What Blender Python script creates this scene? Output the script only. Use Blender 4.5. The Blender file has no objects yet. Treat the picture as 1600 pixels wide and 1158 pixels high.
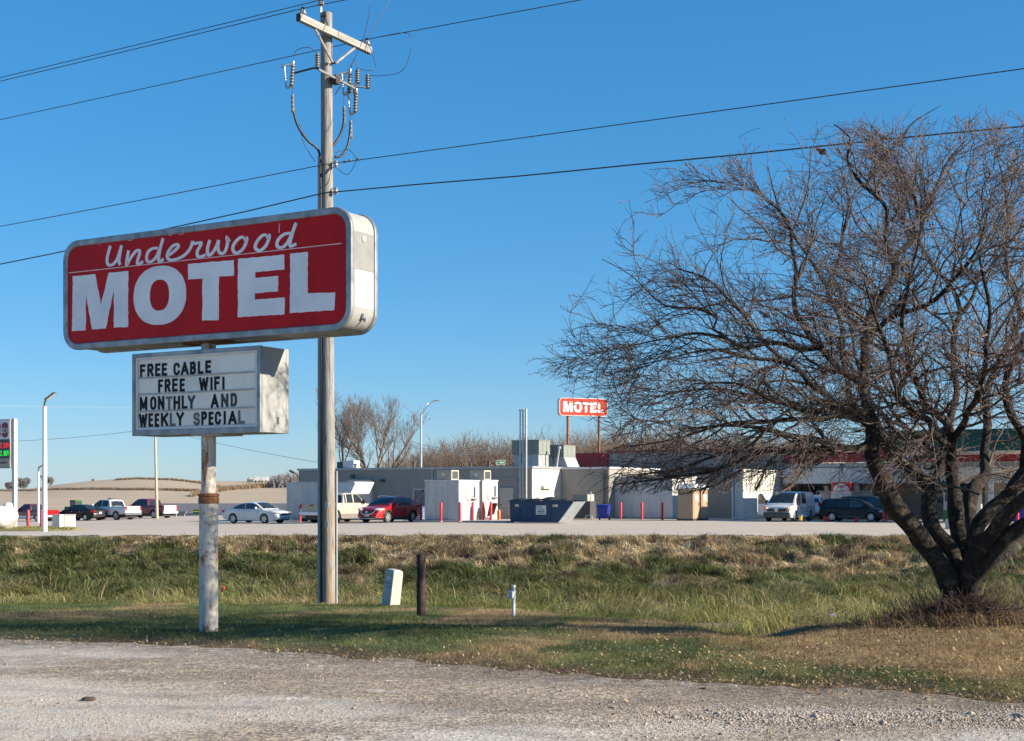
import bpy, bmesh, math, random
import numpy as np
from mathutils import Vector, Matrix, Quaternion
from mathutils.geometry import tessellate_polygon

# ------------------------------------------------------------------ camera, world, sun, exposure
S = bpy.context.scene
C = S.collection
F = 2150.0            # focal length in photo pixels (1600 px wide)
EYE = 1.75            # eye height above the gravel
HOR = 770.0           # horizon row in the photo
ANG = math.radians(-30)   # everything on the site is laid out on one street grid
SUN_AZ = math.radians(-17)  # direction to the sun, from +X
SUN_EL = math.radians(22)

cam_d = bpy.data.cameras.new("camera")
cam_d.sensor_width = 36.0
cam_d.lens = 36.0 * F / 1600.0
cam_d.shift_y = (HOR - 579.0) / 1600.0
cam_d.clip_start = 0.1
cam_d.clip_end = 20000
cam = bpy.data.objects.new("camera", cam_d)
cam.location = (0, 0, EYE)
cam.rotation_euler = (math.radians(90), 0, 0)
C.objects.link(cam)
S.camera = cam

W = bpy.data.worlds.new("World")
S.world = W
W.use_nodes = True
wn = W.node_tree
wn.nodes.clear()
sky = wn.nodes.new("ShaderNodeTexSky")
sky.sky_type = 'NISHITA'
sky.sun_disc = False
sky.sun_elevation = SUN_EL
sky.sun_rotation = math.atan2(math.cos(SUN_AZ), math.sin(SUN_AZ))
sky.altitude = 400
sky.air_density = 1.0
sky.dust_density = 0.3
sky.ozone_density = 9.5
bg = wn.nodes.new("ShaderNodeBackground")
bg.inputs["Strength"].default_value = 0.142
wo = wn.nodes.new("ShaderNodeOutputWorld")
gam = wn.nodes.new("ShaderNodeGamma"); gam.inputs["Gamma"].default_value = 0.60
hsv = wn.nodes.new("ShaderNodeHueSaturation"); hsv.inputs["Saturation"].default_value = 1.3
wn.links.new(sky.outputs[0], gam.inputs[0])
wn.links.new(gam.outputs[0], hsv.inputs["Color"])
wn.links.new(hsv.outputs[0], bg.inputs[0])
wn.links.new(bg.outputs[0], wo.inputs[0])

sun_d = bpy.data.lights.new("sun", 'SUN')
sun_d.energy = 5.0
sun_d.angle = math.radians(0.5)
sun_d.color = (1.0, 0.885, 0.72)
sun = bpy.data.objects.new("sun", sun_d)
SDIR = Vector((math.cos(SUN_AZ) * math.cos(SUN_EL), math.sin(SUN_AZ) * math.cos(SUN_EL), math.sin(SUN_EL)))
sun.rotation_euler = (-SDIR).to_track_quat('-Z', 'Y').to_euler()
sun.location = SDIR * 200
C.objects.link(sun)

S.view_settings.view_transform = 'Standard'
S.view_settings.look = 'None'
S.view_settings.exposure = 1.1
S.view_settings.gamma = 1.0
S.view_settings.use_curve_mapping = False
S.cycles.max_bounces = 6
S.cycles.diffuse_bounces = 3
S.cycles.transparent_max_bounces = 8

# ------------------------------------------------------------------ helpers
random.seed(11)
R = np.random.default_rng(5)
UX, UY = math.cos(ANG), math.sin(ANG)      # along the fronts (to the right and nearer)
VX, VY = -math.sin(ANG), math.cos(ANG)     # away from the camera


def P(px, py, d):
    return Vector(((px - 800) / F * d, d, EYE - (py - HOR) / F * d))


def XY(px, d):
    return ((px - 800) / F * d, d)


def ss(a, b, x):
    t = np.clip((np.asarray(x, float) - a) / (b - a), 0, 1)
    return t * t * (3 - 2 * t)


def vnoise(x, y, seed=0):
    x = np.asarray(x, float); y = np.asarray(y, float)
    xi = np.floor(x).astype(np.int64); yi = np.floor(y).astype(np.int64)
    xf = x - xi; yf = y - yi
    xf = xf * xf * (3 - 2 * xf); yf = yf * yf * (3 - 2 * yf)

    def h(a, b):
        n = (a * 374761393 + b * 668265263 + seed * 974711) & 0x7fffffff
        n = ((n ^ (n >> 13)) * 1274126177) & 0x7fffffff
        return ((n ^ (n >> 16)) & 0xffff) / 65535.0
    return (h(xi, yi) * (1 - xf) + h(xi + 1, yi) * xf) * (1 - yf) + (h(xi, yi + 1) * (1 - xf) + h(xi + 1, yi + 1) * xf) * yf


def fbm(x, y, seed=0, oct=4):
    s = 0; a = .5; t = 0
    for i in range(oct):
        s = s + a * vnoise(x * 2 ** i, y * 2 ** i, seed + i * 17); t += a; a *= .5
    return s / t


# ---- materials
MATS = {}


def newmat(name):
    m = bpy.data.materials.new(name)
    m.use_nodes = True
    nt = m.node_tree
    nt.nodes.clear()
    out = nt.nodes.new("ShaderNodeOutputMaterial")
    b = nt.nodes.new("ShaderNodeBsdfPrincipled")
    nt.links.new(b.outputs[0], out.inputs[0])
    MATS[name] = m
    return m, nt, b


def mp(nt, scale=(1, 1, 1), coord="Object"):
    tc = nt.nodes.new("ShaderNodeTexCoord")
    m = nt.nodes.new("ShaderNodeMapping")
    m.inputs["Scale"].default_value = scale
    nt.links.new(tc.outputs[coord], m.inputs[0])
    return m.outputs[0]


def noise(nt, vec, scale, detail=4, rough=.6, dist=0):
    n = nt.nodes.new("ShaderNodeTexNoise")
    n.inputs["Scale"].default_value = scale
    n.inputs["Detail"].default_value = detail
    n.inputs["Roughness"].default_value = rough
    n.inputs["Distortion"].default_value = dist
    nt.links.new(vec, n.inputs["Vector"])
    return n.outputs["Fac"]


def ramp(nt, fac, stops):
    r = nt.nodes.new("ShaderNodeValToRGB")
    e = r.color_ramp.elements
    while len(e) < len(stops):
        e.new(0.5)
    for i, (p, c) in enumerate(stops):
        e[i].position = p
        e[i].color = tuple(c) + (1,) if len(c) == 3 else c
    nt.links.new(fac, r.inputs[0])
    return r.outputs[0]


def mixc(nt, fac, a, b, blend='MIX'):
    m = nt.nodes.new("ShaderNodeMix")
    m.data_type = 'RGBA'
    m.blend_type = blend
    for sock, v in ((m.inputs[0], fac), (m.inputs[6], a), (m.inputs[7], b)):
        if isinstance(v, (int, float)):
            sock.default_value = v
        elif isinstance(v, tuple):
            sock.default_value = v + (1,) if len(v) == 3 else v
        else:
            nt.links.new(v, sock)
    return m.outputs[2]


def bumpn(nt, b, h, strength=.3, dist=.02, prev=None):
    bp = nt.nodes.new("ShaderNodeBump")
    bp.inputs["Strength"].default_value = strength
    bp.inputs["Distance"].default_value = dist
    nt.links.new(h, bp.inputs["Height"])
    if prev is not None:
        nt.links.new(prev, bp.inputs["Normal"])
    nt.links.new(bp.outputs[0], b.inputs["Normal"])
    return bp.outputs[0]


def pm(name, c1, c2=None, scale=4, rough=.6, metal=0, bump=0, bscale=30, coat=0, stretch=(1, 1, 1), lo=.35, hi=.65, bdist=.01, spec=None):
    m, nt, b = newmat(name)
    b.inputs["Roughness"].default_value = rough
    b.inputs["Metallic"].default_value = metal
    b.inputs["Coat Weight"].default_value = coat
    b.inputs["Coat Roughness"].default_value = .06
    if spec is not None:
        b.inputs["Specular IOR Level"].default_value = spec
    if c2 is None:
        c2 = tuple(x * .82 for x in c1)
    v = mp(nt, stretch)
    f = noise(nt, v, scale, 5, .6)
    nt.links.new(ramp(nt, f, [(lo, c1), (hi, c2)]), b.inputs["Base Color"])
    if bump:
        bumpn(nt, b, noise(nt, v, bscale, 4, .6), bump, bdist)
    return m


def emat(name, col, strength):
    m, nt, b = newmat(name)
    b.inputs["Base Color"].default_value = col + (1,)
    b.inputs["Emission Color"].default_value = col + (1,)
    b.inputs["Emission Strength"].default_value = strength
    return m


M = MATS
# metals, paints, plastics
pm('galvanised', (.46, .48, .50), (.36, .38, .40), 6, .42, .7)
pm('sign_aluminium', (.36, .375, .385), (.17, .185, .195), 3.5, .45, .5, .15, 14)
pm('sign_end_paint', (.345, .345, .33), (.25, .25, .24), 2.2, .5, 0, .08, 10, stretch=(1, 1, .4))
pm('patch_white', (.46, .46, .44), (.36, .36, .345), 3, .5)
pm('cooler_white', (.52, .51, .48), (.42, .41, .385), 2.2, .5, 0, .08, 10, stretch=(1, 1, .3))
pm('sign_end_old', (.23, .23, .22), (.18, .18, .175), 5, .55)
pm('white_paint', (.64, .635, .61), (.56, .55, .53), 3, .45)
pm('white_gloss', (.66, .655, .64), (.60, .595, .58), 2, .3)
pm('cream', (.66, .60, .44), (.58, .52, .38), 5, .5)
pm('grey_paint', (.42, .43, .44), (.34, .35, .36), 3, .5)
pm('dark_grey', (.07, .07, .075), (.05, .05, .05), 8, .5)
pm('black_rubber', (.018, .018, .018), (.03, .03, .03), 12, .75)
pm('black_plastic', (.02, .02, .022), (.03, .03, .03), 8, .45)
pm('bollard_red', (.62, .025, .03), (.48, .03, .03), 6, .45)
pm('sign_red', (.52, .010, .014), (.36, .009, .012), 2.2, .42, spec=.14, stretch=(1.6, 1, .35), lo=.3, hi=.75)
pm('far_sign_red', (.58, .045, .022), (.5, .04, .02), 2, .5, spec=.2)
pm('fascia_red', (.36, .012, .02), (.30, .012, .02), 2, .45)
pm('letter_white', (.80, .80, .80), (.66, .67, .69), 1.6, .5, spec=.2)
pm('stripe_pink', (.75, .55, .55), (.62, .4, .4), 9, .5)
pm('letter_black', (.010, .010, .011), (.015, .015, .016), 5, .5, spec=.15)
pm('letter_faded', (.085, .082, .08), (.14, .135, .13), 9, .5)
pm('letter_worn', (.022, .022, .022), (.04, .039, .037), 9, .5)
pm('board_face', (.82, .78, .70), (.70, .67, .60), 2.5, .5, spec=.2, stretch=(1, 1, .6))
pm('board_rail', (.44, .43, .40), (.30, .29, .27), 6, .5)
pm('porcelain', (.36, .35, .34), (.3, .29, .28), 5, .3)
pm('insulator_grey', (.17, .175, .18), (.13, .13, .135), 5, .4)
pm('conduit', (.30, .32, .34), (.24, .26, .28), 3, .5, 0)
pm('cable_black', (.015, .015, .017), (.02, .02, .02), 5, .5)
pm('wire_dark', (.05, .05, .055), (.04, .04, .045), 5, .5)
pm('wire_pale', (.42, .38, .35), (.36, .33, .3), 5, .5)
pm('hvac_green', (.20, .22, .19), (.17, .19, .165), 3, .55)
pm('hvac_curb', (.40, .41, .42), (.30, .31, .32), 3, .5, .4)
pm('tan_metal', (.42, .36, .28), (.36, .31, .24), 4, .55)
pm('tan_plastic', (.40, .27, .17), (.36, .245, .155), 4, .5, bump=.15, bscale=30)
pm('white_roof', (.75, .75, .74), (.65, .65, .64), 4, .4)
pm('dumpster_blue', (.012, .045, .105), (.018, .048, .09), 3, .6, bump=.1, bscale=8)
pm('bin_blue', (.012, .03, .30), (.012, .025, .25), 3, .4)
pm('blue_plastic', (.02, .04, .30), (.015, .03, .25), 3, .5)
pm('sunlit_end_tone', (.38, .42, .46), (.28, .31, .34), 3, .5, .3)  # slanted dumpster end only: sunlight put into its pale colour
pm('rust_brown', (.055, .035, .028), (.03, .02, .018), 7, .8, bump=.3, bscale=40)
pm('rust', (.28, .11, .04), (.12, .05, .025), 8, .85, bump=.5, bscale=50)
pm('concrete', (.42, .40, .36), (.34, .32, .29), 3, .85, bump=.2, bscale=40)
pm('marker_white', (.62, .64, .64), (.5, .52, .52), 8, .45)
pm('pedestal', (.42, .43, .39), (.34, .35, .315), 4, .55, bump=.05)
pm('flag_orange', (.85, .13, .02), (.8, .1, .02), 4, .6)
pm('highway_green', (.01, .16, .08), (.01, .14, .07), 3, .5)
pm('canopy_green', (.01, .07, .055), (.01, .06, .05), 3, .5, spec=.2)
pm('tan_wall', (.50, .44, .37), (.45, .40, .34), 1.2, .8, bump=.1, bscale=60)
pm('store_white', (.62, .60, .57), (.56, .54, .51), 1.5, .6)
pm('dark_door', (.14, .155, .18), (.12, .13, .15), 3, .5)
pm('bag_blue', (.05, .11, .38), (.45, .47, .52), 5, .4)
pm('tarp_black', (.012, .012, .014), (.03, .03, .03), 6, .7, bump=.3, bscale=12)
pm('orange_paint', (.7, .2, .04), (.55, .16, .04), 8, .5)
pm('yellow_plastic', (.75, .5, .06), (.65, .42, .05), 5, .5)
pm('maroon', (.20, .02, .035), (.18, .02, .03), 3, .4)
pm('litter_white', (.75, .74, .72), (.66, .65, .63), 6, .6)
pm('litter_purple', (.25, .2, .55), (.3, .3, .6), 6, .6)
pm('tractor_green', (.02, .12, .03), (.02, .1, .03), 4, .45)
pm('bird_brown', (.12, .075, .045), (.09, .06, .04), 20, .8)
pm('bird_rust', (.40, .13, .04), (.35, .11, .04), 20, .8)
pm('bird_blue', (.10, .14, .26), (.16, .2, .32), 20, .8)
pm('brand_panel', (.72, .68, .76), (.66, .62, .70), 3, .4)
pm('sticker_white', (.66, .66, .64), (.6, .6, .58), 6, .5)
pm('sticker_yellow', (.7, .45, .05), (.7, .5, .1), 6, .5)
pm('text_dark', (.03, .03, .035), (.05, .05, .05), 6, .5)
pm('chrome', (.6, .6, .62), (.55, .55, .57), 3, .15, .95)
pm('rim_alloy', (.50, .51, .53), (.45, .46, .48), 3, .3, .6)
pm('lamp_clear', (.62, .62, .60), (.5, .5, .5), 12, .12, .3)
pm('lamp_amber', (.75, .42, .2), (.7, .4, .2), 12, .15)
pm('lamp_red', (.42, .012, .015), (.35, .01, .01), 12, .15)
pm('plate_white', (.6, .6, .6), (.5, .5, .52), 12, .4)
pm('glass_dark', (.012, .016, .02), (.03, .034, .036), 5, .06, 0, spec=.6)
pm('glass_tint', (.035, .05, .055), (.05, .065, .07), 2, .04, 0, spec=.8)
emat('led_red', (1.0, .02, .02), .55)
emat('led_green', (.02, 1.0, .06), .5)


def paint(name, c, metal=.35):
    pm(name, c, tuple(x * .94 for x in c), 2, .32, metal, coat=.8)


paint('paint_white', (.62, .615, .60), .0)
paint('paint_pearl', (.66, .67, .68), .1)
paint('paint_maroon', (.16, .022, .035))
paint('paint_red', (.46, .008, .014))
pm('paint_black', (.009, .009, .010), (.012, .012, .013), 2, .4, 0, coat=.08, spec=.3)
paint('paint_dark', (.045, .042, .045))
paint('paint_silver', (.50, .53, .57), .4)
paint('paint_tan', (.60, .52, .41), .25)
paint('paint_darkgreen', (.03, .045, .04))
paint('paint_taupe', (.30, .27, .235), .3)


def mk_special():
    # weathered wood
    m, nt, b = newmat('pole_wood')
    v = mp(nt, (1, 1, .06))
    f = noise(nt, v, 34, 7, .72)
    base = ramp(nt, f, [(.34, (.07, .062, .054)), (.46, (.21, .20, .185)), (.68, (.33, .32, .305))])
    ck = noise(nt, mp(nt, (1, 1, .018)), 42, 3, .5, .3)
    base = mixc(nt, ramp(nt, ck, [(.60, (0, 0, 0)), (.67, (.9, .9, .9))]), base, (.05, .042, .034))
    v2 = mp(nt, (1, 1, .35))
    f2 = noise(nt, v2, 3.2, 4, .6, 1.2)
    tc = nt.nodes.new("ShaderNodeTexCoord"); sp = nt.nodes.new("ShaderNodeSeparateXYZ")
    nt.links.new(tc.outputs["Object"], sp.inputs[0])
    mr = nt.nodes.new("ShaderNodeMapRange")
    mr.inputs["From Min"].default_value = 0.2; mr.inputs["From Max"].default_value = 3.4
    mr.inputs["To Min"].default_value = .75; mr.inputs["To Max"].default_value = 0
    nt.links.new(sp.outputs[2], mr.inputs["Value"])
    mm = nt.nodes.new("ShaderNodeMath"); mm.operation = 'MULTIPLY'
    nt.links.new(mr.outputs[0], mm.inputs[0]); nt.links.new(ramp(nt, f2, [(.42, (0, 0, 0)), (.6, (1, 1, 1))]), mm.inputs[1])
    col = mixc(nt, mm.outputs[0], base, (.34, .17, .055))
    nt.links.new(col, b.inputs["Base Color"])
    b.inputs["Roughness"].default_value = .85
    bumpn(nt, b, f, .6, .01)
    pm('arm_wood', (.34, .33, .31), (.22, .21, .195), 16, .85, stretch=(.1, .1, 1), bump=.3, bscale=30)
    pm('arm_end', (.07, .055, .045), (.04, .035, .03), 20, .9)
    # rust-stained white steel pole
    m, nt, b = newmat('rusty_pole')
    v = mp(nt, (1, 1, .45))
    f1 = noise(nt, v, 5.5, 7, .72, .6)
    f2 = noise(nt, mp(nt, (1, 1, .18)), 17, 6, .7)
    white = ramp(nt, noise(nt, v, 9, 4), [(.35, (.62, .575, .51)), (.7, (.46, .41, .35))])
    r1 = ramp(nt, f1, [(.535, (0, 0, 0)), (.60, (1, 1, 1))])
    r2 = ramp(nt, f2, [(.55, (0, 0, 0)), (.66, (.75, .75, .75))])
    rust = ramp(nt, noise(nt, v, 22, 5), [(.3, (.11, .045, .02)), (.6, (.36, .15, .05)), (.8, (.48, .25, .1))])
    c = mixc(nt, r2, mixc(nt, r1, white, rust), (.30, .14, .06))
    nt.links.new(c, b.inputs["Base Color"])
    b.inputs["Roughness"].default_value = .6
    bumpn(nt, b, f1, .25, .01)
    # painted block wall
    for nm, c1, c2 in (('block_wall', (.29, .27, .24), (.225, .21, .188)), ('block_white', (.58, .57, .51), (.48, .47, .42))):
        m, nt, b = newmat(nm)
        tc = nt.nodes.new("ShaderNodeTexCoord")
        sp = nt.nodes.new("ShaderNodeSeparateXYZ"); cb = nt.nodes.new("ShaderNodeCombineXYZ")
        nt.links.new(tc.outputs["Object"], sp.inputs[0])
        ad = nt.nodes.new("ShaderNodeMath"); ad.operation = 'ADD'
        nt.links.new(sp.outputs[0], ad.inputs[0]); nt.links.new(sp.outputs[1], ad.inputs[1])
        nt.links.new(ad.outputs[0], cb.inputs[0]); nt.links.new(sp.outputs[2], cb.inputs[1])
        br = nt.nodes.new("ShaderNodeTexBrick")
        br.inputs["Scale"].default_value = 1
        br.inputs["Brick Width"].default_value = .4; br.inputs["Row Height"].default_value = .2
        br.inputs["Mortar Size"].default_value = .012; br.inputs["Mortar Smooth"].default_value = .4
        br.inputs["Color1"].default_value = c1 + (1,); br.inputs["Color2"].default_value = tuple(x * .95 for x in c1) + (1,)
        br.inputs["Mortar"].default_value = tuple(x * .82 for x in c1) + (1,)
        nt.links.new(cb.outputs[0], br.inputs["Vector"])
        st = noise(nt, mp(nt, (1, 1, .3)), 1.1, 5, .65)
        c = mixc(nt, ramp(nt, st, [(.42, (0, 0, 0)), (.75, (.8, .8, .8))]), br.outputs[0], c2)
        nt.links.new(c, b.inputs["Base Color"])
        b.inputs["Roughness"].default_value = .75
        inv = nt.nodes.new("ShaderNodeMath"); inv.operation = 'SUBTRACT'; inv.inputs[0].default_value = 1
        nt.links.new(br.outputs["Fac"], inv.inputs[1])
        bumpn(nt, b, inv.outputs[0], .5, .01)
    # ribbed cold-store panel
    m, nt, b = newmat('panel_ribbed')
    tc = nt.nodes.new("ShaderNodeTexCoord")
    sp = nt.nodes.new("ShaderNodeSeparateXYZ"); cb = nt.nodes.new("ShaderNodeCombineXYZ")
    nt.links.new(tc.outputs["Object"], sp.inputs[0])
    ad = nt.nodes.new("ShaderNodeMath"); ad.operation = 'ADD'
    nt.links.new(sp.outputs[0], ad.inputs[0]); nt.links.new(sp.outputs[1], ad.inputs[1])
    nt.links.new(ad.outputs[0], cb.inputs[0])
    wv = nt.nodes.new("ShaderNodeTexWave"); wv.bands_direction = 'X'; wv.wave_profile = 'SIN'
    wv.inputs["Scale"].default_value = 1.6
    wv.inputs["Distortion"].default_value = .3
    nt.links.new(cb.outputs[0], wv.inputs["Vector"])
    st = noise(nt, mp(nt, (1.2, 1.2, .12)), 2.5, 5, .65)
    nt.links.new(ramp(nt, st, [(.35, (.60, .585, .54)), (.7, (.48, .465, .42))]), b.inputs["Base Color"])
    b.inputs["Roughness"].default_value = .5
    bumpn(nt, b, wv.outputs["Fac"], .5, .02)
    # bark
    m, nt, b = newmat('bark')
    v = mp(nt, (1, 1, .5))
    f = noise(nt, v, 11, 8, .8, 1.2)
    g = noise(nt, mp(nt), 7, 6, .7)
    c = ramp(nt, f, [(.38, (.008, .006, .005)), (.52, (.028, .021, .016)), (.68, (.075, .056, .04))])
    c = mixc(nt, ramp(nt, g, [(.52, (0, 0, 0)), (.64, (.6, .6, .6))]), c, (.20, .165, .115))  # pale lichen patches, also painting in sunlit spots on the bark
    nt.links.new(c, b.inputs["Base Color"])
    b.inputs["Roughness"].default_value = .9
    bumpn(nt, b, f, 1.0, .07)
    pm('twig', (.070, .046, .040), (.13, .095, .082), 2.5, .7)
    pm('branch', (.055, .042, .034), (.12, .098, .08), 7, .85, bump=.5, bscale=40)
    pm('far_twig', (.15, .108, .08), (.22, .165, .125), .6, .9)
    pm('hazy_twig', (.22, .20, .20), (.27, .25, .25), .1, .9)  # distance haze mixed into the twig colour
    pm('fruit_red', (.20, .035, .03), (.12, .03, .03), 9, .5)
    pm('shoot', (.04, .023, .018), (.11, .068, .05), 6, .8)
    # asphalt / concrete lot
    m, nt, b = newmat('lot_concrete')
    v = mp(nt)
    n1 = noise(nt, mp(nt, (.25, 1, 1)), .35, 6, .6)
    n2 = noise(nt, v, 9, 6, .7)
    n3 = noise(nt, mp(nt, (.12, 1.4, 1)), 1.0, 5, .6)
    c = ramp(nt, n1, [(.3, (.49, .415, .33)), (.7, (.41, .345, .28))])
    c = mixc(nt, ramp(nt, n3, [(.58, (0, 0, 0)), (.66, (.55, .55, .55))]), c, (.31, .265, .22))
    c = mixc(nt, ramp(nt, n2, [(.4, (0, 0, 0)), (.7, (.4, .4, .4))]), c, (.36, .31, .26))
    # greyer strip next to the bank
    sp = nt.nodes.new("ShaderNodeSeparateXYZ"); nt.links.new(v, sp.inputs[0])
    mr = nt.nodes.new("ShaderNodeMapRange")
    mr.inputs["From Min"].default_value = 63.0; mr.inputs["From Max"].default_value = 64.2
    mr.inputs["To Min"].default_value = .8; mr.inputs["To Max"].default_value = 0
    nt.links.new(sp.outputs[1], mr.inputs["Value"])
    c = mixc(nt, mr.outputs[0], c, (.43, .40, .355))
    nt.links.new(c, b.inputs["Base Color"])
    b.inputs["Roughness"].default_value = .95
    bumpn(nt, b, n2, .2, .01)
    pm('asphalt', (.13, .125, .125), (.10, .098, .098), 1.2, .9, bump=.2, bscale=20)
    # gravel
    m, nt, b = newmat('gravel')
    v = mp(nt)
    big = noise(nt, mp(nt, (.45, 1, 1)), .55, 5, .6, .5)
    mid = noise(nt, mp(nt, (.6, 1, 1)), 2.4, 5, .65, .4)
    fine = noise(nt, v, 38, 6, .8)
    vo = nt.nodes.new("ShaderNodeTexVoronoi"); vo.inputs["Scale"].default_value = 30
    nt.links.new(v, vo.inputs["Vector"])
    c = ramp(nt, big, [(.34, (.48, .415, .33)), (.45, (.41, .33, .235)), (.60, (.33, .26, .18))])
    c = mixc(nt, ramp(nt, mid, [(.5, (0, 0, 0)), (.63, (.75, .75, .75))]), c, (.26, .22, .18))
    c = mixc(nt, ramp(nt, mid, [(.30, (.8, .8, .8)), (.40, (0, 0, 0))]), c, (.58, .55, .50))
    sepc = nt.nodes.new("ShaderNodeSeparateColor"); nt.links.new(vo.outputs["Color"], sepc.inputs[0])
    c = mixc(nt, .75, c, ramp(nt, sepc.outputs[0], [(0, (.12, .12, .12)), (.5, (.5, .5, .5)), (1, (.88, .88, .88))]), 'OVERLAY')
    c = mixc(nt, ramp(nt, fine, [(.48, (0, 0, 0)), (.62, (.85, .85, .85))]), c, (.13, .11, .09))
    at = nt.nodes.new('ShaderNodeAttribute'); at.attribute_name = 'cover'
    sd = nt.nodes.new('ShaderNodeSeparateColor'); nt.links.new(at.outputs['Color'], sd.inputs[0])
    c = mixc(nt, sd.outputs[1], c, (.55, .52, .465))
    dm = nt.nodes.new('ShaderNodeMath'); dm.operation = 'MULTIPLY'
    nt.links.new(sd.outputs[0], dm.inputs[0]); nt.links.new(ramp(nt, noise(nt, v, 6, 6, .7), [(.35, (.25, .25, .25)), (.6, (1, 1, 1))]), dm.inputs[1])
    c = mixc(nt, dm.outputs[0], c, (.105, .08, .06))
    nt.links.new(c, b.inputs["Base Color"])
    b.inputs["Roughness"].default_value = .95
    p1 = bumpn(nt, b, vo.outputs["Distance"], .5, .012)
    p2 = bumpn(nt, b, fine, .6, .012, p1)
    bumpn(nt, b, mid, .5, .05, p2)
    pm('stone', (.44, .375, .30), (.17, .14, .11), 11, .95, lo=.38, hi=.62)
    pm('dark_clod', (.10, .075, .055), (.06, .045, .035), 8, .95, bump=.5)
    # soil under grass, driven by the plant cover stored on the mesh
    for nm, tr in (('soil', 0), ('grass_blade', .3)):
        m, nt, b = newmat(nm)
        at = nt.nodes.new("ShaderNodeAttribute"); at.attribute_name = 'cover'
        if nm == 'soil':
            f = noise(nt, mp(nt), 28, 6, .75)
            c = mixc(nt, 1.0, at.outputs["Color"], ramp(nt, f, [(.3, (.5, .47, .44)), (.7, (1.15, 1.1, 1.0))]), 'MULTIPLY')
            nt.links.new(c, b.inputs["Base Color"])
            b.inputs["Roughness"].default_value = 1
            bumpn(nt, b, f, .8, .03)
        else:
            nt.links.new(at.outputs["Color"], b.inputs["Base Color"])
            b.inputs["Roughness"].default_value = .55
            b.inputs["Specular IOR Level"].default_value = .25
            tl = nt.nodes.new("ShaderNodeBsdfTranslucent"); nt.links.new(at.outputs["Color"], tl.inputs[0])
            mx = nt.nodes.new("ShaderNodeMixShader"); mx.inputs[0].default_value = tr
            nt.links.new(b.outputs[0], mx.inputs[1]); nt.links.new(tl.outputs[0], mx.inputs[2])
            o = [n for n in nt.nodes if n.type == 'OUTPUT_MATERIAL'][0]
            nt.links.new(mx.outputs[0], o.inputs[0])
    # harvested field
    m, nt, b = newmat('field')
    v = mp(nt)
    n1 = noise(nt, mp(nt, (.02, .05, .05)), 1, 6, .6)
    n2 = noise(nt, mp(nt, (.5, .12, .3)), 1.2, 5, .7)
    n3 = noise(nt, mp(nt, (.012, .10, .2)), 1.0, 5, .6, .8)
    c = ramp(nt, n1, [(.3, (.36, .275, .18)), (.7, (.43, .335, .225))])
    c = mixc(nt, ramp(nt, n2, [(.45, (0, 0, 0)), (.75, (.6, .6, .6))]), c, (.28, .21, .14))
    c = mixc(nt, ramp(nt, n3, [(.52, (0, 0, 0)), (.66, (.5, .5, .5))]), c, (.48, .39, .28))
    nt.links.new(c, b.inputs["Base Color"])
    b.inputs["Roughness"].default_value = 1


mk_special()


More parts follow.
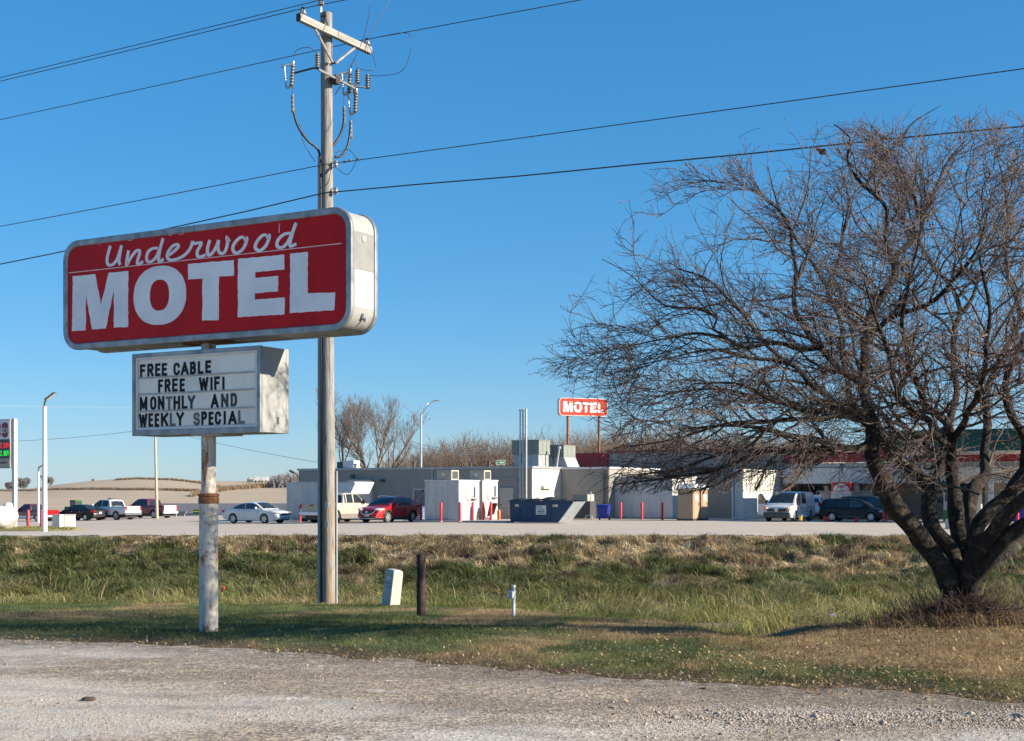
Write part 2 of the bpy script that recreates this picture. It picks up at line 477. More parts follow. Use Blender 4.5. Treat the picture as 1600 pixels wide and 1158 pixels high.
# ---- mesh building
class MB:
    def __init__(s):
        s.v = []; s.f = []

    def add(s, vs, fs):
        o = len(s.v)
        s.v += [tuple(p) for p in vs]
        s.f += [tuple(i + o for i in f) for f in fs]
        return s

    def box(s, x0, x1, y0, y1, z0, z1, m=None):
        vs = [Vector((x, y, z)) for z in (z0, z1) for y in (y0, y1) for x in (x0, x1)]
        if m: vs = [m @ p for p in vs]
        return s.add(vs, [(0, 2, 3, 1), (4, 5, 7, 6), (0, 1, 5, 4), (2, 6, 7, 3), (0, 4, 6, 2), (1, 3, 7, 5)])

    def cyl(s, p0, p1, r0, r1=None, n=12, cap=True):
        r1 = r0 if r1 is None else r1
        p0 = Vector(p0); p1 = Vector(p1); d = (p1 - p0).normalized()
        a = d.orthogonal().normalized(); b = d.cross(a)
        vs = []
        for p, r in ((p0, r0), (p1, r1)):
            for i in range(n):
                t = 2 * math.pi * i / n
                vs.append(p + (a * math.cos(t) + b * math.sin(t)) * r)
        fs = [(i, (i + 1) % n, n + (i + 1) % n, n + i) for i in range(n)]
        if cap: fs += [tuple(range(n))[::-1], tuple(range(n, 2 * n))]
        return s.add(vs, fs)

    def tube(s, pts, r, n=6, cap=True):
        pts = [Vector(p) for p in pts]
        rr = r if isinstance(r, (list, tuple)) else [r] * len(pts)
        vs = []
        d0 = (pts[1] - pts[0]).normalized(); a = d0.orthogonal().normalized()
        for i, p in enumerate(pts):
            d = (pts[min(i + 1, len(pts) - 1)] - pts[max(i - 1, 0)]).normalized()
            a = (a - d * a.dot(d)).normalized(); b = d.cross(a)
            for k in range(n):
                t = 2 * math.pi * k / n
                vs.append(p + (a * math.cos(t) + b * math.sin(t)) * rr[i])
        fs = []
        for i in range(len(pts) - 1):
            for k in range(n):
                fs.append((i * n + k, i * n + (k + 1) % n, (i + 1) * n + (k + 1) % n, (i + 1) * n + k))
        if cap: fs += [tuple(range(n))[::-1], tuple(range((len(pts) - 1) * n, len(pts) * n))]
        return s.add(vs, fs)

    def lathe(s, prof, n=16, m=None):   # profile (r, z) about z
        vs = []
        for r, z in prof:
            for k in range(n):
                t = 2 * math.pi * k / n
                vs.append(Vector((r * math.cos(t), r * math.sin(t), z)))
        if m: vs = [m @ p for p in vs]
        fs = []
        for i in range(len(prof) - 1):
            for k in range(n):
                fs.append((i * n + k, i * n + (k + 1) % n, (i + 1) * n + (k + 1) % n, (i + 1) * n + k))
        fs += [tuple(range(n))[::-1], tuple(range((len(prof) - 1) * n, len(prof) * n))]
        return s.add(vs, fs)

    def ball(s, c, r, nu=12, nv=8, m=None):
        rx, ry, rz = r if isinstance(r, (list, tuple)) else (r, r, r)
        c = Vector(c); vs = []; fs = []
        for j in range(nv + 1):
            ph = math.pi * j / nv
            for i in range(nu):
                t = 2 * math.pi * i / nu
                p = Vector((rx * math.sin(ph) * math.cos(t), ry * math.sin(ph) * math.sin(t), rz * math.cos(ph)))
                if m: p = m @ p
                vs.append(c + p)
        for j in range(nv):
            for i in range(nu):
                fs.append((j * nu + i, (j + 1) * nu + i, (j + 1) * nu + (i + 1) % nu, j * nu + (i + 1) % nu))
        return s.add(vs, fs)

    def prism(s, poly, y0, y1, m=None):   # polygon in (x, z), extruded along y
        n = len(poly)
        tris = tessellate_polygon([[Vector((a, b, 0)) for a, b in poly]])
        vs = [Vector((a, y0, b)) for a, b in poly] + [Vector((a, y1, b)) for a, b in poly]
        if m: vs = [m @ p for p in vs]
        fs = [tuple(t) for t in tris] + [tuple(i + n for i in t)[::-1] for t in tris]
        fs += [(i, (i + 1) % n, n + (i + 1) % n, n + i) for i in range(n)]
        return s.add(vs, fs)

    def sheet(s, rows):
        n = len(rows[0])
        vs = [p for r in rows for p in r]
        fs = [(i * n + k, i * n + k + 1, (i + 1) * n + k + 1, (i + 1) * n + k) for i in range(len(rows) - 1) for k in range(n - 1)]
        return s.add(vs, fs)

    def build(s, name, mat, parent=None, smooth=False, bevel=0, seg=2, loc=None, fixn=True):
        me = bpy.data.meshes.new(name)
        me.from_pydata(s.v, [], s.f)
        if fixn:
            bm = bmesh.new(); bm.from_mesh(me)
            bmesh.ops.recalc_face_normals(bm, faces=bm.faces)
            bm.to_mesh(me); bm.free()
        me.materials.append(M[mat])
        if smooth:
            me.shade_smooth()
            if smooth != 'all':
                try: me.set_sharp_from_angle(angle=math.radians(40))
                except Exception: pass
        o = bpy.data.objects.new(name, me)
        C.objects.link(o)
        if parent: o.parent = parent
        if loc is not None: o.location = loc
        if bevel:
            b = o.modifiers.new("bevel", 'BEVEL'); b.width = bevel; b.segments = seg; b.limit_method = 'ANGLE'
            b.harden_normals = False
        return o


def tag(o, label, cat, group=None, kind=None):
    o['label'] = label; o['category'] = cat
    if group: o['group'] = group
    if kind: o['kind'] = kind
    return o


def thing(name, label, cat, loc=(0, 0, 0), rz=0, group=None):
    o = bpy.data.objects.new(name, None)
    o.empty_display_size = .3
    C.objects.link(o)
    o.location = loc; o.rotation_euler = (0, 0, rz)
    return tag(o, label, cat, group)


def struct(o, label=None):
    o['kind'] = 'structure'
    if label: o['label'] = label
    return o


def dup(root, loc=None, rz=None, label=None, group=None, scale=None):
    def cp(o, par):
        c = o.copy(); C.objects.link(c)
        if par: c.parent = par
        for ch in list(o.children): cp(ch, c)
        return c
    r = cp(root, None)
    if loc is not None: r.location = loc
    if rz is not None: r.rotation_euler = (0, 0, rz)
    if scale is not None: r.scale = (scale,) * 3 if isinstance(scale, (int, float)) else scale
    if label: r['label'] = label
    if group: r['group'] = group
    return r


def np_mesh(name, verts, faces, mat, cover=None, smooth=False):
    """verts (n,3); faces list of (m,k) arrays"""
    me = bpy.data.meshes.new(name)
    me.vertices.add(len(verts))
    me.vertices.foreach_set("co", np.ascontiguousarray(verts, dtype=np.float32).ravel())
    nl = sum(f.size for f in faces); nf = sum(len(f) for f in faces)
    me.loops.add(nl); me.polygons.add(nf)
    me.loops.foreach_set("vertex_index", np.concatenate([f.ravel() for f in faces]).astype(np.int32))
    st = []; o = 0
    for f in faces:
        st.append(o + np.arange(len(f)) * f.shape[1]); o += f.size
    me.polygons.foreach_set("loop_start", np.concatenate(st).astype(np.int32))
    me.update(calc_edges=True)
    if cover is not None:
        a = me.attributes.new('cover', 'FLOAT_COLOR', 'POINT')
        c4 = np.ones((len(verts), 4), np.float32); c4[:, :3] = cover
        a.data.foreach_set('color', c4.ravel())
    me.materials.append(M[mat])
    if smooth: me.shade_smooth()
    me.validate()
    ob = bpy.data.objects.new(name, me)
    C.objects.link(ob)
    return ob


class Paths:
    """many tapered tubes gathered into one mesh, grouped by point count for speed"""
    def __init__(s): s.d = {}

    def add(s, pts, rad):
        s.d.setdefault(len(pts), []).append((pts, rad))

    def build(s, name, mat, k=3, parent=None, off=(0, 0, 0)):
        V = []; FQ = []; o = 0
        for n, L in s.d.items():
            pts = np.array([[tuple(q) for q in p] for p, _ in L], float) - np.array(off)
            rad = np.array([r for _, r in L], float)
            N = len(L)
            t = np.empty_like(pts)
            t[:, 1:-1] = pts[:, 2:] - pts[:, :-2]; t[:, 0] = pts[:, 1] - pts[:, 0]; t[:, -1] = pts[:, -1] - pts[:, -2]
            t /= np.linalg.norm(t, axis=2, keepdims=True) + 1e-9
            ref = np.zeros((N, 1, 3)); ch = pts[:, -1] - pts[:, 0]
            ax = np.argmin(np.abs(ch), axis=1); ref[np.arange(N), 0, ax] = 1
            a = np.cross(t, np.broadcast_to(ref, t.shape)); a /= np.linalg.norm(a, axis=2, keepdims=True) + 1e-9
            b = np.cross(t, a)
            ang = 2 * np.pi * np.arange(k) / k
            ring = pts[:, :, None, :] + rad[:, :, None, None] * (a[:, :, None, :] * np.cos(ang)[None, None, :, None] + b[:, :, None, :] * np.sin(ang)[None, None, :, None])
            V.append(ring.reshape(-1, 3))
            base = o + (np.arange(N) * n * k)[:, None, None]
            i = np.arange(n - 1)[None, :, None] * k; j = np.arange(k)[None, None, :]; j2 = (j + 1) % k
            q = np.stack([base + i + j, base + i + j2, base + i + k + j2, base + i + k + j], -1)
            FQ.append(q.reshape(-1, 4)); o += N * n * k
        ob = np_mesh(name, np.concatenate(V), [np.concatenate(FQ)], mat, smooth=True)
        if parent: ob.parent = parent
        return ob


def catmull(pts, step=None, n=8):
    out = []
    P_ = [pts[0]] + list(pts) + [pts[-1]]
    for i in range(1, len(P_) - 2):
        p0, p1, p2, p3 = [np.array(q, float) for q in P_[i - 1:i + 3]]
        m = n if step is None else max(1, int(np.linalg.norm(p2[:3] - p1[:3]) / step))
        for k in range(m):
            t = k / m
            out.append(.5 * ((2 * p1) + (-p0 + p2) * t + (2 * p0 - 5 * p1 + 4 * p2 - p3) * t * t + (-p0 + 3 * p1 - 3 * p2 + p3) * t ** 3))
    out.append(np.array(pts[-1], float))
    return out


def ribbon(mb, pts, w, y0, y1):
    """stroke of width w along 2-D points (x,z), as a thin slab from y0 to y1, mitred joins"""
    pts = [np.array(p, float) for p in pts]
    L = []; Rr = []
    for i, p in enumerate(pts):
        a = pts[i] - pts[i - 1] if i else pts[1] - pts[0]
        b = pts[i + 1] - pts[i] if i < len(pts) - 1 else a
        a = a / (np.linalg.norm(a) + 1e-9); b = b / (np.linalg.norm(b) + 1e-9)
        na = np.array((-a[1], a[0])); nb = np.array((-b[1], b[0]))
        m = na + nb; l = np.linalg.norm(m)
        m = na if l < .3 else m / l
        sc = min(1.6, 1 / max(.4, float(m @ na)))
        ww = w[i] if hasattr(w, '__len__') else w
        L.append(p + m * ww / 2 * sc); Rr.append(p - m * ww / 2 * sc)
    n = len(pts)
    vs = [(q[0], y0, q[1]) for q in L] + [(q[0], y0, q[1]) for q in Rr] + [(q[0], y1, q[1]) for q in L] + [(q[0], y1, q[1]) for q in Rr]
    fs = []
    for i in range(n - 1):
        fs += [(i, i + 1, n + i + 1, n + i), (2 * n + i, 3 * n + i, 3 * n + i + 1, 2 * n + i + 1),
               (i, 2 * n + i, 2 * n + i + 1, i + 1), (n + i, n + i + 1, 3 * n + i + 1, 3 * n + i)]
    fs += [(0, n, 3 * n, 2 * n), (n - 1, 3 * n - 1, 4 * n - 1, 2 * n - 1)]
    mb.add(vs, fs)


# condensed block letters as strokes in a unit box
def arc(cx, cy, rx, ry, a0, a1, n=8):
    return [(cx + rx * math.cos(math.radians(a0 + (a1 - a0) * i / n)), cy + ry * math.sin(math.radians(a0 + (a1 - a0) * i / n))) for i in range(n + 1)]


GL = {
    'F': [[(0, 0), (0, 1)], [(0, 1), (1, 1)], [(0, .52), (.8, .52)]],
    'E': [[(0, 0), (0, 1)], [(0, 1), (1, 1)], [(0, .52), (.85, .52)], [(0, 0), (1, 0)]],
    'R': [[(0, 0), (0, 1)], [(0, 1), (.6, 1)] + arc(.6, .75, .4, .25, 90, -90) + [(0, .5)], [(.5, .5), (1, 0)]],
    'P': [[(0, 0), (0, 1)], [(0, 1), (.6, 1)] + arc(.6, .74, .4, .26, 90, -90) + [(0, .48)]],
    'B': [[(0, 0), (0, 1)], [(0, 1), (.55, 1)] + arc(.55, .77, .38, .23, 90, -90) + [(0, .54)], [(0, .54), (.6, .54)] + arc(.6, .27, .4, .27, 90, -90) + [(0, 0)]],
    'C': [arc(.5, .72, .5, .28, 10, 180, 8) + arc(.5, .28, .5, .28, 180, 350, 8)],
    'O': [arc(.5, .72, .5, .28, 0, 180, 8) + arc(.5, .28, .5, .28, 180, 360, 8) + [(1, .72)]],
    'D': [[(0, 0), (0, 1)], [(0, 1), (.5, 1)] + arc(.5, .7, .5, .3, 90, 0, 6) + arc(.5, .3, .5, .3, 0, -90, 6) + [(0, 0)]],
    'A': [[(0, 0), (.5, 1)], [(.5, 1), (1, 0)], [(.2, .3), (.8, .3)]],
    'L': [[(0, 1), (0, 0)], [(0, 0), (1, 0)]],
    'W': [[(0, 1), (.25, 0)], [(.25, 0), (.5, .9)], [(.5, .9), (.75, 0)], [(.75, 0), (1, 1)]],
    'I': [[(.5, 0), (.5, 1)]],
    'M': [[(0, 0), (0, 1)], [(0, 1), (.5, .15)], [(.5, .15), (1, 1)], [(1, 1), (1, 0)]],
    'N': [[(0, 0), (0, 1)], [(0, 1), (1, 0)], [(1, 0), (1, 1)]],
    'T': [[(0, 1), (1, 1)], [(.5, 1), (.5, 0)]],
    'H': [[(0, 0), (0, 1)], [(1, 0), (1, 1)], [(0, .52), (1, .52)]],
    'Y': [[(0, 1), (.5, .5)], [(1, 1), (.5, .5)], [(.5, .5), (.5, 0)]],
    'K': [[(0, 0), (0, 1)], [(0, .38), (1, 1)], [(.35, .6), (1, 0)]],
    'S': [arc(.5, .75, .5, .25, 15, 270, 9) + arc(.5, .25, .5, .25, 90, -165, 9)],
    'X': [[(0, 0), (1, 1)], [(0, 1), (1, 0)]],
    'G': [arc(.5, .72, .5, .28, 10, 180, 8) + arc(.5, .28, .5, .28, 180, 360, 8) + [(1, .45)], [(.55, .45), (1, .45)]],
    '2': [arc(.5, .75, .5, .25, 170, -20, 8) + [(0, 0), (1, 0)]],
    '5': [[(1, 1), (.05, 1), (0, .55), (.5, .62)] + arc(.5, .31, .5, .31, 90, -160, 8)],
    '3': [arc(.5, .76, .48, .24, 160, -80, 8), arc(.5, .26, .5, .26, 85, -160, 8)],
    '8': [arc(.5, .76, .45, .24, 0, 360, 12), arc(.5, .26, .5, .26, 0, 360, 12)],
    '9': [arc(.5, .72, .5, .28, 0, 360, 12), [(1, .72), (.9, .2), (.4, 0)]],
    '.': [[(.4, 0), (.6, 0)]],
    '&': [arc(.5, .78, .35, .22, -60, 240, 10) + [(1, 0)], arc(.45, .27, .45, .27, 60, 330, 8) + [(1, .5)]],
}


def glyph(mb, ch, x0, x1, z0, z1, w, y0, dy=.004):
    """stroke letter facing -y whose back lies at y0"""
    h = w / 2
    for k, st in enumerate(GL[ch]):
        pts = []
        for a, b in st:
            pts.append((x0 + h + a * (x1 - x0 - w), z0 + h + b * (z1 - z0 - w)))
        # lengthen square ends
        if len(pts) >= 2:
            def ext(p, q):
                d = np.array(p, float) - np.array(q, float); l = np.linalg.norm(d) + 1e-9
                return tuple(np.array(p) + d / l * h * .98)
            if ch not in 'AWMNYKVX&' or True:
                pts[0] = ext(pts[0], pts[1]); pts[-1] = ext(pts[-1], pts[-2])
        ribbon(mb, pts, w, y0, y0 - dy - .0006 * k)


def word(mb, text, x0, x1, z0, z1, w, y0, dy=.004, gap=.25):
    n = len(text)
    cw = (x1 - x0) / (n + (n - 1) * gap)
    x = x0
    for ch in text:
        if ch != ' ':
            if ch == 'I': glyph(mb, ch, x + cw * .3, x + cw * .7, z0, z1, w, y0, dy)
            else: glyph(mb, ch, x, x + cw, z0, z1, w, y0, dy)
        x += cw * (1 + gap)

# ------------------------------------------------------------------ terrain
EDX = [-300, -40, -20, -12, -6.2, -3.0, 0.0, 2.3, 4.4, 12, 40, 300]
EDY = [26, 24, 21.5, 19.4, 16.7, 15.6, 13.7, 12.5, 11.8, 10.3, 9, 8]
LIX = [-300, -20, -8, -5, -2, 0, 2, 3.3, 5, 9, 300]
LIY = [31, 30, 29, 28.5, 28.5, 25.5, 21.5, 19.4, 18.8, 18.6, 18.6]


def edge_y(X):
    return np.interp(X, EDX, EDY) + .7 * (fbm(np.asarray(X) * .9, 3.3, 4) - .5) + .55 * (fbm(np.asarray(X) * 4.5, 7.1, 6) - .5)


def lot_z(X, Y):
    X = np.asarray(X, float); Y = np.asarray(Y, float)
    return -.1 - .02 * np.clip(-X - 3, 0, 40) * ss(58.5, 100, Y)


def ground_z(X, Y):
    X = np.asarray(X, float); Y = np.asarray(Y, float)
    lip = np.interp(X, LIX, LIY) + .8 * (fbm(X * .5, 1.7, 9) - .5)
    lawn = np.where(Y < 17.75, -.03, -.03 - .05 * (np.minimum(Y, 40) - 17.75))
    lawn = lawn + .16 * np.exp(-((X - 5.9) / 2.3) ** 2 - ((Y - 16.6) / 2.2) ** 2)
    lawn = lawn - .22 * np.exp(-((X - 3.25) / .55) ** 2) * ss(15.8, 18.6, Y) * (1 - ss(22, 26, Y))
    lawn = lawn + .05 * (fbm(X * .7, Y * .7, 31) - .5) * ss(0, 1.5, Y - edge_y(X))
    bott = -1.35 + .14 * (fbm(X * .5, Y * .5, 12) - .5)
    t = ss(0, 1, (Y - lip) / np.maximum(37.5 - lip, 3))
    drop = ss(0, .9, Y - lip) * .22
    z = lawn * (1 - t) + bott * t - drop * (1 - t)
    bank = ss(43, 58.2, Y)
    rough = ((fbm(X * .55, Y * .55, 21) - .5) * .5 + (fbm(X * 1.7, Y * 1.7, 22) - .5) * .62) * np.sin(np.clip((Y - 41) / 16.2, 0, 1) * math.pi)
    z = z * (1 - bank) + (-.10) * bank + rough
    # step up from the gravel
    e = Y - edge_y(X)
    return z + np.where(e < .5, -.05 * (1 - ss(-.1, .5, e)), 0)


def gravel_z(X, Y):
    return -.02 + .035 * (fbm(X * .6, Y * .9, 77) - .5) - .05 * ss(-.1, .5, np.asarray(Y) - edge_y(X))


def cover_col(X, Y):
    """what grows or lies at each spot: green turf, straw, brown litter"""
    X = np.asarray(X, float); Y = np.asarray(Y, float)
    def c(r, g, b): return np.array([r, g, b])[None, :]
    lip = np.interp(X, LIX, LIY)
    n1 = fbm(X * .55, Y * .4, 41); n2 = fbm(X * 2.2, Y * 1.4, 42); n3 = fbm(X * .23, Y * .3, 43)
    green = c(.066, .095, .026); lush = c(.130, .148, .046); yell = c(.30, .285, .10)
    straw = c(.385, .295, .175); brown = c(.125, .088, .056); pale = c(.50, .40, .25)
    def mix(a, b, t): return a * (1 - t[:, None]) + b * t[:, None]
    # lawn
    e = Y - edge_y(X)
    lawn = mix(green * np.ones((len(X), 1)), lush, ss(.4, .65, n2))
    dry = ss(.52, .68, n1 + .16 * ss(3.0, 4.6, X) + .10 * (n2 - .5))
    dry = np.maximum(dry, ss(.40, .58, n2 * .6 + n1 * .4 + .08) * np.exp(-(((X - 6.0) / 3.2) ** 2 + ((Y - 15.4) / 2.2) ** 2) ** 2) * 1.0)
    dry = np.maximum(dry, .95 * np.exp(-(((X + 7.9) / 2.3) ** 2) ** 2 - (((Y - 22.6) / 1.7) ** 2) ** 2))
    lawn = mix(lawn, straw * .8 * np.array([1, .92, .85])[None], np.clip(dry, 0, 1) * .88)
    lawn = mix(lawn, brown * .8, (1 - ss(.1, 1.1, e + .9 * (n2 - .5))) * .95)
    # ditch
    dit = mix(lush * np.ones((len(X), 1)), yell, ss(.38, .62, n1))
    dit = mix(dit, green, ss(.55, .7, n2) * .45); dit = mix(dit, straw, ss(.56, .68, fbm(X * .8, Y * .8, 49)) * .6)
    # bank: straw with green and brown clumps, left end greener
    leftness = 1 - ss(-14, -3, X)
    g = ss(.52, .62, n1 * .6 + n2 * .4 + .16 * (1 - ss(44, 53, Y)) - .12 * ss(53, 57.5, Y) + .11 * leftness)
    bank = mix(straw * np.ones((len(X), 1)), pale, ss(.4, .65, n2))
    bank = mix(bank, brown, ss(.47, .60, fbm(X * 1.7, Y * 1.3, 48)) * .85)
    bank = mix(bank, green * .85 + lush * .2, g * .85)
    t = ss(36, 46, Y + 5 * (n1 - .5))
    low = mix(dit, bank, t)
    w = ss(-.3, .6, Y - lip)
    return mix(lawn, low, w)


def grid_mesh(name, xs, ys, zf, mat, cover=None):
    X, Y = np.meshgrid(xs, ys)
    Xf, Yf = X.ravel(), Y.ravel()
    Z = zf(Xf, Yf)
    n = len(xs); m = len(ys)
    i = np.arange(m - 1)[:, None] * n + np.arange(n - 1)[None, :]
    q = np.stack([i, i + 1, i + n + 1, i + n], -1).reshape(-1, 4)
    o = np_mesh(name, np.stack([Xf, Yf, Z], 1), [q], mat, cover(Xf, Yf) if cover else None, smooth=True)
    return o


xs = np.concatenate([[-300, -150, -80, -50, -38], np.arange(-30, 30.01, .16), [38, 50, 80, 150, 300]])
ys = np.concatenate([[6, 8, 9], np.arange(9.5, 32, .12), np.arange(32, 58.9, .3)])


def lawn_sheet_z(X, Y):
    z = ground_z(X, Y)
    return np.where(Y < edge_y(X) - .35, -.30, z)


struct(grid_mesh('grass_ground', xs, ys, lawn_sheet_z, 'soil', cover_col))
xg = np.concatenate([[-300, -120, -60, -35], np.arange(-24, 24.01, .12), [35, 60, 120, 300]])
yg = np.concatenate([[-200, -60, -20, -5, 2, 5], np.arange(7, 23, .1), [24, 26, 28]])


def gravel_sheet_z(X, Y):
    e = Y - edge_y(X)
    return np.where(e > .6, -.9, gravel_z(X, Y))


def edge_line(X): return np.interp(X, EDX, EDY)


def dirt_col(X, Y):
    e = Y - edge_y(X) + 1.1 * (fbm(X * 1.3, Y * 1.3, 71) - .5)
    t = ss(-1.7, -.1, e) * .95
    t = np.maximum(t, .6 * ss(.52, .64, fbm(X * .40 + 4, Y * 1.5, 72)))
    for off in (2.1, 3.6, 4.4):
        t = np.maximum(t, .5 * np.exp(-((Y - (edge_line(X) - off)) / .14) ** 2) * ss(.35, .6, fbm(X * .5, Y * 3, 74 + int(off * 3))))
    pale = .6 * ss(.42, .6, fbm(X * .35 + 2, Y * .9, 73) + .28 * ss(-1, -4, X) * 0 + .22 * (1 - ss(-4.5, 1.5, X)) - .25 * ss(12.2, 14.5, Y))
    return np.stack([t, pale, t], 1)


struct(grid_mesh('gravel_lot', xg, yg, gravel_sheet_z, 'gravel', dirt_col))

# paved forecourt beyond the bank
xs2 = np.concatenate([[-160, -100], np.arange(-70, 71, 3.5), [100, 160]])
ys2 = np.concatenate([[58.35, 60, 62], np.arange(64, 152, 4)])
struct(grid_mesh('forecourt', xs2, ys2, lot_z, 'lot_concrete'))
# soil under and beside it, out to the horizon
b = MB()
b.box(-300, 300, 57.9, 151.8, -2.6, -2.3)
ob = b.build('subsoil', 'dark_clod'); struct(ob)


# hill and fields behind: rows of the hillside given as (distance, height above the forecourt)
CRX = [-3000, -600, 0, 50, 90, 130, 182, 215, 270, 300, 340, 400, 447, 480, 700, 1000, 1600, 4500]
CRY = [764, 766, 766, 763, 757, 752.5, 748.5, 746.5, 747.5, 750, 752, 752.5, 752, 748, 744, 744, 748, 752]


def hill_z(X, Y):
    X = np.asarray(X, float); Y = np.asarray(Y, float)
    px = 800 + F * X / Y
    cr = np.interp(px, CRX, CRY)
    yrow = np.interp(Y, [148, 160, 190, 225, 520], [0, 1, 2, 3, 4])
    y0 = np.full_like(px, 807.0); y1 = np.full_like(px, 804.0); y2 = np.full_like(px, 788.0); y3 = np.full_like(px, 782.5)
    lv = [y0, y1, y2, y3, cr]
    k = np.clip(np.floor(yrow).astype(int), 0, 3); f = yrow - k
    st = np.stack(lv)
    a = st[k, np.arange(len(px))]; bb = st[k + 1, np.arange(len(px))]
    row = a * (1 - f) + bb * f
    z = EYE - (row - HOR) / F * Y
    zc = EYE - (cr - HOR) / F * 520
    z = np.where(Y > 520, zc - (Y - 520) * .02, z)
    return z + .5 * (fbm(X * .03, Y * .03, 61) - .5) * ss(220, 320, Y)


ysh = np.concatenate([np.arange(148, 230, 4), np.arange(232, 560, 12), [600, 800, 1500, 4000, 9000]])
q = np.concatenate([[-3, -1.6, -1], np.arange(-.62, .42, .01), [.6, 1, 1.6, 3]])
Xh = (q[None, :] * ysh[:, None]); Yh = np.repeat(ysh[:, None], len(q), 1)
Zh = hill_z(Xh.ravel(), Yh.ravel())
nq = len(q); ii = np.arange(len(ysh) - 1)[:, None] * nq + np.arange(nq - 1)[None, :]
struct(np_mesh('hill', np.stack([Xh.ravel(), Yh.ravel(), Zh], 1), [np.stack([ii, ii + 1, ii + nq + 1, ii + nq], -1).reshape(-1, 4)], 'field', smooth=True))
# paved side road climbing away behind the parked pickups
rows = []
for Y in np.arange(150, 196, 5):
    r = []
    for pxx in np.linspace(225, 560, 12):
        X = (pxx - 800) / F * Y
        r.append((X, Y, float(hill_z(np.array([X]), np.array([Y]))[0]) + .06))
    rows.append(r)
struct(MB().sheet(rows).build('side_road', 'asphalt', smooth='all'))

# grass island at the left end of the forecourt
isl = MB()
pts = [XY(-60, 69.5), XY(30, 69.0), XY(74, 68.6), XY(118, 70), XY(128, 73), XY(100, 82), XY(40, 84), XY(-60, 84)]
c0 = np.mean(pts, 0)
ring0 = [(x, y, float(lot_z(x, y)) + .004) for x, y in pts]
ring1 = [(x * .985 + c0[0] * .015, y * .985 + c0[1] * .015, float(lot_z(x, y)) + .10) for x, y in pts]
n = len(pts)
isl.add(ring0 + ring1 + [(c0[0], c0[1], float(lot_z(*c0)) + .14)], [(i, (i + 1) % n, n + (i + 1) % n, n + i) for i in range(n)] + [(n + i, n + (i + 1) % n, 2 * n) for i in range(n)])
o = isl.build('grass_verge', 'soil', smooth='all'); struct(o)
a = o.data.attributes.new('cover', 'FLOAT_COLOR', 'POINT')
for i, (x, y) in enumerate(pts + pts + [tuple(c0)]):
    a.data[i].color = (.16, .17, .055, 1) if i % 3 else (.30, .24, .12, 1)


# ------------------------------------------------------------------ grass
def blades(name, N, xr, yr, hfun, width, accept, lean, seg2=False, tint=.35, zfun=ground_z, colfun=cover_col):
    # uniform on screen-ish: more blades near the camera
    Y = yr[0] * (yr[1] / yr[0]) ** R.random(N)
    half = Y * .46 + 1.6
    X = (R.random(N) * 2 - 1) * half if xr is None else xr[0] + R.random(N) * (xr[1] - xr[0])
    k = accept(X, Y)
    X, Y = X[k], Y[k]; N = len(X)
    h = hfun(X, Y) * (.6 + .7 * R.random(N))
    z = zfun(X, Y) - .01
    th = R.random(N) * 2 * np.pi
    ln = lean * h * (.3 + R.random(N))
    wdir = fbm(X * .8, Y * .8, 90) * 9
    la = wdir + R.normal(0, .9, N)
    lx, ly = np.cos(la) * ln, np.sin(la) * ln
    w = width * (.6 + .8 * R.random(N)) * np.maximum(1, Y / 26)
    ax, ay = np.cos(th) * w / 2, np.sin(th) * w / 2
    col = colfun(X, Y) * ((1 - tint + 2 * tint * R.random(N)) * (.5 + 1.0 * vnoise(X * 5.5, Y * 4, 33)))[:, None]
    hue = R.normal(0, .10, N)
    col[:, 0] *= 1 + hue; col[:, 2] *= 1 - hue * .5
    col = np.clip(col, .003, .8)
    if seg2:
        mid = .55
        v = np.stack([np.stack([X - ax, Y - ay, z], 1), np.stack([X + ax, Y + ay, z], 1),
                      np.stack([X - ax * .7 + lx * .28, Y - ay * .7 + ly * .28, z + h * mid], 1), np.stack([X + ax * .7 + lx * .28, Y + ay * .7 + ly * .28, z + h * mid], 1),
                      np.stack([X + lx, Y + ly, z + h * (1 - .25 * lean)], 1)], 1).reshape(-1, 3)
        i = np.arange(N)[:, None] * 5
        fs = [np.concatenate([i, i + 1, i + 3, i + 2], 1), np.concatenate([i + 2, i + 3, i + 4], 1)]
        cc = np.repeat(col, 5, 0)
    else:
        v = np.stack([np.stack([X - ax, Y - ay, z], 1), np.stack([X + ax, Y + ay, z], 1), np.stack([X + lx, Y + ly, z + h], 1)], 1).reshape(-1, 3)
        i = np.arange(N)[:, None] * 3
        fs = [np.concatenate([i, i + 1, i + 2], 1)]
        cc = np.repeat(col, 3, 0)
    return np_mesh(name, v, fs, 'grass_blade', cc)


def lip_y(X): return np.interp(X, LIX, LIY)


o = blades('mown_grass', 540000, None, (10.2, 32), lambda X, Y: .035 + .04 * fbm(X * 1.1, Y * 1.1, 55), .0055,
           lambda X, Y: (Y - edge_y(X) > -.05 + .5 * (vnoise(X * 3, Y * 3, 5) - .3)) & (Y < lip_y(X) + .8) & (R.random(len(X)) < .25 + .75 * ss(0, .9, Y - edge_y(X))), .7)
tag(o, 'short mown turf with dry leaves between the gravel and the ditch', 'grass', kind='stuff')
o = blades('ditch_grass', 235000, None, (18.3, 47), lambda X, Y: .06 + ss(0, 2.2, Y - lip_y(X)) * (.08 + .44 * ss(.3, .75, fbm(X * 1.2, Y * 1.2, 56))), .011,
           lambda X, Y: (Y > lip_y(X) - .1) & (vnoise(X * 2.1, Y * 2.1, 18) + .55 * R.random(len(X)) > .40), 1.1, True, .45)
tag(o, 'long yellow green grass filling the ditch bottom', 'grass', kind='stuff')
o = blades('bank_grass', 390000, None, (41, 59.3), lambda X, Y: (.10 + .36 * ss(.35, .7, fbm(X * 1.1, Y * 1.1, 57))) * (1 - .80 * ss(54.5, 58.0, Y)), .012,
           lambda X, Y: vnoise(X * 1.9, Y * 1.9, 8) + .55 * R.random(len(X)) > .38, 1.1, True, .5)
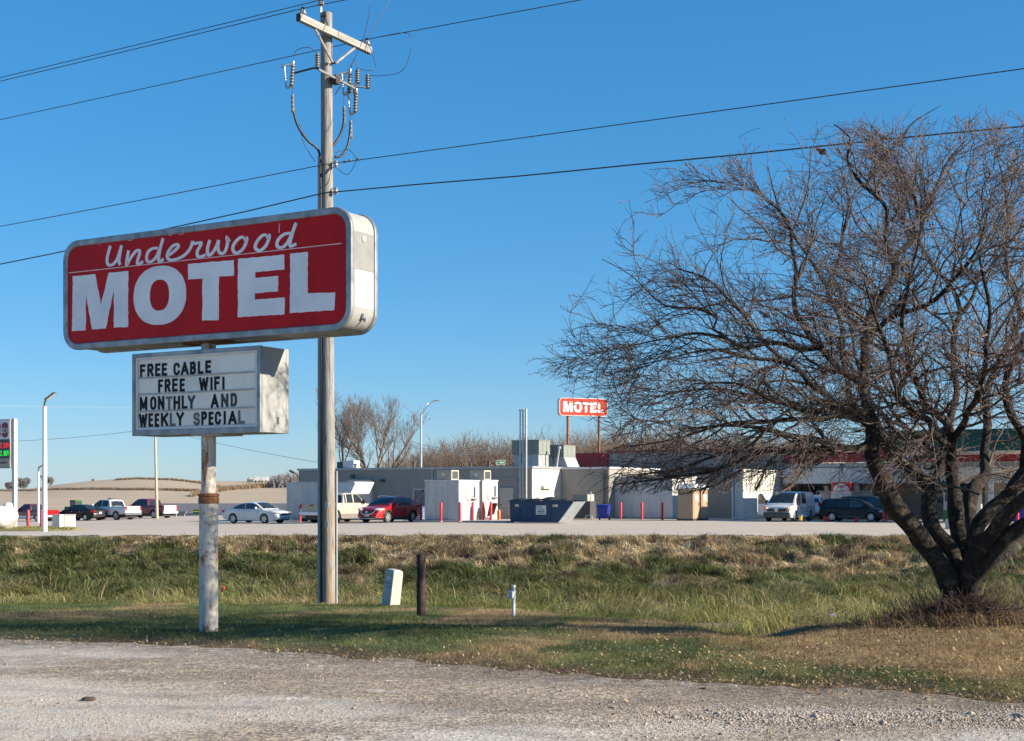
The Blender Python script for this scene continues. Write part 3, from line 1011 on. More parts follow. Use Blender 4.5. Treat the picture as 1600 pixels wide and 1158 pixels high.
tag(o, 'rough straw coloured and green tussocks on the far ditch bank', 'grass', kind='stuff')
o = blades('weed_stalks', 9000, None, (30, 57), lambda X, Y: .28 + .45 * R.random(len(X)) * (1 - .6 * ss(53, 57, Y)), .007, lambda X, Y: (Y > lip_y(X) + 3) & (fbm(X * .6, Y * .6, 66) + .3 * R.random(len(X)) > .62), .7, True, .5, colfun=lambda X, Y: np.array([.42, .31, .17])[None, :] * (.4 + 1.0 * R.random((len(X), 1))))
tag(o, 'tall dry weed stalks standing in the ditch', 'weeds', kind='stuff')
def isl_in(X, Y):
    px = 800 + F * X / Y
    return (Y > 69.3) & (Y < 82) & (px < 118 - (Y - 73).clip(0) * 2)
o = blades('verge_grass', 14000, (-27, -20), (69, 83), lambda X, Y: .10 + 0 * X, .012, isl_in, .7, False, .4, lambda X, Y: lot_z(X, Y) + .1,
           lambda X, Y: np.array([.20, .20, .07])[None, :] * (.7 + .7 * fbm(X, Y, 3))[:, None] + np.array([.12, .06, .02])[None, :] * ss(.5, .6, fbm(X * .6, Y * .6, 8))[:, None])
tag(o, 'thin grass on the verge around the white tank', 'grass', kind='stuff')


# fallen leaves and straw litter on the near grass
def leaves(name, N, label):
    Y = 10.6 * (21 / 10.6) ** R.random(N); X = (R.random(N) * 2 - 1) * (Y * .385 + .3)
    e = Y - edge_y(X)
    p = ss(-.25, .3, e) * (1 - ss(1.0, 6, e)) * (.25 + .75 * ss(-1, 4, X)) + .8 * np.exp(-((X - 5.6) / 3.0) ** 2 - ((Y - 15.2) / 2.4) ** 2) + .5 * np.exp(-(e / .35) ** 2)
    k = (R.random(N) < p) & (Y < lip_y(X) + .5)
    X, Y = X[k], Y[k]; N = len(X)
    z = np.maximum(ground_z(X, Y), gravel_z(X, Y)) + .012 + .03 * R.random(N)
    s = .008 + .014 * R.random(N)
    th = R.random(N) * 6.28; tl = R.normal(0, .45, (N, 2))
    ct, st_ = np.cos(th), np.sin(th)
    prof = [(-1, 0, 0), (-.2, .5, .15), (1, 0, .1), (-.2, -.5, .15)]
    vs = []
    for a, b_, c_ in prof:
        x = (a * ct - b_ * st_) * s; y = (a * st_ + b_ * ct) * s
        vs.append(np.stack([X + x, Y + y, z + x * tl[:, 0] + y * tl[:, 1] + c_ * s], 1))
    v = np.stack(vs, 1).reshape(-1, 3)
    i = np.arange(N)[:, None] * 4
    pal = np.array([(.36, .24, .12), (.26, .15, .07), (.42, .32, .18), (.18, .10, .055), (.42, .34, .21)])
    col = pal[R.integers(0, 5, N)] * (.7 + .6 * R.random((N, 1)))
    o = np_mesh(name, v, [np.concatenate([i, i + 1, i + 2, i + 3], 1)], 'grass_blade', np.repeat(col, 4, 0))
    tag(o, label, 'leaves', kind='stuff')


leaves('fallen_leaves', 40000, 'tan and brown fallen leaves scattered along the gravel edge and under the tree')

# loose stones on the gravel
ico = np.array([(0, 0, 1), (.89, 0, .45), (.28, .85, .45), (-.72, .53, .45), (-.72, -.53, .45), (.28, -.85, .45), (.72, .53, -.45), (-.28, .85, -.45), (-.89, 0, -.45), (-.28, -.85, -.45), (.72, -.53, -.45), (0, 0, -1)])
icf = np.array([(0, 1, 2), (0, 2, 3), (0, 3, 4), (0, 4, 5), (0, 5, 1), (1, 6, 2), (2, 7, 3), (3, 8, 4), (4, 9, 5), (5, 10, 1), (2, 6, 7), (3, 7, 8), (4, 8, 9), (5, 9, 10), (1, 10, 6), (11, 7, 6), (11, 8, 7), (11, 9, 8), (11, 10, 9), (11, 6, 10)])
N = 260000
Y = 8.6 * (18 / 8.6) ** R.random(N); X = (R.random(N) * 2 - 1) * (Y * .385 + .3)
dens = .15 + .5 * np.exp(-((Y - (10.9 - .02 * X)) / .55) ** 2) * ss(-.6, 1.5, X) + .35 * ss(.56, .72, fbm(X * .5, Y * 1.2, 15))
k = (Y < edge_y(X) + .05) & (R.random(N) < dens)
X, Y = X[k], Y[k]; N = len(X)
s = (.0022 + .0055 * R.random(N) ** 3 + .010 * (R.random(N) > .997)) 
s = s * (1 + .7 * np.exp(-((Y - 10.9) / .6) ** 2) * ss(0, 2, X))
sc = np.stack([s * (.8 + .6 * R.random(N)), s * (.8 + .6 * R.random(N)), s * (.5 + .3 * R.random(N))], 1)
v = ico[None] * sc[:, None, :] * (1 + .35 * (R.random((N, 12, 1)) - .5))
th = R.random(N) * 6.28; c_, s_ = np.cos(th)[:, None], np.sin(th)[:, None]
vx = v[:, :, 0] * c_ - v[:, :, 1] * s_; vy = v[:, :, 0] * s_ + v[:, :, 1] * c_
z = gravel_z(X, Y)
v = np.stack([vx + X[:, None], vy + Y[:, None], v[:, :, 2] + (z + s * .25)[:, None]], 2).reshape(-1, 3)
o = np_mesh('loose_stones', v, [(icf[None] + (np.arange(N) * 12)[:, None, None]).reshape(-1, 3)], 'stone')
tag(o, 'grey and tan loose stones strewn over the gravel', 'stones', kind='stuff')


def gz(x, y): return float(ground_z(np.array([x]), np.array([y]))[0])


def rock(px, d, s, label, mat='dark_clod', name='stone'):
    x, y = XY(px, d); z = float(gravel_z(np.array([x]), np.array([y]))[0])
    bm = bmesh.new(); bmesh.ops.create_icosphere(bm, subdivisions=2, radius=s)
    for vv in bm.verts:
        vv.co.z *= .55; vv.co.x *= 1.5
        vv.co *= 1 + .35 * (random.random() - .5)
    me = bpy.data.meshes.new(name); bm.to_mesh(me); bm.free()
    me.materials.append(M[mat])
    o = bpy.data.objects.new(name, me); C.objects.link(o); o.location = (x, y, z + s * .3)
    tag(o, label, 'stone')


rock(139, 11.75, .045, 'dark brown clod lying alone on the pale gravel at left')
rock(1100, 12.4, .022, 'dark stone on the gravel near the grass edge right of centre')
rock(1594, 10.9, .035, 'pale stone at the right end of the gravel', 'stone')
rock(958, 11.3, .022, 'small grey stone in the middle of the gravel', 'stone')

# ------------------------------------------------------------------ motel sign on its pole
SX, SY = XY(326, 17.75)
sign_z0 = gz(SX, SY)
# local frame of the sign: x along the face, y away from the viewer
ca, sa = math.cos(ANG), math.sin(ANG)


def on_face(px, py, y_local, ox=SX, oy=SY):
    """(x, z) on the plane y = y_local of a frame at (ox, oy) turned by ANG"""
    dx = (px - 800) / F; dy = 1.0; dz = -(py - HOR) / F
    nx, ny = -sa, ca
    t = (y_local + nx * ox + ny * oy) / (nx * dx + ny * dy)
    X, Y, Z = dx * t, dy * t, EYE + dz * t
    return ((X - ox) * ca + (Y - oy) * sa, Z)


def z7(p): return (80 + p[0] / 2.969, 310 + p[1] / 2.969)


sg = thing('motel_sign', 'big red and white roadside motel sign with rounded metal frame above the letter board', 'sign', (SX, SY, 0), ANG)
HT = .27   # half thickness
FY = -HT
x0, z0_ = on_face(98, 455, FY); x1, _ = on_face(549, 420, FY)
_, zt = on_face(326, 348.5, FY); _, zb = on_face(326, 531.5, FY)
SGX0, SGX1, SGT, SGB = x0, x1, zt, zb


def rrect(x0, x1, z0, z1, r, n=7):
    pts = []
    for cx, cz, a in ((x1 - r, z1 - r, 0), (x0 + r, z1 - r, 90), (x0 + r, z0 + r, 180), (x1 - r, z0 + r, 270)):
        for i in range(n + 1):
            t = math.radians(a + 90 * i / n)
            pts.append((cx + r * math.cos(t), cz + r * math.sin(t)))
    return pts


def frame_ring(mb, outer, inner, y0, y1):
    n = len(outer)
    vs = [(a, y0, b) for a, b in outer] + [(a, y0, b) for a, b in inner] + [(a, y1, b) for a, b in outer] + [(a, y1, b) for a, b in inner]
    fs = []
    for i in range(n):
        j = (i + 1) % n
        fs += [(i, j, n + j, n + i), (i, 2 * n + i, 2 * n + j, j), (n + i, n + j, 3 * n + j, 3 * n + i), (2 * n + i, 3 * n + i, 3 * n + j, 2 * n + j)]
    mb.add(vs, fs)


RC = .27
b = MB(); b.prism(rrect(x0 + .02, x1 - .02, zb + .02, zt - .02, RC - .02), -HT + .03, HT - .03)
b.build('cabinet', 'sign_end_paint', sg, smooth=True)
for y0, y1 in ((-HT, -HT + .06), (HT - .06, HT)):
    b = MB(); frame_ring(b, rrect(x0, x1, zb, zt, RC), rrect(x0 + .085, x1 - .085, zb + .085, zt - .085, RC - .08), y0, y1)
    b.build('frame', 'sign_aluminium', sg, smooth=True, bevel=.012)
    b = MB(); b.prism(rrect(x0 + .08, x1 - .08, zb + .08, zt - .08, RC - .09), *( (-HT + .02, -HT + .035) if y0 < 0 else (HT - .035, HT - .02)))
    b.build('face_panel', 'sign_red', sg)
# end-cap seams, patch panels, photocell and latch on the lit end
b = MB(); b.box(x1 - .021, x1 - .016, -HT + .075, HT - .075, 4.42, zt - RC - .02); b.build('end_panel', 'sign_end_old', sg)
b = MB(); b.box(x1 - .021, x1 - .015, -HT + .085, HT - .07, 3.96, 4.415); b.build('end_panel', 'patch_white', sg)
b = MB(); b.cyl((x1 - .021, 0, 4.80), (x1 - .008, 0, 4.80), .045, n=16); b.build('vent', 'hvac_curb', sg)
b = MB(); b.box(x1 - .03, x1 + .005, -.03, .03, 3.84, 3.90); b.box(x1 - .03, x1 + .012, .005, .02, 3.80, 3.86); b.build('latch', 'galvanised', sg)
for k in range(9):
    zz = 3.95 + k * .11
    for yy in (-HT + .07, HT - .06):
        b = MB(); b.cyl((x1 - .021, yy, zz), (x1 - .013, yy, zz), .006, n=6); b.build('rivet', 'galvanised', sg)
for za, zc_ in ((zt - .082, zt + .001), (zb - .001, zb + .082)):
    b = MB(); b.box(-.004, .004, -HT - .001, -HT + .01, za, zc_); b.build('frame_joint', 'dark_grey', sg)

PY = -HT + .02      # the panel's front
# block letters
MOT = {
    'M': [(101, 361), (204, 351), (232, 494), (268, 345), (358, 337), (357, 597), (291, 600), (292, 420), (253, 604), (190, 608), (161, 440), (161, 612), (97, 616)],
    'T': [(636, 305), (848, 286), (848, 358), (779, 363), (777, 565), (701, 567), (703, 372), (636, 377)],
    'E': [(867, 281), (1082, 261), (1082, 330), (947, 342), (947, 369), (1054, 360), (1053, 432), (945, 441), (945, 470), (1084, 460), (1083, 538), (866, 552)],
    'L': [(1110, 256), (1192, 249), (1190, 440), (1317, 436), (1314, 518), (1108, 533)],
}


def jag(pts, amp):
    out = []
    for i, p in enumerate(pts):
        q = pts[(i + 1) % len(pts)]
        n = max(1, int(math.hypot(q[0] - p[0], q[1] - p[1]) / 16))
        for k in range(n):
            t = k / n
            out.append((p[0] + (q[0] - p[0]) * t + (random.uniform(-amp, amp) if k else 0), p[1] + (q[1] - p[1]) * t + (random.uniform(-amp, amp) if k else 0)))
    return out


LETTERS2D = {}
for ch in 'MOTEL':
    b = MB()
    if ch == 'O':
        n = 44
        def el(cx, cy, rx, ry, p):
            o = []
            for i in range(n):
                t = 2 * math.pi * i / n; c, s = math.cos(t), math.sin(t)
                o.append((cx + rx * math.copysign(abs(c) ** p, c), cy + ry * math.copysign(abs(s) ** p, s) - .09 * rx * c))
            return o
        oo = [on_face(*z7((a + random.uniform(-.8, .8), c + random.uniform(-.8, .8))), PY) for a, c in el(505, 450, 122, 137, .9)]
        oi = [on_face(*z7(p), PY) for p in el(503, 449, 45, 72, .85)]
        frame_ring(b, oo, oi, PY + .001, PY - .004)
        LETTERS2D['O'] = (oo, oi)
    else:
        poly = [on_face(*z7(p), PY) for p in jag(MOT[ch], 1.5)]
        LETTERS2D[ch] = [on_face(*z7(p), PY) for p in MOT[ch]]
        b.prism(poly, PY + .001, PY - .004)
    b.build('block_letter', 'letter_white', sg)
# script lettering
A5 = lambda p: (150 + p[0] / 8, 335 + p[1] / 8)
A6 = lambda p: (300 + p[0] / 8, 335 + p[1] / 8)
SCR = [
    (A5, 'u', [(182, 393), (152, 500), (140, 585), (160, 632), (210, 628), (262, 570), (298, 470), (322, 388)]),
    (A5, 'u', [(322, 388), (300, 500), (290, 580), (303, 632)]),
    (A5, 'n', [(410, 452), (393, 540), (384, 632), (435, 545), (500, 462), (542, 452), (546, 490), (524, 570), (520, 612), (548, 618), (590, 588)]),
    (A5, 'd', [(776, 422), (710, 428), (655, 470), (634, 540), (652, 592), (700, 588), (757, 530), (790, 450)]),
    (A5, 'd', [(842, 300), (812, 400), (790, 500), (785, 568), (802, 592), (848, 558)]),
    (A5, 'e', [(915, 510), (985, 455), (1032, 402), (1012, 376), (955, 402), (905, 470), (893, 530), (920, 568), (980, 566), (1060, 540), (1130, 490), (1182, 420), (1212, 335)]),
    (A5, 'r', [(1212, 335), (1224, 366), (1312, 354), (1302, 400), (1270, 460), (1272, 520), (1308, 530), (1372, 508)]),
    (A6, 'w', [(226, 322), (202, 400), (196, 478), (215, 512), (260, 480), (308, 400), (336, 322)]),
    (A6, 'w', [(336, 322), (326, 400), (336, 460), (366, 492), (410, 470), (438, 400), (447, 335), (438, 292), (470, 345)]),
    (A6, 'o', [(652, 287), (602, 292), (542, 350), (512, 420), (532, 474), (580, 478), (640, 430), (678, 352), (686, 300), (656, 332)]),
    (A6, 'o', [(932, 256), (882, 266), (822, 330), (792, 400), (816, 444), (862, 448), (920, 400), (958, 322), (968, 266), (936, 302)]),
    (A6, 'd', [(1236, 236), (1162, 246), (1092, 300), (1062, 370), (1086, 413), (1140, 408), (1198, 350), (1240, 268)]),
    (A6, 'd', [(1302, 108), (1268, 200), (1242, 290), (1226, 358), (1238, 398), (1306, 370)]),
]
cur = None; b = None; k = 0
for fn, ch, pts in SCR + [(None, None, None)]:
    if ch != cur or fn is None or (ch == 'o' and b is not None):
        if b is not None: b.build('script_letter', 'letter_white', sg)
        b = MB(); cur = ch
    if fn is None: break
    q = [on_face(*fn(tuple(p)), PY) for p in catmull(pts, n=5)]
    k += 1
    ww = []
    for i_ in range(len(q)):
        a_, c_ = q[max(i_ - 1, 0)], q[min(i_ + 1, len(q) - 1)]
        ww.append(.033 + .017 * abs(c_[1] - a_[1]) / (math.hypot(c_[0] - a_[0], c_[1] - a_[1]) + 1e-6))
    ribbon(b, q, ww, PY + .001, PY - .004 - .0007 * (k % 3))
b = MB()
q0 = on_face(107, 426.6, PY); q1 = on_face(534, 380.4, PY)
ribbon(b, [q0, ((q0[0] + q1[0]) / 2, (q0[1] + q1[1]) / 2), q1], .011, PY + .001, PY - .003)
b.build('stripe', 'stripe_pink', sg)
b = MB(); ribbon(b, [on_face(437, 349, PY), on_face(436, 364, PY)], .012, PY + .001, PY - .0025); b.build('scratch', 'stripe_pink', sg)
for arcp in ([(365, 303), (380, 320), (415, 327), (450, 322), (470, 308)], [(898, 258), (925, 264), (948, 258), (962, 246)], [(1020, 240), (1045, 252), (1080, 248), (1110, 226)], [(34, 376), (55, 370), (78, 350)]):
    b = MB(); ribbon(b, [on_face(*A5(q_), PY) for q_ in arcp], .008, PY + .001, PY - .002); b.build('peeled_edge', 'stripe_pink', sg)

# pole: thick lower pipe, flange collar, thinner upper pipe
_, zcol = on_face(326, 776, 0)
pl = MB(); pl.cyl((0, 0, sign_z0 - .3), (0, 0, zcol), .120, n=28); pl.build('lower_pole', 'rusty_pole', sg, smooth=True)
pl = MB(); pl.cyl((0, 0, zcol), (0, 0, zb + .1), .094, n=28); pl.build('upper_pole', 'rusty_pole', sg, smooth=True)
pl = MB(); pl.lathe([(.121, zcol - .09), (.131, zcol - .085), (.132, zcol - .03), (.124, zcol + .0), (.137, zcol + .005), (.137, zcol + .03), (.1, zcol + .045)], 28)
pl.build('collar', 'rust', sg, smooth=True)
pl = MB(); pl.box(-.35, .35, -.12, .12, zb - .012, zb + .03); pl.build('mounting_plate', 'rust', sg)

# letter board under it, fixed to the same pole
FY2 = -.28
bx0, _ = on_face(206.5, 620, FY2); bx1, _ = on_face(406, 610, FY2)
_, bzt = on_face(326, 545.5, FY2); _, bzb = on_face(326, 677.5, FY2)
bd = thing('letter_board', 'grey changeable letter board advertising cable and wifi below the red motel sign', 'sign board', (SX, SY, 0), ANG)
b = MB(); b.box(bx0, bx1, FY2 + .052, .28, bzb, bzt); b.build('cabinet', 'sign_end_paint', bd, bevel=.008)
b = MB(); fr = .05
frame_ring(b, [(bx0 - .004, bzb - .004), (bx1 + .004, bzb - .004), (bx1 + .004, bzt + .004), (bx0 - .004, bzt + .004)], [(bx0 + fr, bzb + .07), (bx1 - fr, bzb + .07), (bx1 - fr, bzt - fr), (bx0 + fr, bzt - fr)], FY2, FY2 + .06)
b.build('frame', 'sign_aluminium', bd, bevel=.006)
b = MB(); frame_ring(b, [(bx0 + fr - .002, bzb + .068), (bx1 - fr + .002, bzb + .068), (bx1 - fr + .002, bzt - fr + .002), (bx0 + fr - .002, bzt - fr + .002)], [(bx0 + fr + .035, bzb + .10), (bx1 - fr - .035, bzb + .10), (bx1 - fr - .035, bzt - fr - .03), (bx0 + fr + .035, bzt - fr - .03)], FY2 + .012, FY2 + .05)
b.build('inner_trim', 'white_paint', bd, bevel=.004)
b = MB(); b.box(bx0 + fr, bx1 - fr, FY2 + .035, FY2 + .045, bzb + .07, bzt - fr); b.build('face_panel', 'board_face', bd)
LY = FY2 + .034
rows7 = [
    ('FREE CABLE', [(413, 437), (447, 475), (483, 507), (514, 538), None, (568, 597), (602, 638), (645, 672), (681, 706), (716, 742)], (413, 829), (742, 806), 59),
    ('FREE  WIFI', [(497, 519), (527, 554), (562, 587), (597, 620), None, None, (686, 730), (738, 750), (757, 783), (793, 806)], (497, 900), (805, 880), 61),
    ('MONTHLY  AND', [(412, 446), (460, 488), (496, 525), (533, 562), (568, 598), (606, 632), (634, 668), None, None, (741, 777), (789, 822), (833, 862)], (412, 984), (862, 960), 62),
    ('WEEKLY  SPECIAL', [(408, 446), (452, 473), (481, 501), (510, 543), (551, 577), (581, 616), None, None, (660, 690), (697, 723), (731, 753), (760, 788), (795, 816), (822, 861), (868, 898)], (408, 1062), (898, 1038), 62),
]
faded = {(2, 3), (3, 4), (3, 8), (3, 14)}
worn = {(2, 10), (2, 11), (2, 6)}
dark_names = 0
for r, (txt, ext, pa, pb, hh) in enumerate(rows7):
    # rail the letters stand in
    ra = on_face(*z7((388, pa[1] + 9 + (388 - pa[0]) * (pb[1] - pa[1]) / (pb[0] - pa[0]))), LY)
    rb = on_face(*z7((946, pb[1] + 8 + (946 - pb[0]) * (pb[1] - pa[1]) / (pb[0] - pa[0]))), LY)
    zr = (ra[1] + rb[1]) / 2
    b = MB(); b.box(bx0 + fr + .036, bx1 - fr - .036, LY - .012, LY, zr - .012, zr + .008); b.build('letter_rail', 'board_rail', bd, bevel=.002)
    for i, ch in enumerate(txt):
        if ext[i] is None: continue
        t = (ext[i][0] - pa[0]) / (pb[0] - pa[0]); yb = pa[1] + (pb[1] - pa[1]) * t
        a0 = on_face(*z7((ext[i][0], yb)), LY); a1 = on_face(*z7((ext[i][1], yb)), LY)
        top = on_face(*z7((ext[i][0], yb - hh)), LY)
        zbse = zr + .012
        b = MB()
        dz = random.uniform(-.004, .004)
        glyph(b, ch, a0[0], a1[0], zbse + dz, zbse + dz + (top[1] - a0[1]), .034 if ch != 'I' else .034, LY - .001)
        o = b.build('letter', 'letter_faded' if (r, i) in faded else 'letter_worn' if (r, i) in worn else 'letter_black', bd)
        if (r, i) in faded: o['label'] = 'faded grey letter'
b = MB(); b.box(bx1 - .002, bx1 + .006, .03, .09, bzb + .09, bzb + .28); b.build('access_plate', 'galvanised', bd)
b = MB(); b.box(bx1 + .006, bx1 + .012, .045, .075, bzb + .11, bzb + .2); b.build('handle', 'dark_grey', bd)
b = MB(); b.box(bx1 + .0005, bx1 + .003, .222, .226, bzb + .02, bzt - .02); b.build('seam', 'sign_end_old', bd)
b = MB(); b.box(-.12, .4, -.2, .2, bzb - .02, bzb - .001); b.build('mounting_plate', 'galvanised', bd)

# ------------------------------------------------------------------ utility pole and its wires
UPD = 29.0
ux, uy = XY(513.5, UPD)
uz = gz(ux, uy)
up = thing('utility_pole', 'weathered wooden utility pole with crossarm and cutouts behind the motel sign', 'utility pole', (ux, uy, uz), ANG)
ztop = EYE + (770 - 20) / F * UPD - uz
b = MB()
prof = [(-.4, .152), (0, .150), (2, .147), (5, .138), (8, .128), (ztop, .122)]
lean = [( -.01 * z / ztop * 1.0, 0) for z, r in prof]
b.tube([(-.06 * z / ztop, 0, z) for z, r in prof], [r for z, r in prof], 20)
b.build('pole', 'pole_wood', up, smooth=True)
lx = lambda z: -.06 * z / ztop
def zup(py, d=UPD): return EYE + (770 - py) / F * d - uz
b = MB(); b.tube([(-.165, -.03, -.3), (-.165, -.03, zup(243))], .082, 14); b.build('cable_guard', 'conduit', up, smooth=True)
b = MB(); b.tube([(-.09, -.145, -.3), (-.09, -.145, zup(690)), (-.10, -.135, zup(330)), (-.11, -.13, zup(245))], .022, 8); b.build('conduit', 'cable_black', up, smooth=True)
b = MB(); b.tube([(.150, .075, -.3), (.150, .075, zup(736))], .026, 10); b.build('conduit', 'conduit', up, smooth=True)
b = MB()
for yy in (262, 296, 420, 600, 720, 820):
    b.box(-.255, -.075, -.05, -.02, zup(yy) - .03, zup(yy) + .03)
b.build('strap', 'galvanised', up)
# crossarm along local y (away from the viewer)
ca_z = zup(56.5); AX = .19
b = MB(); b.box(AX - .06, AX + .05, -1.23, 1.23, ca_z - .075, ca_z + .075); b.build('crossarm', 'arm_wood', up, bevel=.008)
b = MB(); b.box(AX - .061, AX + .051, -1.236, -1.229, ca_z - .076, ca_z + .076); b.build('arm_end', 'arm_end', up)
for s in (-1, 1):
    b = MB(); b.tube([(AX - .01, s * .72, ca_z - .05), (.14, s * .05, zup(100))], .027, 6); b.build('brace', 'arm_wood', up, bevel=.004)
b = MB(); b.cyl((-.25, 0, zup(100)), (.18, 0, zup(100)), .02); b.cyl((-.25, 0, ca_z), (.18, 0, ca_z), .02); b.cyl((-.1, -.15, zup(27)), (.02, -.1, zup(27)), .018)
b.build('bolts', 'rust_brown', up)
for zz_ in (1.7, 2.1):
    b = MB(); b.box(.02, .10, -.150, -.140, zz_, zz_ + .12); b.build('tag', 'galvanised', up)


def insulator(par, p, r=.075, h=.16, mat='porcelain', cap=True):
    x, y, z = p
    m = Matrix.Translation((x, y, z))
    b = MB(); b.lathe([(.02, 0), (r * .6, .01), (r, .03), (r * .95, .055), (r * .55, .06), (r * .8, .075), (r * .75, .1), (r * .4, .11)], 14, m)
    o = b.build('insulator', mat, par, smooth=True)
    b = MB(); b.lathe([(r * .42, .108), (r * .5, .125), (r * .36, .135), (r * .5, .15), (r * .3, .165)], 12, m); b.build('top_groove', 'cable_black', o, smooth=True)
    b = MB(); b.cyl((x, y, z - .16), (x, y, z + .01), .012, n=8); b.build('pin', 'galvanised', up)


insulator(up, (AX, -1.1, ca_z + .078))
insulator(up, (AX, 1.1, ca_z + .078))
b = MB(); b.tube([(-.18, -.04, zup(60)), (-.17, -.04, zup(10))], .02, 8); b.build('pole_top_pin', 'galvanised', up)
insulator(up, (-.17, -.04, zup(9)))
TOPZ = zup(9) + .14; ENDZ = ca_z + .215
# cutout bracket with three cutouts and three arresters
bz = zup(127); BX = .21
b = MB(); b.tube([(BX, -.62, bz + .05), (BX, .62, bz - .02)], .03, 8); b.build('cutout_bracket', 'galvanised', up)
b = MB(); b.box(.11, .25, -.07, .07, bz - .09, bz + .09); b.build('bracket_plate', 'rust_brown', up, bevel=.01)
b = MB(); b.tube([(BX, -.6, bz + .06), (.1, -.62, bz + .10), (-.34, -.75, bz + .02)], .02, 6); b.tube([(BX, -.55, bz + .05), (.10, -.5, bz + .13)], .02, 6)
b.tube([(BX, .55, bz), (.1, .6, bz + .08)], .02, 6); b.tube([(BX, .5, bz), (.30, .98, bz + .06)], .02, 6); b.tube([(BX, .5, bz), (.22, .7, bz + .1)], .02, 6); b.tube([(BX, .6, bz), (.2, .66, bz - .25)], .02, 6)
b.build('bracket_arm', 'cable_black', up)


def ribbed(par, p0, p1, r, name, mat, nrib=6):
    p0 = Vector(p0); p1 = Vector(p1); pts = []; rad = []
    for i in range(nrib * 3 + 1):
        pts.append(p0.lerp(p1, i / (nrib * 3))); rad.append(r if i % 3 == 1 else r * .62)
    b = MB(); b.tube(pts, rad, 12); return b.build(name, mat, par, smooth=True)


def cutout(x, y, z):
    i = ribbed(up, (x, y, z - .23), (x, y + .05, z + .22), .055, 'cutout_insulator', 'insulator_grey', 7)
    b = MB(); b.tube([(x, y + .05, z + .24), (x - .14, y - .06, z + .20)], .022, 6); b.tube([(x, y, z - .24), (x - .12, y - .03, z - .26)], .022, 6)
    b.ball((x, y + .05, z + .27), (.03, .03, .05), 8, 6)
    b.tube([(x - .14, y - .06, z + .2), (x - .2, y - .1, z + .18)], .03, 6)
    b.build('contact', 'galvanised', i)
    b = MB(); b.tube([(x - .14, y - .06, z + .19), (x - .12, y - .03, z - .25)], .016, 8); b.build('fuse_tube', 'porcelain', i)


cutout(-.36, -.78, bz - .02); cutout(.08, .6, bz + .12); cutout(.2, .66, bz - .30)
ribbed(up, (.10, -.5, bz + .12), (.10, -.5, bz + .42), .062, 'arrester', 'insulator_grey')
ribbed(up, (.22, .72, bz + .10), (.22, .72, bz + .40), .062, 'arrester', 'insulator_grey')
ribbed(up, (.30, .98, bz + .05), (.30, .98, bz + .35), .062, 'arrester', 'insulator_grey')
# cable terminations curving down into the guard
gtop = Vector((-.17, -.06, zup(243)))
for (x, y, z), mid in (((-.35, -.76, bz - .42), 0), ((.04, .48, bz - .42), 0), ((.16, .56, bz - .72), 1)):
    p0 = Vector((x, y, z))
    if mid:
        pts = [p0, Vector((x, y - .04, z - .35)), Vector((x, y - .16, z - .65)), Vector((.14, .2, z - .84)), Vector((.13, .05, z - .88))]
    else:
        zz_ = lambda f: gtop.z + (z - gtop.z) * f
        pts = [p0, Vector((x + .01, y * .97, zz_(.72))), Vector((x * .8 + gtop.x * .2, y * .84, zz_(.46))), Vector((x * .5 + gtop.x * .5, y * .52, zz_(.24))), Vector((gtop.x, y * .16, zz_(.08))), gtop - Vector((0, 0, .3))]
    b = MB(); b.tube([Vector(q) for q in catmull(pts, n=6)], .026, 8); c_ = b.build('riser_cable', 'cable_black', up, smooth='all')
    ribbed(c_, p0 + Vector((.01, 0, -.38)), p0, .042, 'termination', 'insulator_grey', 4)
    b = MB(); b.tube([p0, p0 + Vector((0, 0, .3))], .006, 5); b.build('lead_wire', 'wire_dark', up)
# jumpers
J = [
    [(AX, 1.1, ENDZ), (AX + .3, 1.0, ENDZ - .7), (.22, .72, bz + .42)],
    [(-.17, -.04, TOPZ), (.9, .1, TOPZ - .02), (.75, .2, TOPZ - .9), (.1, .1, TOPZ - 2.0), (.08, .66, bz + .40)],
    [(.55, 1.1, ENDZ), (1.25, 1.2, ENDZ - .05), (1.1, 1.2, ENDZ - .75), (.6, 1.05, bz + .3), (.30, .98, bz + .36)],
    [(-.36, -.73, bz + .25), (-.30, -.70, bz + .5), (-.05, -.6, bz + .55), (.10, -.5, bz + .42)],
    [(.22, .72, bz + .4), (.18, .66, bz + .62), (.08, .65, bz + .36)],
    [(.1, .1, bz - 1.5), (.3, .3, zup(232)), (.65, .2, zup(256))],
    [(.17, 0, zup(262)), (.5, 0, zup(277)), (.72, 0, zup(257))],
    [(-.30, -.6, bz - 1.0), (-.42, -.3, zup(225)), (-.28, -.1, zup(252))],
    [(-.1, -.14, zup(250)), (.02, -.14, zup(265)), (-.02, -.14, zup(285))],
    [(AX, 1.1, ENDZ), (.2, 1.7, ENDZ + .8), (.5, 2.4, ENDZ + 2.0)],
]
for pts in J:
    b = MB(); b.tube([Vector(q) for q in catmull(pts, n=7)], .007, 5); b.build('jumper_wire', 'wire_dark', up, smooth='all')
for zz, dx in ((258, .19), (300, .19)):
    b = MB(); m = Matrix.Translation((dx, -.0, zup(zz)))
    b.lathe([(.02, -.05), (.05, -.04), (.035, 0), (.05, .04), (.02, .05)], 12, m); b.build('spool', 'porcelain', up, smooth=True)
    b = MB(); b.box(.10, dx + .03, -.015, .015, zup(zz) - .07, zup(zz) - .055); b.box(.10, dx + .03, -.015, .015, zup(zz) + .055, zup(zz) + .07); b.build('clevis', 'galvanised', up)
b = MB()
for t, zz in ((.55, 257.5), (.75, 256.5), (.42, 258)):
    b.ball((t, 0, zup(zz) + .02), (.06, .025, .03), 8, 6)
b.build('connector', 'galvanised', up)

# wires run along the street (local x)
def up_world(x, y, z):
    return Vector((ux + x * ca - y * sa, uy + x * sa + y * ca, uz + z))


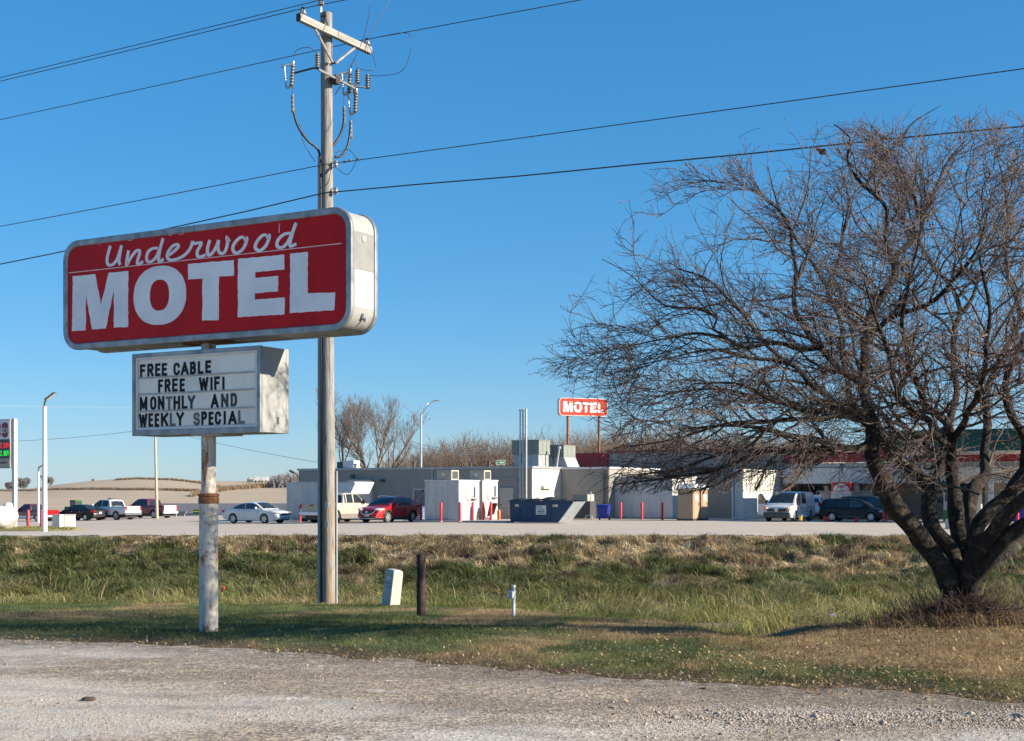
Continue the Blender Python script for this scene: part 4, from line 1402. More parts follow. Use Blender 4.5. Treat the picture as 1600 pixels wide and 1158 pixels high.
def wire(p, sl, sr, r, label, mat='wire_dark', L=60, Rr=34, bump=0):
    pts = []
    for t in np.concatenate([np.linspace(-L, 0, 30), np.linspace(0, Rr, 30)[1:]]):
        s = sl if t < 0 else sr
        a = abs(t)
        dz = -s * a * (1 - a / 75)
        w = bump * math.sin(t * 7.1) * math.sin(t * 2.3)
        pts.append(Vector((p.x + t * ca, p.y + t * sa, p.z + dz + w)))
    b = MB(); b.tube(pts, r, 6)
    o = b.build('overhead_wire', mat, smooth='all')
    tag(o, label, 'wire', 'wires strung along the street')


wire(up_world(AX, -1.1, ENDZ), .016, .016, .009, 'overhead wire tied to the near end of the wooden crossarm')
wire(up_world(-.17, -.04, TOPZ), .016, .016, .009, 'topmost overhead wire on the pin above the utility pole')
wire(up_world(AX, 1.1, ENDZ), .016, .016, .009, 'overhead wire tied to the far end of the wooden crossarm')
wire(up_world(.0, -.17, zup(260)), .038, .012, .009, 'overhead wire on the spool well below the cutouts')
wire(up_world(.0, -.17, zup(304)), .078, .040, .013, 'lowest thick overhead cable, just above the red sign', bump=.012)

# ------------------------------------------------------------------ things on the grass
# leaning telecom pedestal
x, y = XY(610, 27.6)
o = thing('utility_pedestal', 'pale green utility pedestal leaning beside the wooden pole', 'pedestal', (x, y, gz(x, y)), math.radians(-48))
m = Matrix.Rotation(math.radians(7), 4, 'Y') @ Matrix.Rotation(math.radians(-3), 4, 'X')
b = MB()
pp = [(-.15, -.13), (.15, -.13), (.15, .13), (-.15, .13)]
vs = []
for z, s in ((-.15, 1.0), (.66, .94), (.72, .88), (.745, .6)):
    vs += [m @ Vector((a * s, c * s, z)) for a, c in pp]
fs = [(i * 4 + k, i * 4 + (k + 1) % 4, i * 4 + 4 + (k + 1) % 4, i * 4 + 4 + k) for i in range(3) for k in range(4)] + [(12, 13, 14, 15)]
b.add(vs, fs); b.build('cover', 'pedestal', o, bevel=.012)
b = MB(); b.box(-.142, .142, -.131, -.124, .46, .466, m); b.build('seam', 'dark_grey', o)
b = MB(); b.box(-.05, .05, -.130, -.1215, .53, .60, m); b.build('label_plate', 'sticker_white', o)
b = MB(); b.cyl(m @ Vector((.08, -.135, .40)), m @ Vector((.08, -.115, .40)), .016, n=10); b.build('lock', 'dark_grey', o)
b = MB(); b.lathe([(.30, -.05), (.27, .02), (.1, .03)], 18); b.build('soil_ring', 'dark_clod', o, smooth=True)
# dark steel post
x, y = XY(658, 22.6)
o = thing('steel_post', 'dark rusty square post standing alone on the lawn', 'post', (x, y, gz(x, y)), math.radians(-20))
b = MB(); b.cyl((0, 0, -.2), (0, 0, 1.0), .074, n=20); b.build('post', 'rust_brown', o, smooth=True)
b = MB(); b.cyl((0, 0, 1.0), (0, 0, 1.012), .078, n=20); b.build('cap', 'rust_brown', o)
# small white marker with a box
x, y = XY(802.5, 21.9)
o = thing('service_marker', 'thin white pipe with a small box on the lawn right of the dark post', 'marker', (x, y, gz(x, y)), math.radians(-30))
b = MB(); b.cyl((0, 0, -.1), (0, 0, .50), .027, n=14); b.cyl((0, 0, .48), (0, 0, .515), .033, n=14); b.build('pipe', 'marker_white', o, smooth=True)
b = MB(); b.box(-.075, .015, -.06, .05, .30, .425); b.build('terminal_box', 'marker_white', o, bevel=.01)
# orange survey flag
x, y = XY(347, 30.5)
o = thing('survey_flag', 'small orange survey flag on a wire right of the rusty sign pole', 'flag', (x, y, gz(x, y)), math.radians(-20))
zc = EYE - (920 - 770) / F * 30.5 - gz(x, y)
b = MB(); b.tube([(-.01, 0, -.1), (0, 0, zc + .07)], .004, 5); b.build('wire_stake', 'galvanised', o)
b = MB(); b.sheet([[(0, 0, zc + .08), (.05, .02, zc + .04), (.055, .0, zc - .02)], [(-.03, .015, zc + .02), (.02, .03, zc), (.03, .01, zc - .06)], [(-.055, .01, zc - .05), (-.02, .0, zc - .07), (.01, .02, zc - .085)]])
ob = b.build('pennant', 'flag_orange', o, smooth='all'); ob.modifiers.new('thick', 'SOLIDIFY').thickness = .004


def litter(px, d, s, mat, label, zoff=.06):
    x, y = XY(px, d); z = gz(x, y)
    bm = bmesh.new(); bmesh.ops.create_icosphere(bm, subdivisions=2, radius=s)
    for v in bm.verts:
        v.co = Vector((v.co.x * 1.3, v.co.y, v.co.z * .6)) * (1 + .6 * (random.random() - .5))
    me = bpy.data.meshes.new('litter'); bm.to_mesh(me); bm.free(); me.materials.append(M[mat])
    ob = bpy.data.objects.new('litter', me); C.objects.link(ob); ob.location = (x, y, z + zoff)
    tag(ob, label, 'litter', 'scraps of litter in the ditch')


litter(1287, 21.5, .045, 'litter_white', 'crumpled white paper in the ditch grass left of the tree', .14)
litter(1300, 30, .07, 'litter_purple', 'purple wrapper in the ditch, farther back than the white paper', .25)
litter(1236, 19.6, .035, 'litter_white', 'small pale scrap at the gully in the lawn')
litter(311, 30.5, .05, 'litter_white', 'white scrap left of the rusty sign pole', .15)

# ------------------------------------------------------------------ store building (one joined building)
BX0, BY0 = 1.39, 96.4


def bw(u, v):   # building frame to world
    return (BX0 + u * ca - v * sa, BY0 + u * sa + v * ca)


st = thing('store_building', 'low grey block store with coolers along its back wall and a red fascia', 'building', (BX0, BY0, 0), ANG)
Z0 = -1.0
def part(name, mat, *boxes, parent=st, bevel=0, smooth=False, label=None):
    b = MB()
    for q in boxes: b.box(*q)
    o = b.build(name, mat, parent, bevel=bevel, smooth=smooth)
    if label: o['label'] = label
    return o


part('wall', 'block_wall', (-20.7, 0, 0, 24, Z0, 3.46))
part('wall', 'block_white', (.0, .02, .02, 4.3, Z0 + .01, 3.44), label='cream end wall')  # end face in a paler block tone than the long wall
part('coping', 'hvac_curb', (-20.8, .1, -.1, 24.1, 3.46, 3.62))
part('wall', 'block_wall', (.02, 3.92, 4.3, 23.9, Z0 + .02, 3.44))
part('coping', 'store_white', (.101, 4.0, 4.22, 23.9, 3.445, 3.6))
mw = part('wall', 'block_wall', (-.85, 13.5, 14, 30, Z0 + .03, 4.96), label='taller grey main wall')
part('roof_edge', 'fascia_red', (-.95, 13.6, 13.9, 30.1, 4.96, 5.06))
part('fascia', 'fascia_red', (-4.25, -.87, 13.8, 14.1, 3.7, 4.92))
part('wall', 'block_wall', (8.45, 12.8, 9.8, 13.98, Z0 + .04, 3.2))
part('wall', 'block_white', (12.82, 13.42, 5.76, 13.95, Z0 + .05, 3.3), label='projecting white painted block wall')
part('coping', 'store_white', (12.76, 13.48, 5.7, 13.9, 3.3, 3.38))
b = MB()
for v_ in np.arange(6.4, 13.6, .55):
    b.tube([(13.44, v_, 3.3), (13.44, v_, 2.2 - .5 * random.random())], .015, 5)
b.build('wall_cables', 'dark_grey', st)
# pipes and fittings on the long back wall
dn = MB(); dn.cyl((12.7, 5.68, -.2), (12.7, 5.68, 3.2), .06); dn.tube([(12.7, 5.68, .02), (12.75, 5.5, -.0), (13.6, 5.45, -.02)], .06, 8); dn.build('downspout', 'marker_white', st, smooth=True)
dn = MB(); dn.cyl((-8.3, -.06, -.6), (-8.3, -.06, 3.5), .055); dn.build('downspout', 'grey_paint', st, smooth=True)
dn = MB(); dn.cyl((3.85, 4.2, -.2), (3.85, 4.2, 3.45), .07); dn.cyl((3.5, 4.24, -.2), (3.5, 4.24, 3.3), .05); dn.build('downspout', 'dark_grey', st, smooth=True)
part('door', 'dark_door', (-9.9, -8.95, -.05, .02, -.4, 1.95))
part('door_frame', 'grey_paint', (-10.02, -9.9, -.06, .03, -.4, 2.07), (-8.95, -8.83, -.06, .03, -.4, 2.07), (-9.9, -8.95, -.06, .03, 1.95, 2.07))
part('door', 'tan_wall', (-2.5, -1.55, -.05, .02, -.2, 2.0), label='tan back door')
part('door_frame', 'grey_paint', (-2.6, -2.5, -.07, .03, -.2, 2.1), (-1.55, -1.45, -.07, .03, -.2, 2.1), (-2.5, -1.55, -.07, .03, 2.0, 2.1))
part('wall_vent', 'hvac_curb', (-7.6, -7.05, -.35, .0, 1.9, 2.3), bevel=.02)
part('wall_lamp', 'dark_grey', (-12.9, -12.55, -.3, .0, 2.55, 2.75), bevel=.03)
part('wall_lamp', 'dark_grey', (-15.6, -15.3, -.3, .0, 2.9, 3.1), bevel=.03)
part('meter_box', 'hvac_curb', (-3.35, -2.95, -.22, .0, .9, 1.75), bevel=.02)
b = MB()
for u_, h_ in ((-3.1, 1.0), (-3.25, 3.2), (-4.0, 2.6), (-4.2, 2.6), (-1.25, 3.0), (-1.0, 3.3)):
    b.tube([(u_, -.07, -.2), (u_, -.07, h_)], .03, 6)
b.tube([(-4.0, -.07, 2.6), (-3.3, -.07, 2.75), (-1.25, -.07, 2.75)], .025, 6)
b.tube([(-16.5, -.1, 2.5), (-15.6, -.1, 2.1), (-15.6, -.1, 1.6)], .025, 6)
b.build('conduit', 'grey_paint', st)
b = MB()
for z_ in (1.45, 1.95):
    b.tube([(.06, .2, z_), (.06, 3.8, z_)], .022, 6)
b.tube([(.06, 1.1, 3.4), (.06, 1.1, 2.9), (.06, .9, 2.75), (.06, .3, 2.75)], .022, 6)
b.build('conduit', 'hvac_curb', st)
part('wall_box', 'cream', (.02, .3, 1.3, 2.5, 2.02, 2.25), bevel=.02)
# three tall flue pipes beside the corner
for i, u_ in enumerate((-.78, -.56, -.3)):
    b = MB(); b.cyl((u_, -.28, -.2), (u_, -.28, 7.55), .055 + .02 * (i == 2), n=14)
    b.cyl((u_, -.28, 7.5), (u_, -.28, 7.62), .085, n=14); b.build('flue_pipe', 'galvanised', st, smooth=True)
b = MB()
for z_ in (2.4, 3.2, 5.5): b.box(-.9, -.2, -.29, -.27, z_, z_ + .05)
b.build('pipe_strap', 'hvac_curb', st)
# recessed front under a canopy with a red fascia
part('fascia', 'fascia_red', (13.62, 34, 13.6, 13.9, 3.95, 5.0))
part('canopy_band', 'store_white', (13.62, 34, 13.5, 13.9, 2.42, 3.55))
part('canopy_soffit', 'store_white', (13.6, 34, 13.9, 18.2, 3.6, 3.9))
part('canopy_roof', 'hvac_curb', (13.62, 34, 13.9, 24, 4.99, 5.05))
part('storefront_wall', 'block_wall', (13.6, 34, 18.2, 24, Z0, 3.59))
for u_ in (14.2, 16.6, 19.2, 23, 25):
    w = part('window', 'dark_door', (u_, u_ + 1.5, 18.1, 18.2, 1.0, 2.35)); part('pane', 'glass_tint', (u_ + .08, u_ + 1.42, 18.07, 18.1, 1.08, 2.27), parent=w)
for u_ in (18.6, 27.2):
    part('column', 'store_white', (u_, u_ + .45, 13.75, 14.15, -.3, 2.43), bevel=.02)
part('fire_sign', 'bollard_red', (18.58, 18.8, 13.66, 13.74, 1.9, 2.2))
b = MB(); b.ball((22.2, 13.58, 4.4), (.95, .06, .42), 24, 10); o = b.build('logo_sign', 'white_gloss', st, smooth=True)
b = MB(); b.ball((21.9, 13.53, 4.42), (.5, .04, .26), 20, 8); b.build('logo_mark', 'far_sign_red', o, smooth=True)
# roof fittings
for (u_, v_, s, h_) in ((-14, 6, .12, .5), (-10, 8, .1, .4), (-6.5, 5, .1, .45), (-3.5, 9, .12, .5), (-17.5, 3, .1, .35)):
    b = MB(); b.cyl((u_, v_, 3.6), (u_, v_, 3.6 + h_), s, n=10); b.cyl((u_, v_, 3.6 + h_), (u_, v_, 3.68 + h_), s * 1.5, n=10); b.build('roof_vent', 'dark_grey', st, smooth=True)

def world(u, v, z=0): 
    x, y = bw(u, v); return (x, y, z)

# rooftop air handlers
def hvac(loc, w, d, h, label, chute):
    t = thing('rooftop_unit', label, 'air conditioner', loc, ANG, 'rooftop air units')
    b = MB(); b.box(0, w, 0, d, h * .48, h); b.build('housing', 'hvac_green', t, bevel=.03)
    b = MB(); b.box(-.03, w + .03, -.03, d + .03, h, h + .05); b.build('top_cover', 'hvac_green', t, bevel=.01)
    b = MB()
    if chute:
        m0 = [(0, 0), (w, 0), (w, d), (0, d)]
        vs = [(x, y, h * .48) for x, y in m0] + [(-.25, -.05, .05), (w + .35, -.05, .05), (w + .35, d, .05), (-.25, d, .05)]
        b.add(vs, [(i, (i + 1) % 4, 4 + (i + 1) % 4, 4 + i) for i in range(4)] + [(4, 5, 6, 7)])
    else:
        b.box(.12, w - .08, .08, d - .08, .05, h * .48)
        b.box(.05, w, .02, d - .02, .0, .06)
    b.build('curb', 'hvac_curb', t, bevel=.01)
    b = MB()
    for i in range(1, 4): b.box(w * i / 4 - .01, w * i / 4 + .01, -.008, .0, h * .52, h * .97)
    for i in range(1, 3): b.box(w, w + .008, d * i / 3 - .01, d * i / 3 + .01, h * .52, h * .97)
    b.build('panel_seam', 'dark_grey', t)
    b = MB(); b.box(w * .3, w * .36, -.05, 0, .3, h * .5); b.build('conduit', 'dark_grey', t)
    return t


x, y = XY(799.5, 101.5)
hvac((x, y, 3.62), 2.3, 1.7, 1.95, 'grey green rooftop air unit on a square curb behind the flue pipes', False)
x, y = XY(857, 103)
hvac((x, y, 3.62), 1.3, 1.9, 1.65, 'smaller grey green rooftop unit on a flared metal base', True)
x, y = XY(526, 110)
t = thing('rooftop_unit', 'dark box and pale fan unit on the roof right of the utility pole', 'air conditioner', (x, y, 3.62), ANG, 'rooftop air units')
b = MB(); b.box(0, .55, 0, .6, 0, .6); b.build('motor_box', 'dark_grey', t, bevel=.05)
b = MB(); b.box(.6, 1.7, 0, .8, .1, .7); b.build('housing', 'white_paint', t, bevel=.03)
x, y = XY(876, 101)
t = thing('roof_flue', 'slanting pale flue between the two roof units', 'flue', (x, y, 3.6), ANG)
b = MB(); b.tube([(-.35, 0, 0), (-.1, 0, 1.45)], .07, 8); b.build('pipe', 'galvanised', t, smooth=True)
b = MB(); b.cyl((-.12, 0, 1.4), (-.07, 0, 1.58), .14, .1, n=10); b.build('cap', 'galvanised', t)

# ------------------------------------------------------------------ cold stores, bollards, dumpster and the like
def cold_store(name, label, loc, w, d, h, seams=2, ribbed=False, group='white walk-in coolers'):
    t = thing(name, label, 'cooler', loc, ANG, group)
    b = MB(); b.box(-w, 0, 0, d, .1, h); b.build('body', 'panel_ribbed' if ribbed else 'cooler_white', t, bevel=.02)
    b = MB(); b.box(-w - .04, .04, -.04, d + .04, h, h + .07); b.build('roof_cap', 'white_paint', t, bevel=.01)
    b = MB(); b.box(-w + .02, -.02, .02, d - .02, -.35, .1); b.build('base', 'concrete', t)
    b = MB()
    for i in range(1, seams + 1): b.box(-w * i / (seams + 1) - .012, -w * i / (seams + 1) + .012, -.006, 0, .12, h - .02)
    b.box(0, .006, d * .48, d * .5, .12, h - .02)
    b.build('panel_seam', 'hvac_curb', t)
    return t


def wires_on(t, y, z):
    b = MB(); b.tube(catmull([(.04, y, z), (.05, y + .05, z - .55), (.05, y + .3, z - .85), (.06, y + .7, z - .8), (.06, y + 1.0, z - .55)], n=5), .02, 5)
    b.build('cable', 'hvac_curb', t)
    b = MB(); b.tube([(.05, y + 1.15, z), (.06, y + 1.15, z - .7)], .035, 6); b.box(.02, .14, y + .75, y + 1.25, z - .85, z - .75); b.build('fitting', 'dark_grey', t)


x, y = XY(717, 87.4)
t = cold_store('walk_in_cooler', 'white walk-in cooler box nearest the camera with its right end in sun', (x, y, -.08), 2.6, 2.5, 2.58)
wires_on(t, .7, 2.2)
def condenser(loc, label):
    t = thing('condenser_unit', label, 'condenser', loc, ANG, 'tan condensers on the walk-in coolers')
    b = MB(); b.box(-1.1, 0, 0, .85, 0, .62); b.build('housing', 'tan_metal', t, bevel=.02)
    b = MB(); b.box(0, .02, .06, .79, .06, .56); o = b.build('fan_grille', 'dark_grey', t)
    b = MB()
    frame_v = []
    b.box(.0, .03, 0, .06, 0, .62); b.box(.0, .03, .79, .85, 0, .62); b.box(.0, .03, .06, .79, .56, .62); b.box(.0, .03, .06, .79, 0, .06)
    b.build('grille_frame', 'cream', t)
    b = MB(); b.cyl((-.6, -.005, .35), (-.6, 0, .35), .12, n=12); b.build('badge', 'cream', t)
    return t


condenser((x - .35 * ca - .4 * -sa, y + .4 * ca, 2.57), 'tan condenser with square grille on the nearest walk-in cooler')
t2 = cold_store('walk_in_cooler', 'second white walk-in cooler behind the first, next to the back wall', (x + 2.9 * VX, y + 2.9 * VY, -.10), 2.6, 1.95, 2.62)
wires_on(t2, .4, 2.3)
condenser((x + 3.3 * VX + .2 * ca - .3, y + 3.3 * VY, 2.59), 'tan condenser on the rear walk-in cooler')
# raised concrete pad they stand on
b = MB(); b.box(-3.2, 1.1 + 2.6, -.45, 5.6, -.5, .16)
ob = b.build('concrete_pad', 'concrete', bevel=.02); ob.location = (x, y, -.17); ob.rotation_euler = (0, 0, ANG); struct(ob)
xr, yr = bw(8.4, 5.24)
cold_store('walk_in_cooler', 'long ribbed white cooler right of the blue bin with three red posts in front', (xr, yr, -.1), 4.5, 4.4, 2.95, 4, True)

# red bollards
def bollard_proto():
    t = thing('bollard', '', 'bollard', (0, 0, 0), 0, 'red steel bollards')
    b = MB(); b.lathe([(.085, -.1), (.085, 1.12), (.07, 1.17), (.03, 1.2), (.002, 1.205)], 16); b.build('post', 'bollard_red', t, smooth=True)
    b = MB(); b.cyl((0, 0, -.05), (0, 0, .02), .13, n=14); b.build('footing', 'concrete', t)
    return t


proto = bollard_proto()
BOL = [(469, 98.5, 'red bollard beside the tailgate of the tan pickup'),
       (529, 94.5, 'red bollard under the tan pickup, right of the utility pole'),
       (657.5, 90.5, 'red bollard between the red crossover and the nearest walk-in cooler'),
       (689, 86.6, 'red bollard in front of the shaded long side of the nearest walk-in cooler'),
       (718.5, 86.3, 'red bollard at the front corner of the nearest walk-in cooler'),
       (738.5, 87.3, 'red bollard in front of the sunlit end of the nearest walk-in cooler'),
       (755, 88.4, 'red bollard at the gap between the two walk-in coolers'),
       (767, 88.2, 'red bollard left of the black covered cart'),
       (970, 97.2, 'red bollard nearest the blue bin, in front of the ribbed cooler'),
       (1003, 95.6, 'red bollard at the middle of the ribbed cooler'),
       (1035, 94.0, 'red bollard just left of the portable toilets'),
       (1380.5, 86.5, 'left one of two red bollards at the nose of the black minivan'),
       (1385, 86.7, 'right one of two red bollards at the nose of the black minivan'),
       (44, 76.5, 'red bollard left of the white lamp post, in front of the maroon pickup'),
       (65, 75.5, 'red bollard touching the white lamp post in view')]
for i, (px, d, lab) in enumerate(BOL):
    X, Y = XY(px, d)
    o = proto if i == 0 else dup(proto)
    z = float(lot_z(X, Y)) + (.08 if px in (718.5, 738.5, 755, 767, 689) else 0)
    o.location = (X, Y, z); o['label'] = lab
    if px > 1370: o.scale = (.8, .8, .62)
    if px < 100: o.scale = (1.1, 1.1, .92)

# dumpster with one slanted end
X, Y = XY(797.5, 84.6)
dz = float(lot_z(X, Y))
t = thing('dumpster', 'dark blue open dumpster with a slanting sunlit end and messy black lids', 'dumpster', (X, Y, dz), ANG)
W0, W1, D, H = 3.3, 4.35, 1.55, 1.32
b = MB()
vs = [(0, 0, .05), (W0, 0, .05), (W1, 0, H), (-.05, 0, H), (0, D, .05), (W0, D, .05), (W1, D, H), (-.05, D, H)]
b.add(vs, [(0, 1, 2, 3), (5, 4, 7, 6), (4, 0, 3, 7), (4, 5, 1, 0)])
b.add([(.06, .06, .6), (W0 + .25, .06, .6), (W0 + .25, D - .06, .6), (.06, D - .06, .6)], [(0, 1, 2, 3)])
ob = b.build('bin_body', 'dumpster_blue', t); ob.modifiers.new('thick', 'SOLIDIFY').thickness = .04
b = MB(); b.prism([(0, 0), (0.06, 0), (.06, 1), (0, 1)], 0, 1) if False else b.add([(W0 + .005, .0, .05), (W0 + .005, D, .05), (W1 + .005, D, H), (W1 + .005, 0, H), (W0 + .06, .0, .05), (W0 + .06, D, .05), (W1 + .06, D, H), (W1 + .06, 0, H)], [(0, 1, 2, 3), (4, 7, 6, 5), (0, 4, 5, 1), (2, 6, 7, 3), (1, 5, 6, 2), (0, 3, 7, 4)])
b.build('slanted_end', 'sunlit_end_tone', t)
b = MB(); b.box(-.1, W1, -.05, .06, H - .04, H + .06); b.box(-.1, W1, D - .06, D + .05, H - .04, H + .06); b.box(-.1, .0, .06, D - .06, H - .04, H + .06); b.build('rim', 'dumpster_blue', t, bevel=.015)
for i in range(4):
    b = MB(); u0 = -.05 + i * 1.0
    b.sheet([[(u0, .02, H + .08 + .02 * i % .05), (u0 + .5, .0, H + .09 + .05 * (i == 3)), (u0 + .97, .02, H + .08)], [(u0, D * .5, H + .16), (u0 + .5, D * .5, H + .20 + .1 * (i == 2)), (u0 + .97, D * .5, H + .16)], [(u0, D, H + .1), (u0 + .5, D, H + .12), (u0 + .97, D, H + .1)]])
    ob = b.build('lid', 'black_plastic', t, smooth='all'); ob.modifiers.new('thick', 'SOLIDIFY').thickness = .03
b = MB(); b.box(1.8, 2.5, -.012, -.0, .52, 1.08); o = b.build('placard', 'sticker_white', t)
b = MB(); word(b, 'R & R', 1.86, 2.2, .93, 1.05, .03, -.0125); b.box(1.86, 2.44, -.018, -.0125, .85, .88); b.box(1.95, 2.36, -.018, -.0125, .77, .80); b.box(1.9, 2.4, -.018, -.0125, .66, .72); b.box(1.88, 2.42, -.018, -.0125, .57, .60)
b.build('lettering', 'text_dark', o)
for u_ in (.33, 2.95):
    b = MB(); b.box(u_, u_ + .18, -.010, .0, 1.0, 1.14); b.build('sticker', 'sticker_yellow', t)
    b = MB(); b.box(u_ + .181, u_ + .36, -.010, .0, 1.0, 1.14); b.build('sticker', 'sticker_white', t)
for u_ in (.6, 1.5, 2.75):
    b = MB(); b.box(u_, u_ + .08, -.03, .0, .1, H - .05); b.build('rib', 'dumpster_blue', t)

# condenser box and bin behind it
X, Y = XY(896, 95.5)
t = thing('condensing_unit', 'cream condensing unit on a dark green base right of the dumpster', 'condenser', (X, Y, -.1), ANG)
b = MB(); b.box(0, 1.3, 0, .9, .05, 1.25); b.build('base', 'dark_grey', t, bevel=.02)
b = MB(); b.box(-.05, 1.1, -.05, .95, 1.25, 1.75); b.build('housing', 'hvac_green', t, bevel=.02)
b = MB(); b.box(1.1, 1.13, -.02, .92, 1.28, 1.72); o = b.build('side_panel', 'cream', t)
b = MB(); b.box(1.13, 1.14, .4, .44, 1.35, 1.65); b.build('slot', 'hvac_green', o)
b = MB(); b.tube([(1.0, -.2, .1), (1.1, -.2, .28), (1.5, -.2, .28), (1.55, -.2, .05)], .05, 7); b.tube([(1.25, .2, .05), (1.25, .2, 1.9)], .05, 6); b.build('pipe', 'porcelain', t, smooth=True)
X, Y = XY(943, 93.3)
t = thing('trash_bin', 'bright blue wheeled trash bin against the grey wall', 'trash bin', (X, Y, -.1), ANG + .25)
b = MB(); vs = []
for z, s in ((.12, .8), (.95, 1.0)): vs += [(-.40 * s, -.40 * s, z), (.40 * s, -.40 * s, z), (.40 * s, .40 * s, z), (-.40 * s, .40 * s, z)]
b.add(vs, [(0, 1, 5, 4), (1, 2, 6, 5), (2, 3, 7, 6), (3, 0, 4, 7), (3, 2, 1, 0), (4, 5, 6, 7)]); b.build('bin_body', 'bin_blue', t, bevel=.04)
b = MB(); b.box(-.45, .45, -.46, .46, .95, 1.02); b.ball((0, 0, 1.02), (.4, .4, .06), 16, 6); b.build('lid', 'bin_blue', t, bevel=.02)
b = MB(); b.box(-.4, .4, .46, .52, .9, .96); b.build('handle', 'bin_blue', t, bevel=.01)
for s in (-1, 1):
    b = MB(); b.cyl((s * .30, .34, .12), (s * .38, .34, .12), .13, n=16); b.build('wheel', 'black_rubber', t)

# covered cart with orange cylinder
X, Y = XY(780, 89.2)
t = thing('covered_cart', 'black tarp draped over a cart with orange bottle beside the walk-in coolers', 'cart', (X, Y, .02), ANG)
b = MB(); b.sheet([[(-.55 + .0 * i, -.3 + .3 * j, [.25, 1.0, 1.08][i] - .06 * (j % 2)) if i else (-.75, -.3 + .3 * j, .18 + .05 * j) for j in range(4)] for i in range(3)] + [[(.35, -.3 + .3 * j, .98 - .03 * j) for j in range(4)], [(.42, -.3 + .3 * j, .72 + .1 * (j % 2)) for j in range(4)]])
ob = b.build('tarp', 'tarp_black', t, smooth='all'); ob.modifiers.new('thick', 'SOLIDIFY').thickness = .03
b = MB(); b.lathe([(.1, 0), (.11, .05), (.11, .55), (.05, .66), (.04, .74)], 14, Matrix.Translation((.12, -.25, 0))); b.build('gas_bottle', 'orange_paint', t, smooth=True)
b = MB(); b.tube([(-.5, -.3, 0), (-.45, -.3, .9)], .02, 6); b.tube([(.4, -.3, 0), (.38, -.3, .9)], .02, 6); b.tube([(.4, .5, 0), (.38, .5, .9)], .02, 6); b.tube([(-.45, -.3, .9), (.38, -.3, .9)], .02, 6); b.build('cart_frame', 'rust', t)
b = MB(); b.box(-.9, -.45, -.35, -.05, .0, .14); b.build('crate', 'litter_white', t, bevel=.01)
# stacked blue and white salt bags
X, Y = XY(650, 96.0)
t = thing('salt_bag_stack', 'stack of blue and white bags behind the red crossover', 'bags', (X, Y, -.15), ANG)
for i in range(7):
    for j in range(2):
        b = MB(); b.ball((-.36 + .72 * j, 0, .1 + .13 * i), (.36, .3, .085), 12, 6); b.build('bag', 'bag_blue', t, smooth=True)
b = MB(); b.box(-.8, .8, -.4, .4, -.05, .03); b.build('pallet', 'arm_wood', t)
X, Y = XY(652, 95.0)
t = thing('broom', 'broom leaning on the grey wall above the bag stack', 'broom', (X, Y, .6), ANG)
b = MB(); b.tube([(-.35, 0, .2), (.35, .2, 1.3)], .03, 6); b.build('handle', 'dark_grey', t)
b = MB(); b.box(.28, .5, .14, .26, 1.24, 1.36, None); b.build('head', 'dark_grey', t)

# portable toilets
def toilet(loc, label):
    t = thing('portable_toilet', label, 'portable toilet', loc, ANG, 'portable toilets')
    b = MB(); b.box(-1.12, 0, 0, 1.12, .12, 2.1); b.build('cabin', 'tan_plastic', t, bevel=.03)
    b = MB(); b.box(-1.16, .04, -.02, 1.14, 0, .12); b.build('skid', 'dark_grey', t, bevel=.01)
    b = MB(); b.prism([(-.06, 2.08), (1.18, 2.08), (1.18, 2.14), (.56, 2.46), (-.06, 2.14)], -.0, 1.0, Matrix(((0, 1.22, 0, -1.17), (1, 0, 0, 0), (0, 0, 1, 0), (0, 0, 0, 1)))); b.build('roof', 'white_roof', t, bevel=.02)
    b = MB()
    for i in range(6): b.box(-1.1 + i * .2, -1.04 + i * .2, .1, .5, 2.17, 2.3, None)
    b.tube([(-.95, .75, 2.2), (-.95, .75, 2.7)], .05, 8); b.build('roof_rib', 'white_roof', t)
    b = MB(); b.box(0, .03, .12, 1.0, .2, 2.0); o = b.build('door', 'tan_plastic', t, bevel=.01)
    b = MB(); b.prism(arc(.56, 2.0, .44, .22, 0, 180, 10), .0, .03, Matrix(((0, 1, 0, 0), (1, 0, 0, 0), (0, 0, 1, 0), (0, 0, 0, 1)))); b.build('door_arch', 'tan_plastic', t)
    b = MB(); b.box(.03, .036, .35, .75, 1.35, 1.75); b.build('notice', 'sticker_white', o)
    b = MB(); b.box(.03, .05, .85, .95, 1.0, 1.2); b.build('latch', 'dark_grey', o)
    b = MB()
    for i in range(3): b.box(-1.0 + i * .34, -.72 + i * .34, -.006, .0, .3, 1.9)
    b.build('side_rib', 'tan_plastic', t)
    return t


X, Y = XY(1083, 90.6)
tt = toilet((X, Y, -.1), 'tan portable toilet with white roof, the nearer of the pair')
dup(tt, (X + 1.45 * VX, Y + 1.45 * VY, -.1), None, 'tan portable toilet with white roof, the farther one half hidden behind its twin')

# white box trailer with a raised slanted nose behind the tan pickup
X, Y = XY(447.5, 100)
t = thing('box_trailer', 'white box trailer with a slanted raised nose behind the tan pickup', 'trailer', (X, Y, -.38), ANG)
b = MB(); b.box(0, 4.6, 0, 2.3, .3, 2.85); b.build('body', 'cooler_white', t, bevel=.04)
b = MB(); b.prism([(4.6, 2.85), (6.2, 2.85), (5.75, 2.05), (4.6, 1.9)], .02, 2.28); b.build('nose', 'white_paint', t, bevel=.03)
b = MB(); b.box(-.02, 6.1, -.02, 2.32, 2.85, 2.9); b.build('roof_trim', 'store_white', t)
b = MB(); b.box(1.9, 1.93, -.006, 0, .32, 2.83); b.box(0, 4.6, -.006, 0, .34, .4); b.build('seam', 'hvac_curb', t)
for u_ in (1.5, 2.4):
    b = MB(); b.cyl((u_, .05, .36), (u_, .3, .36), .36, n=20); b.build('wheel', 'black_rubber', t, bevel=.03)
X, Y = XY(560, 103.5)
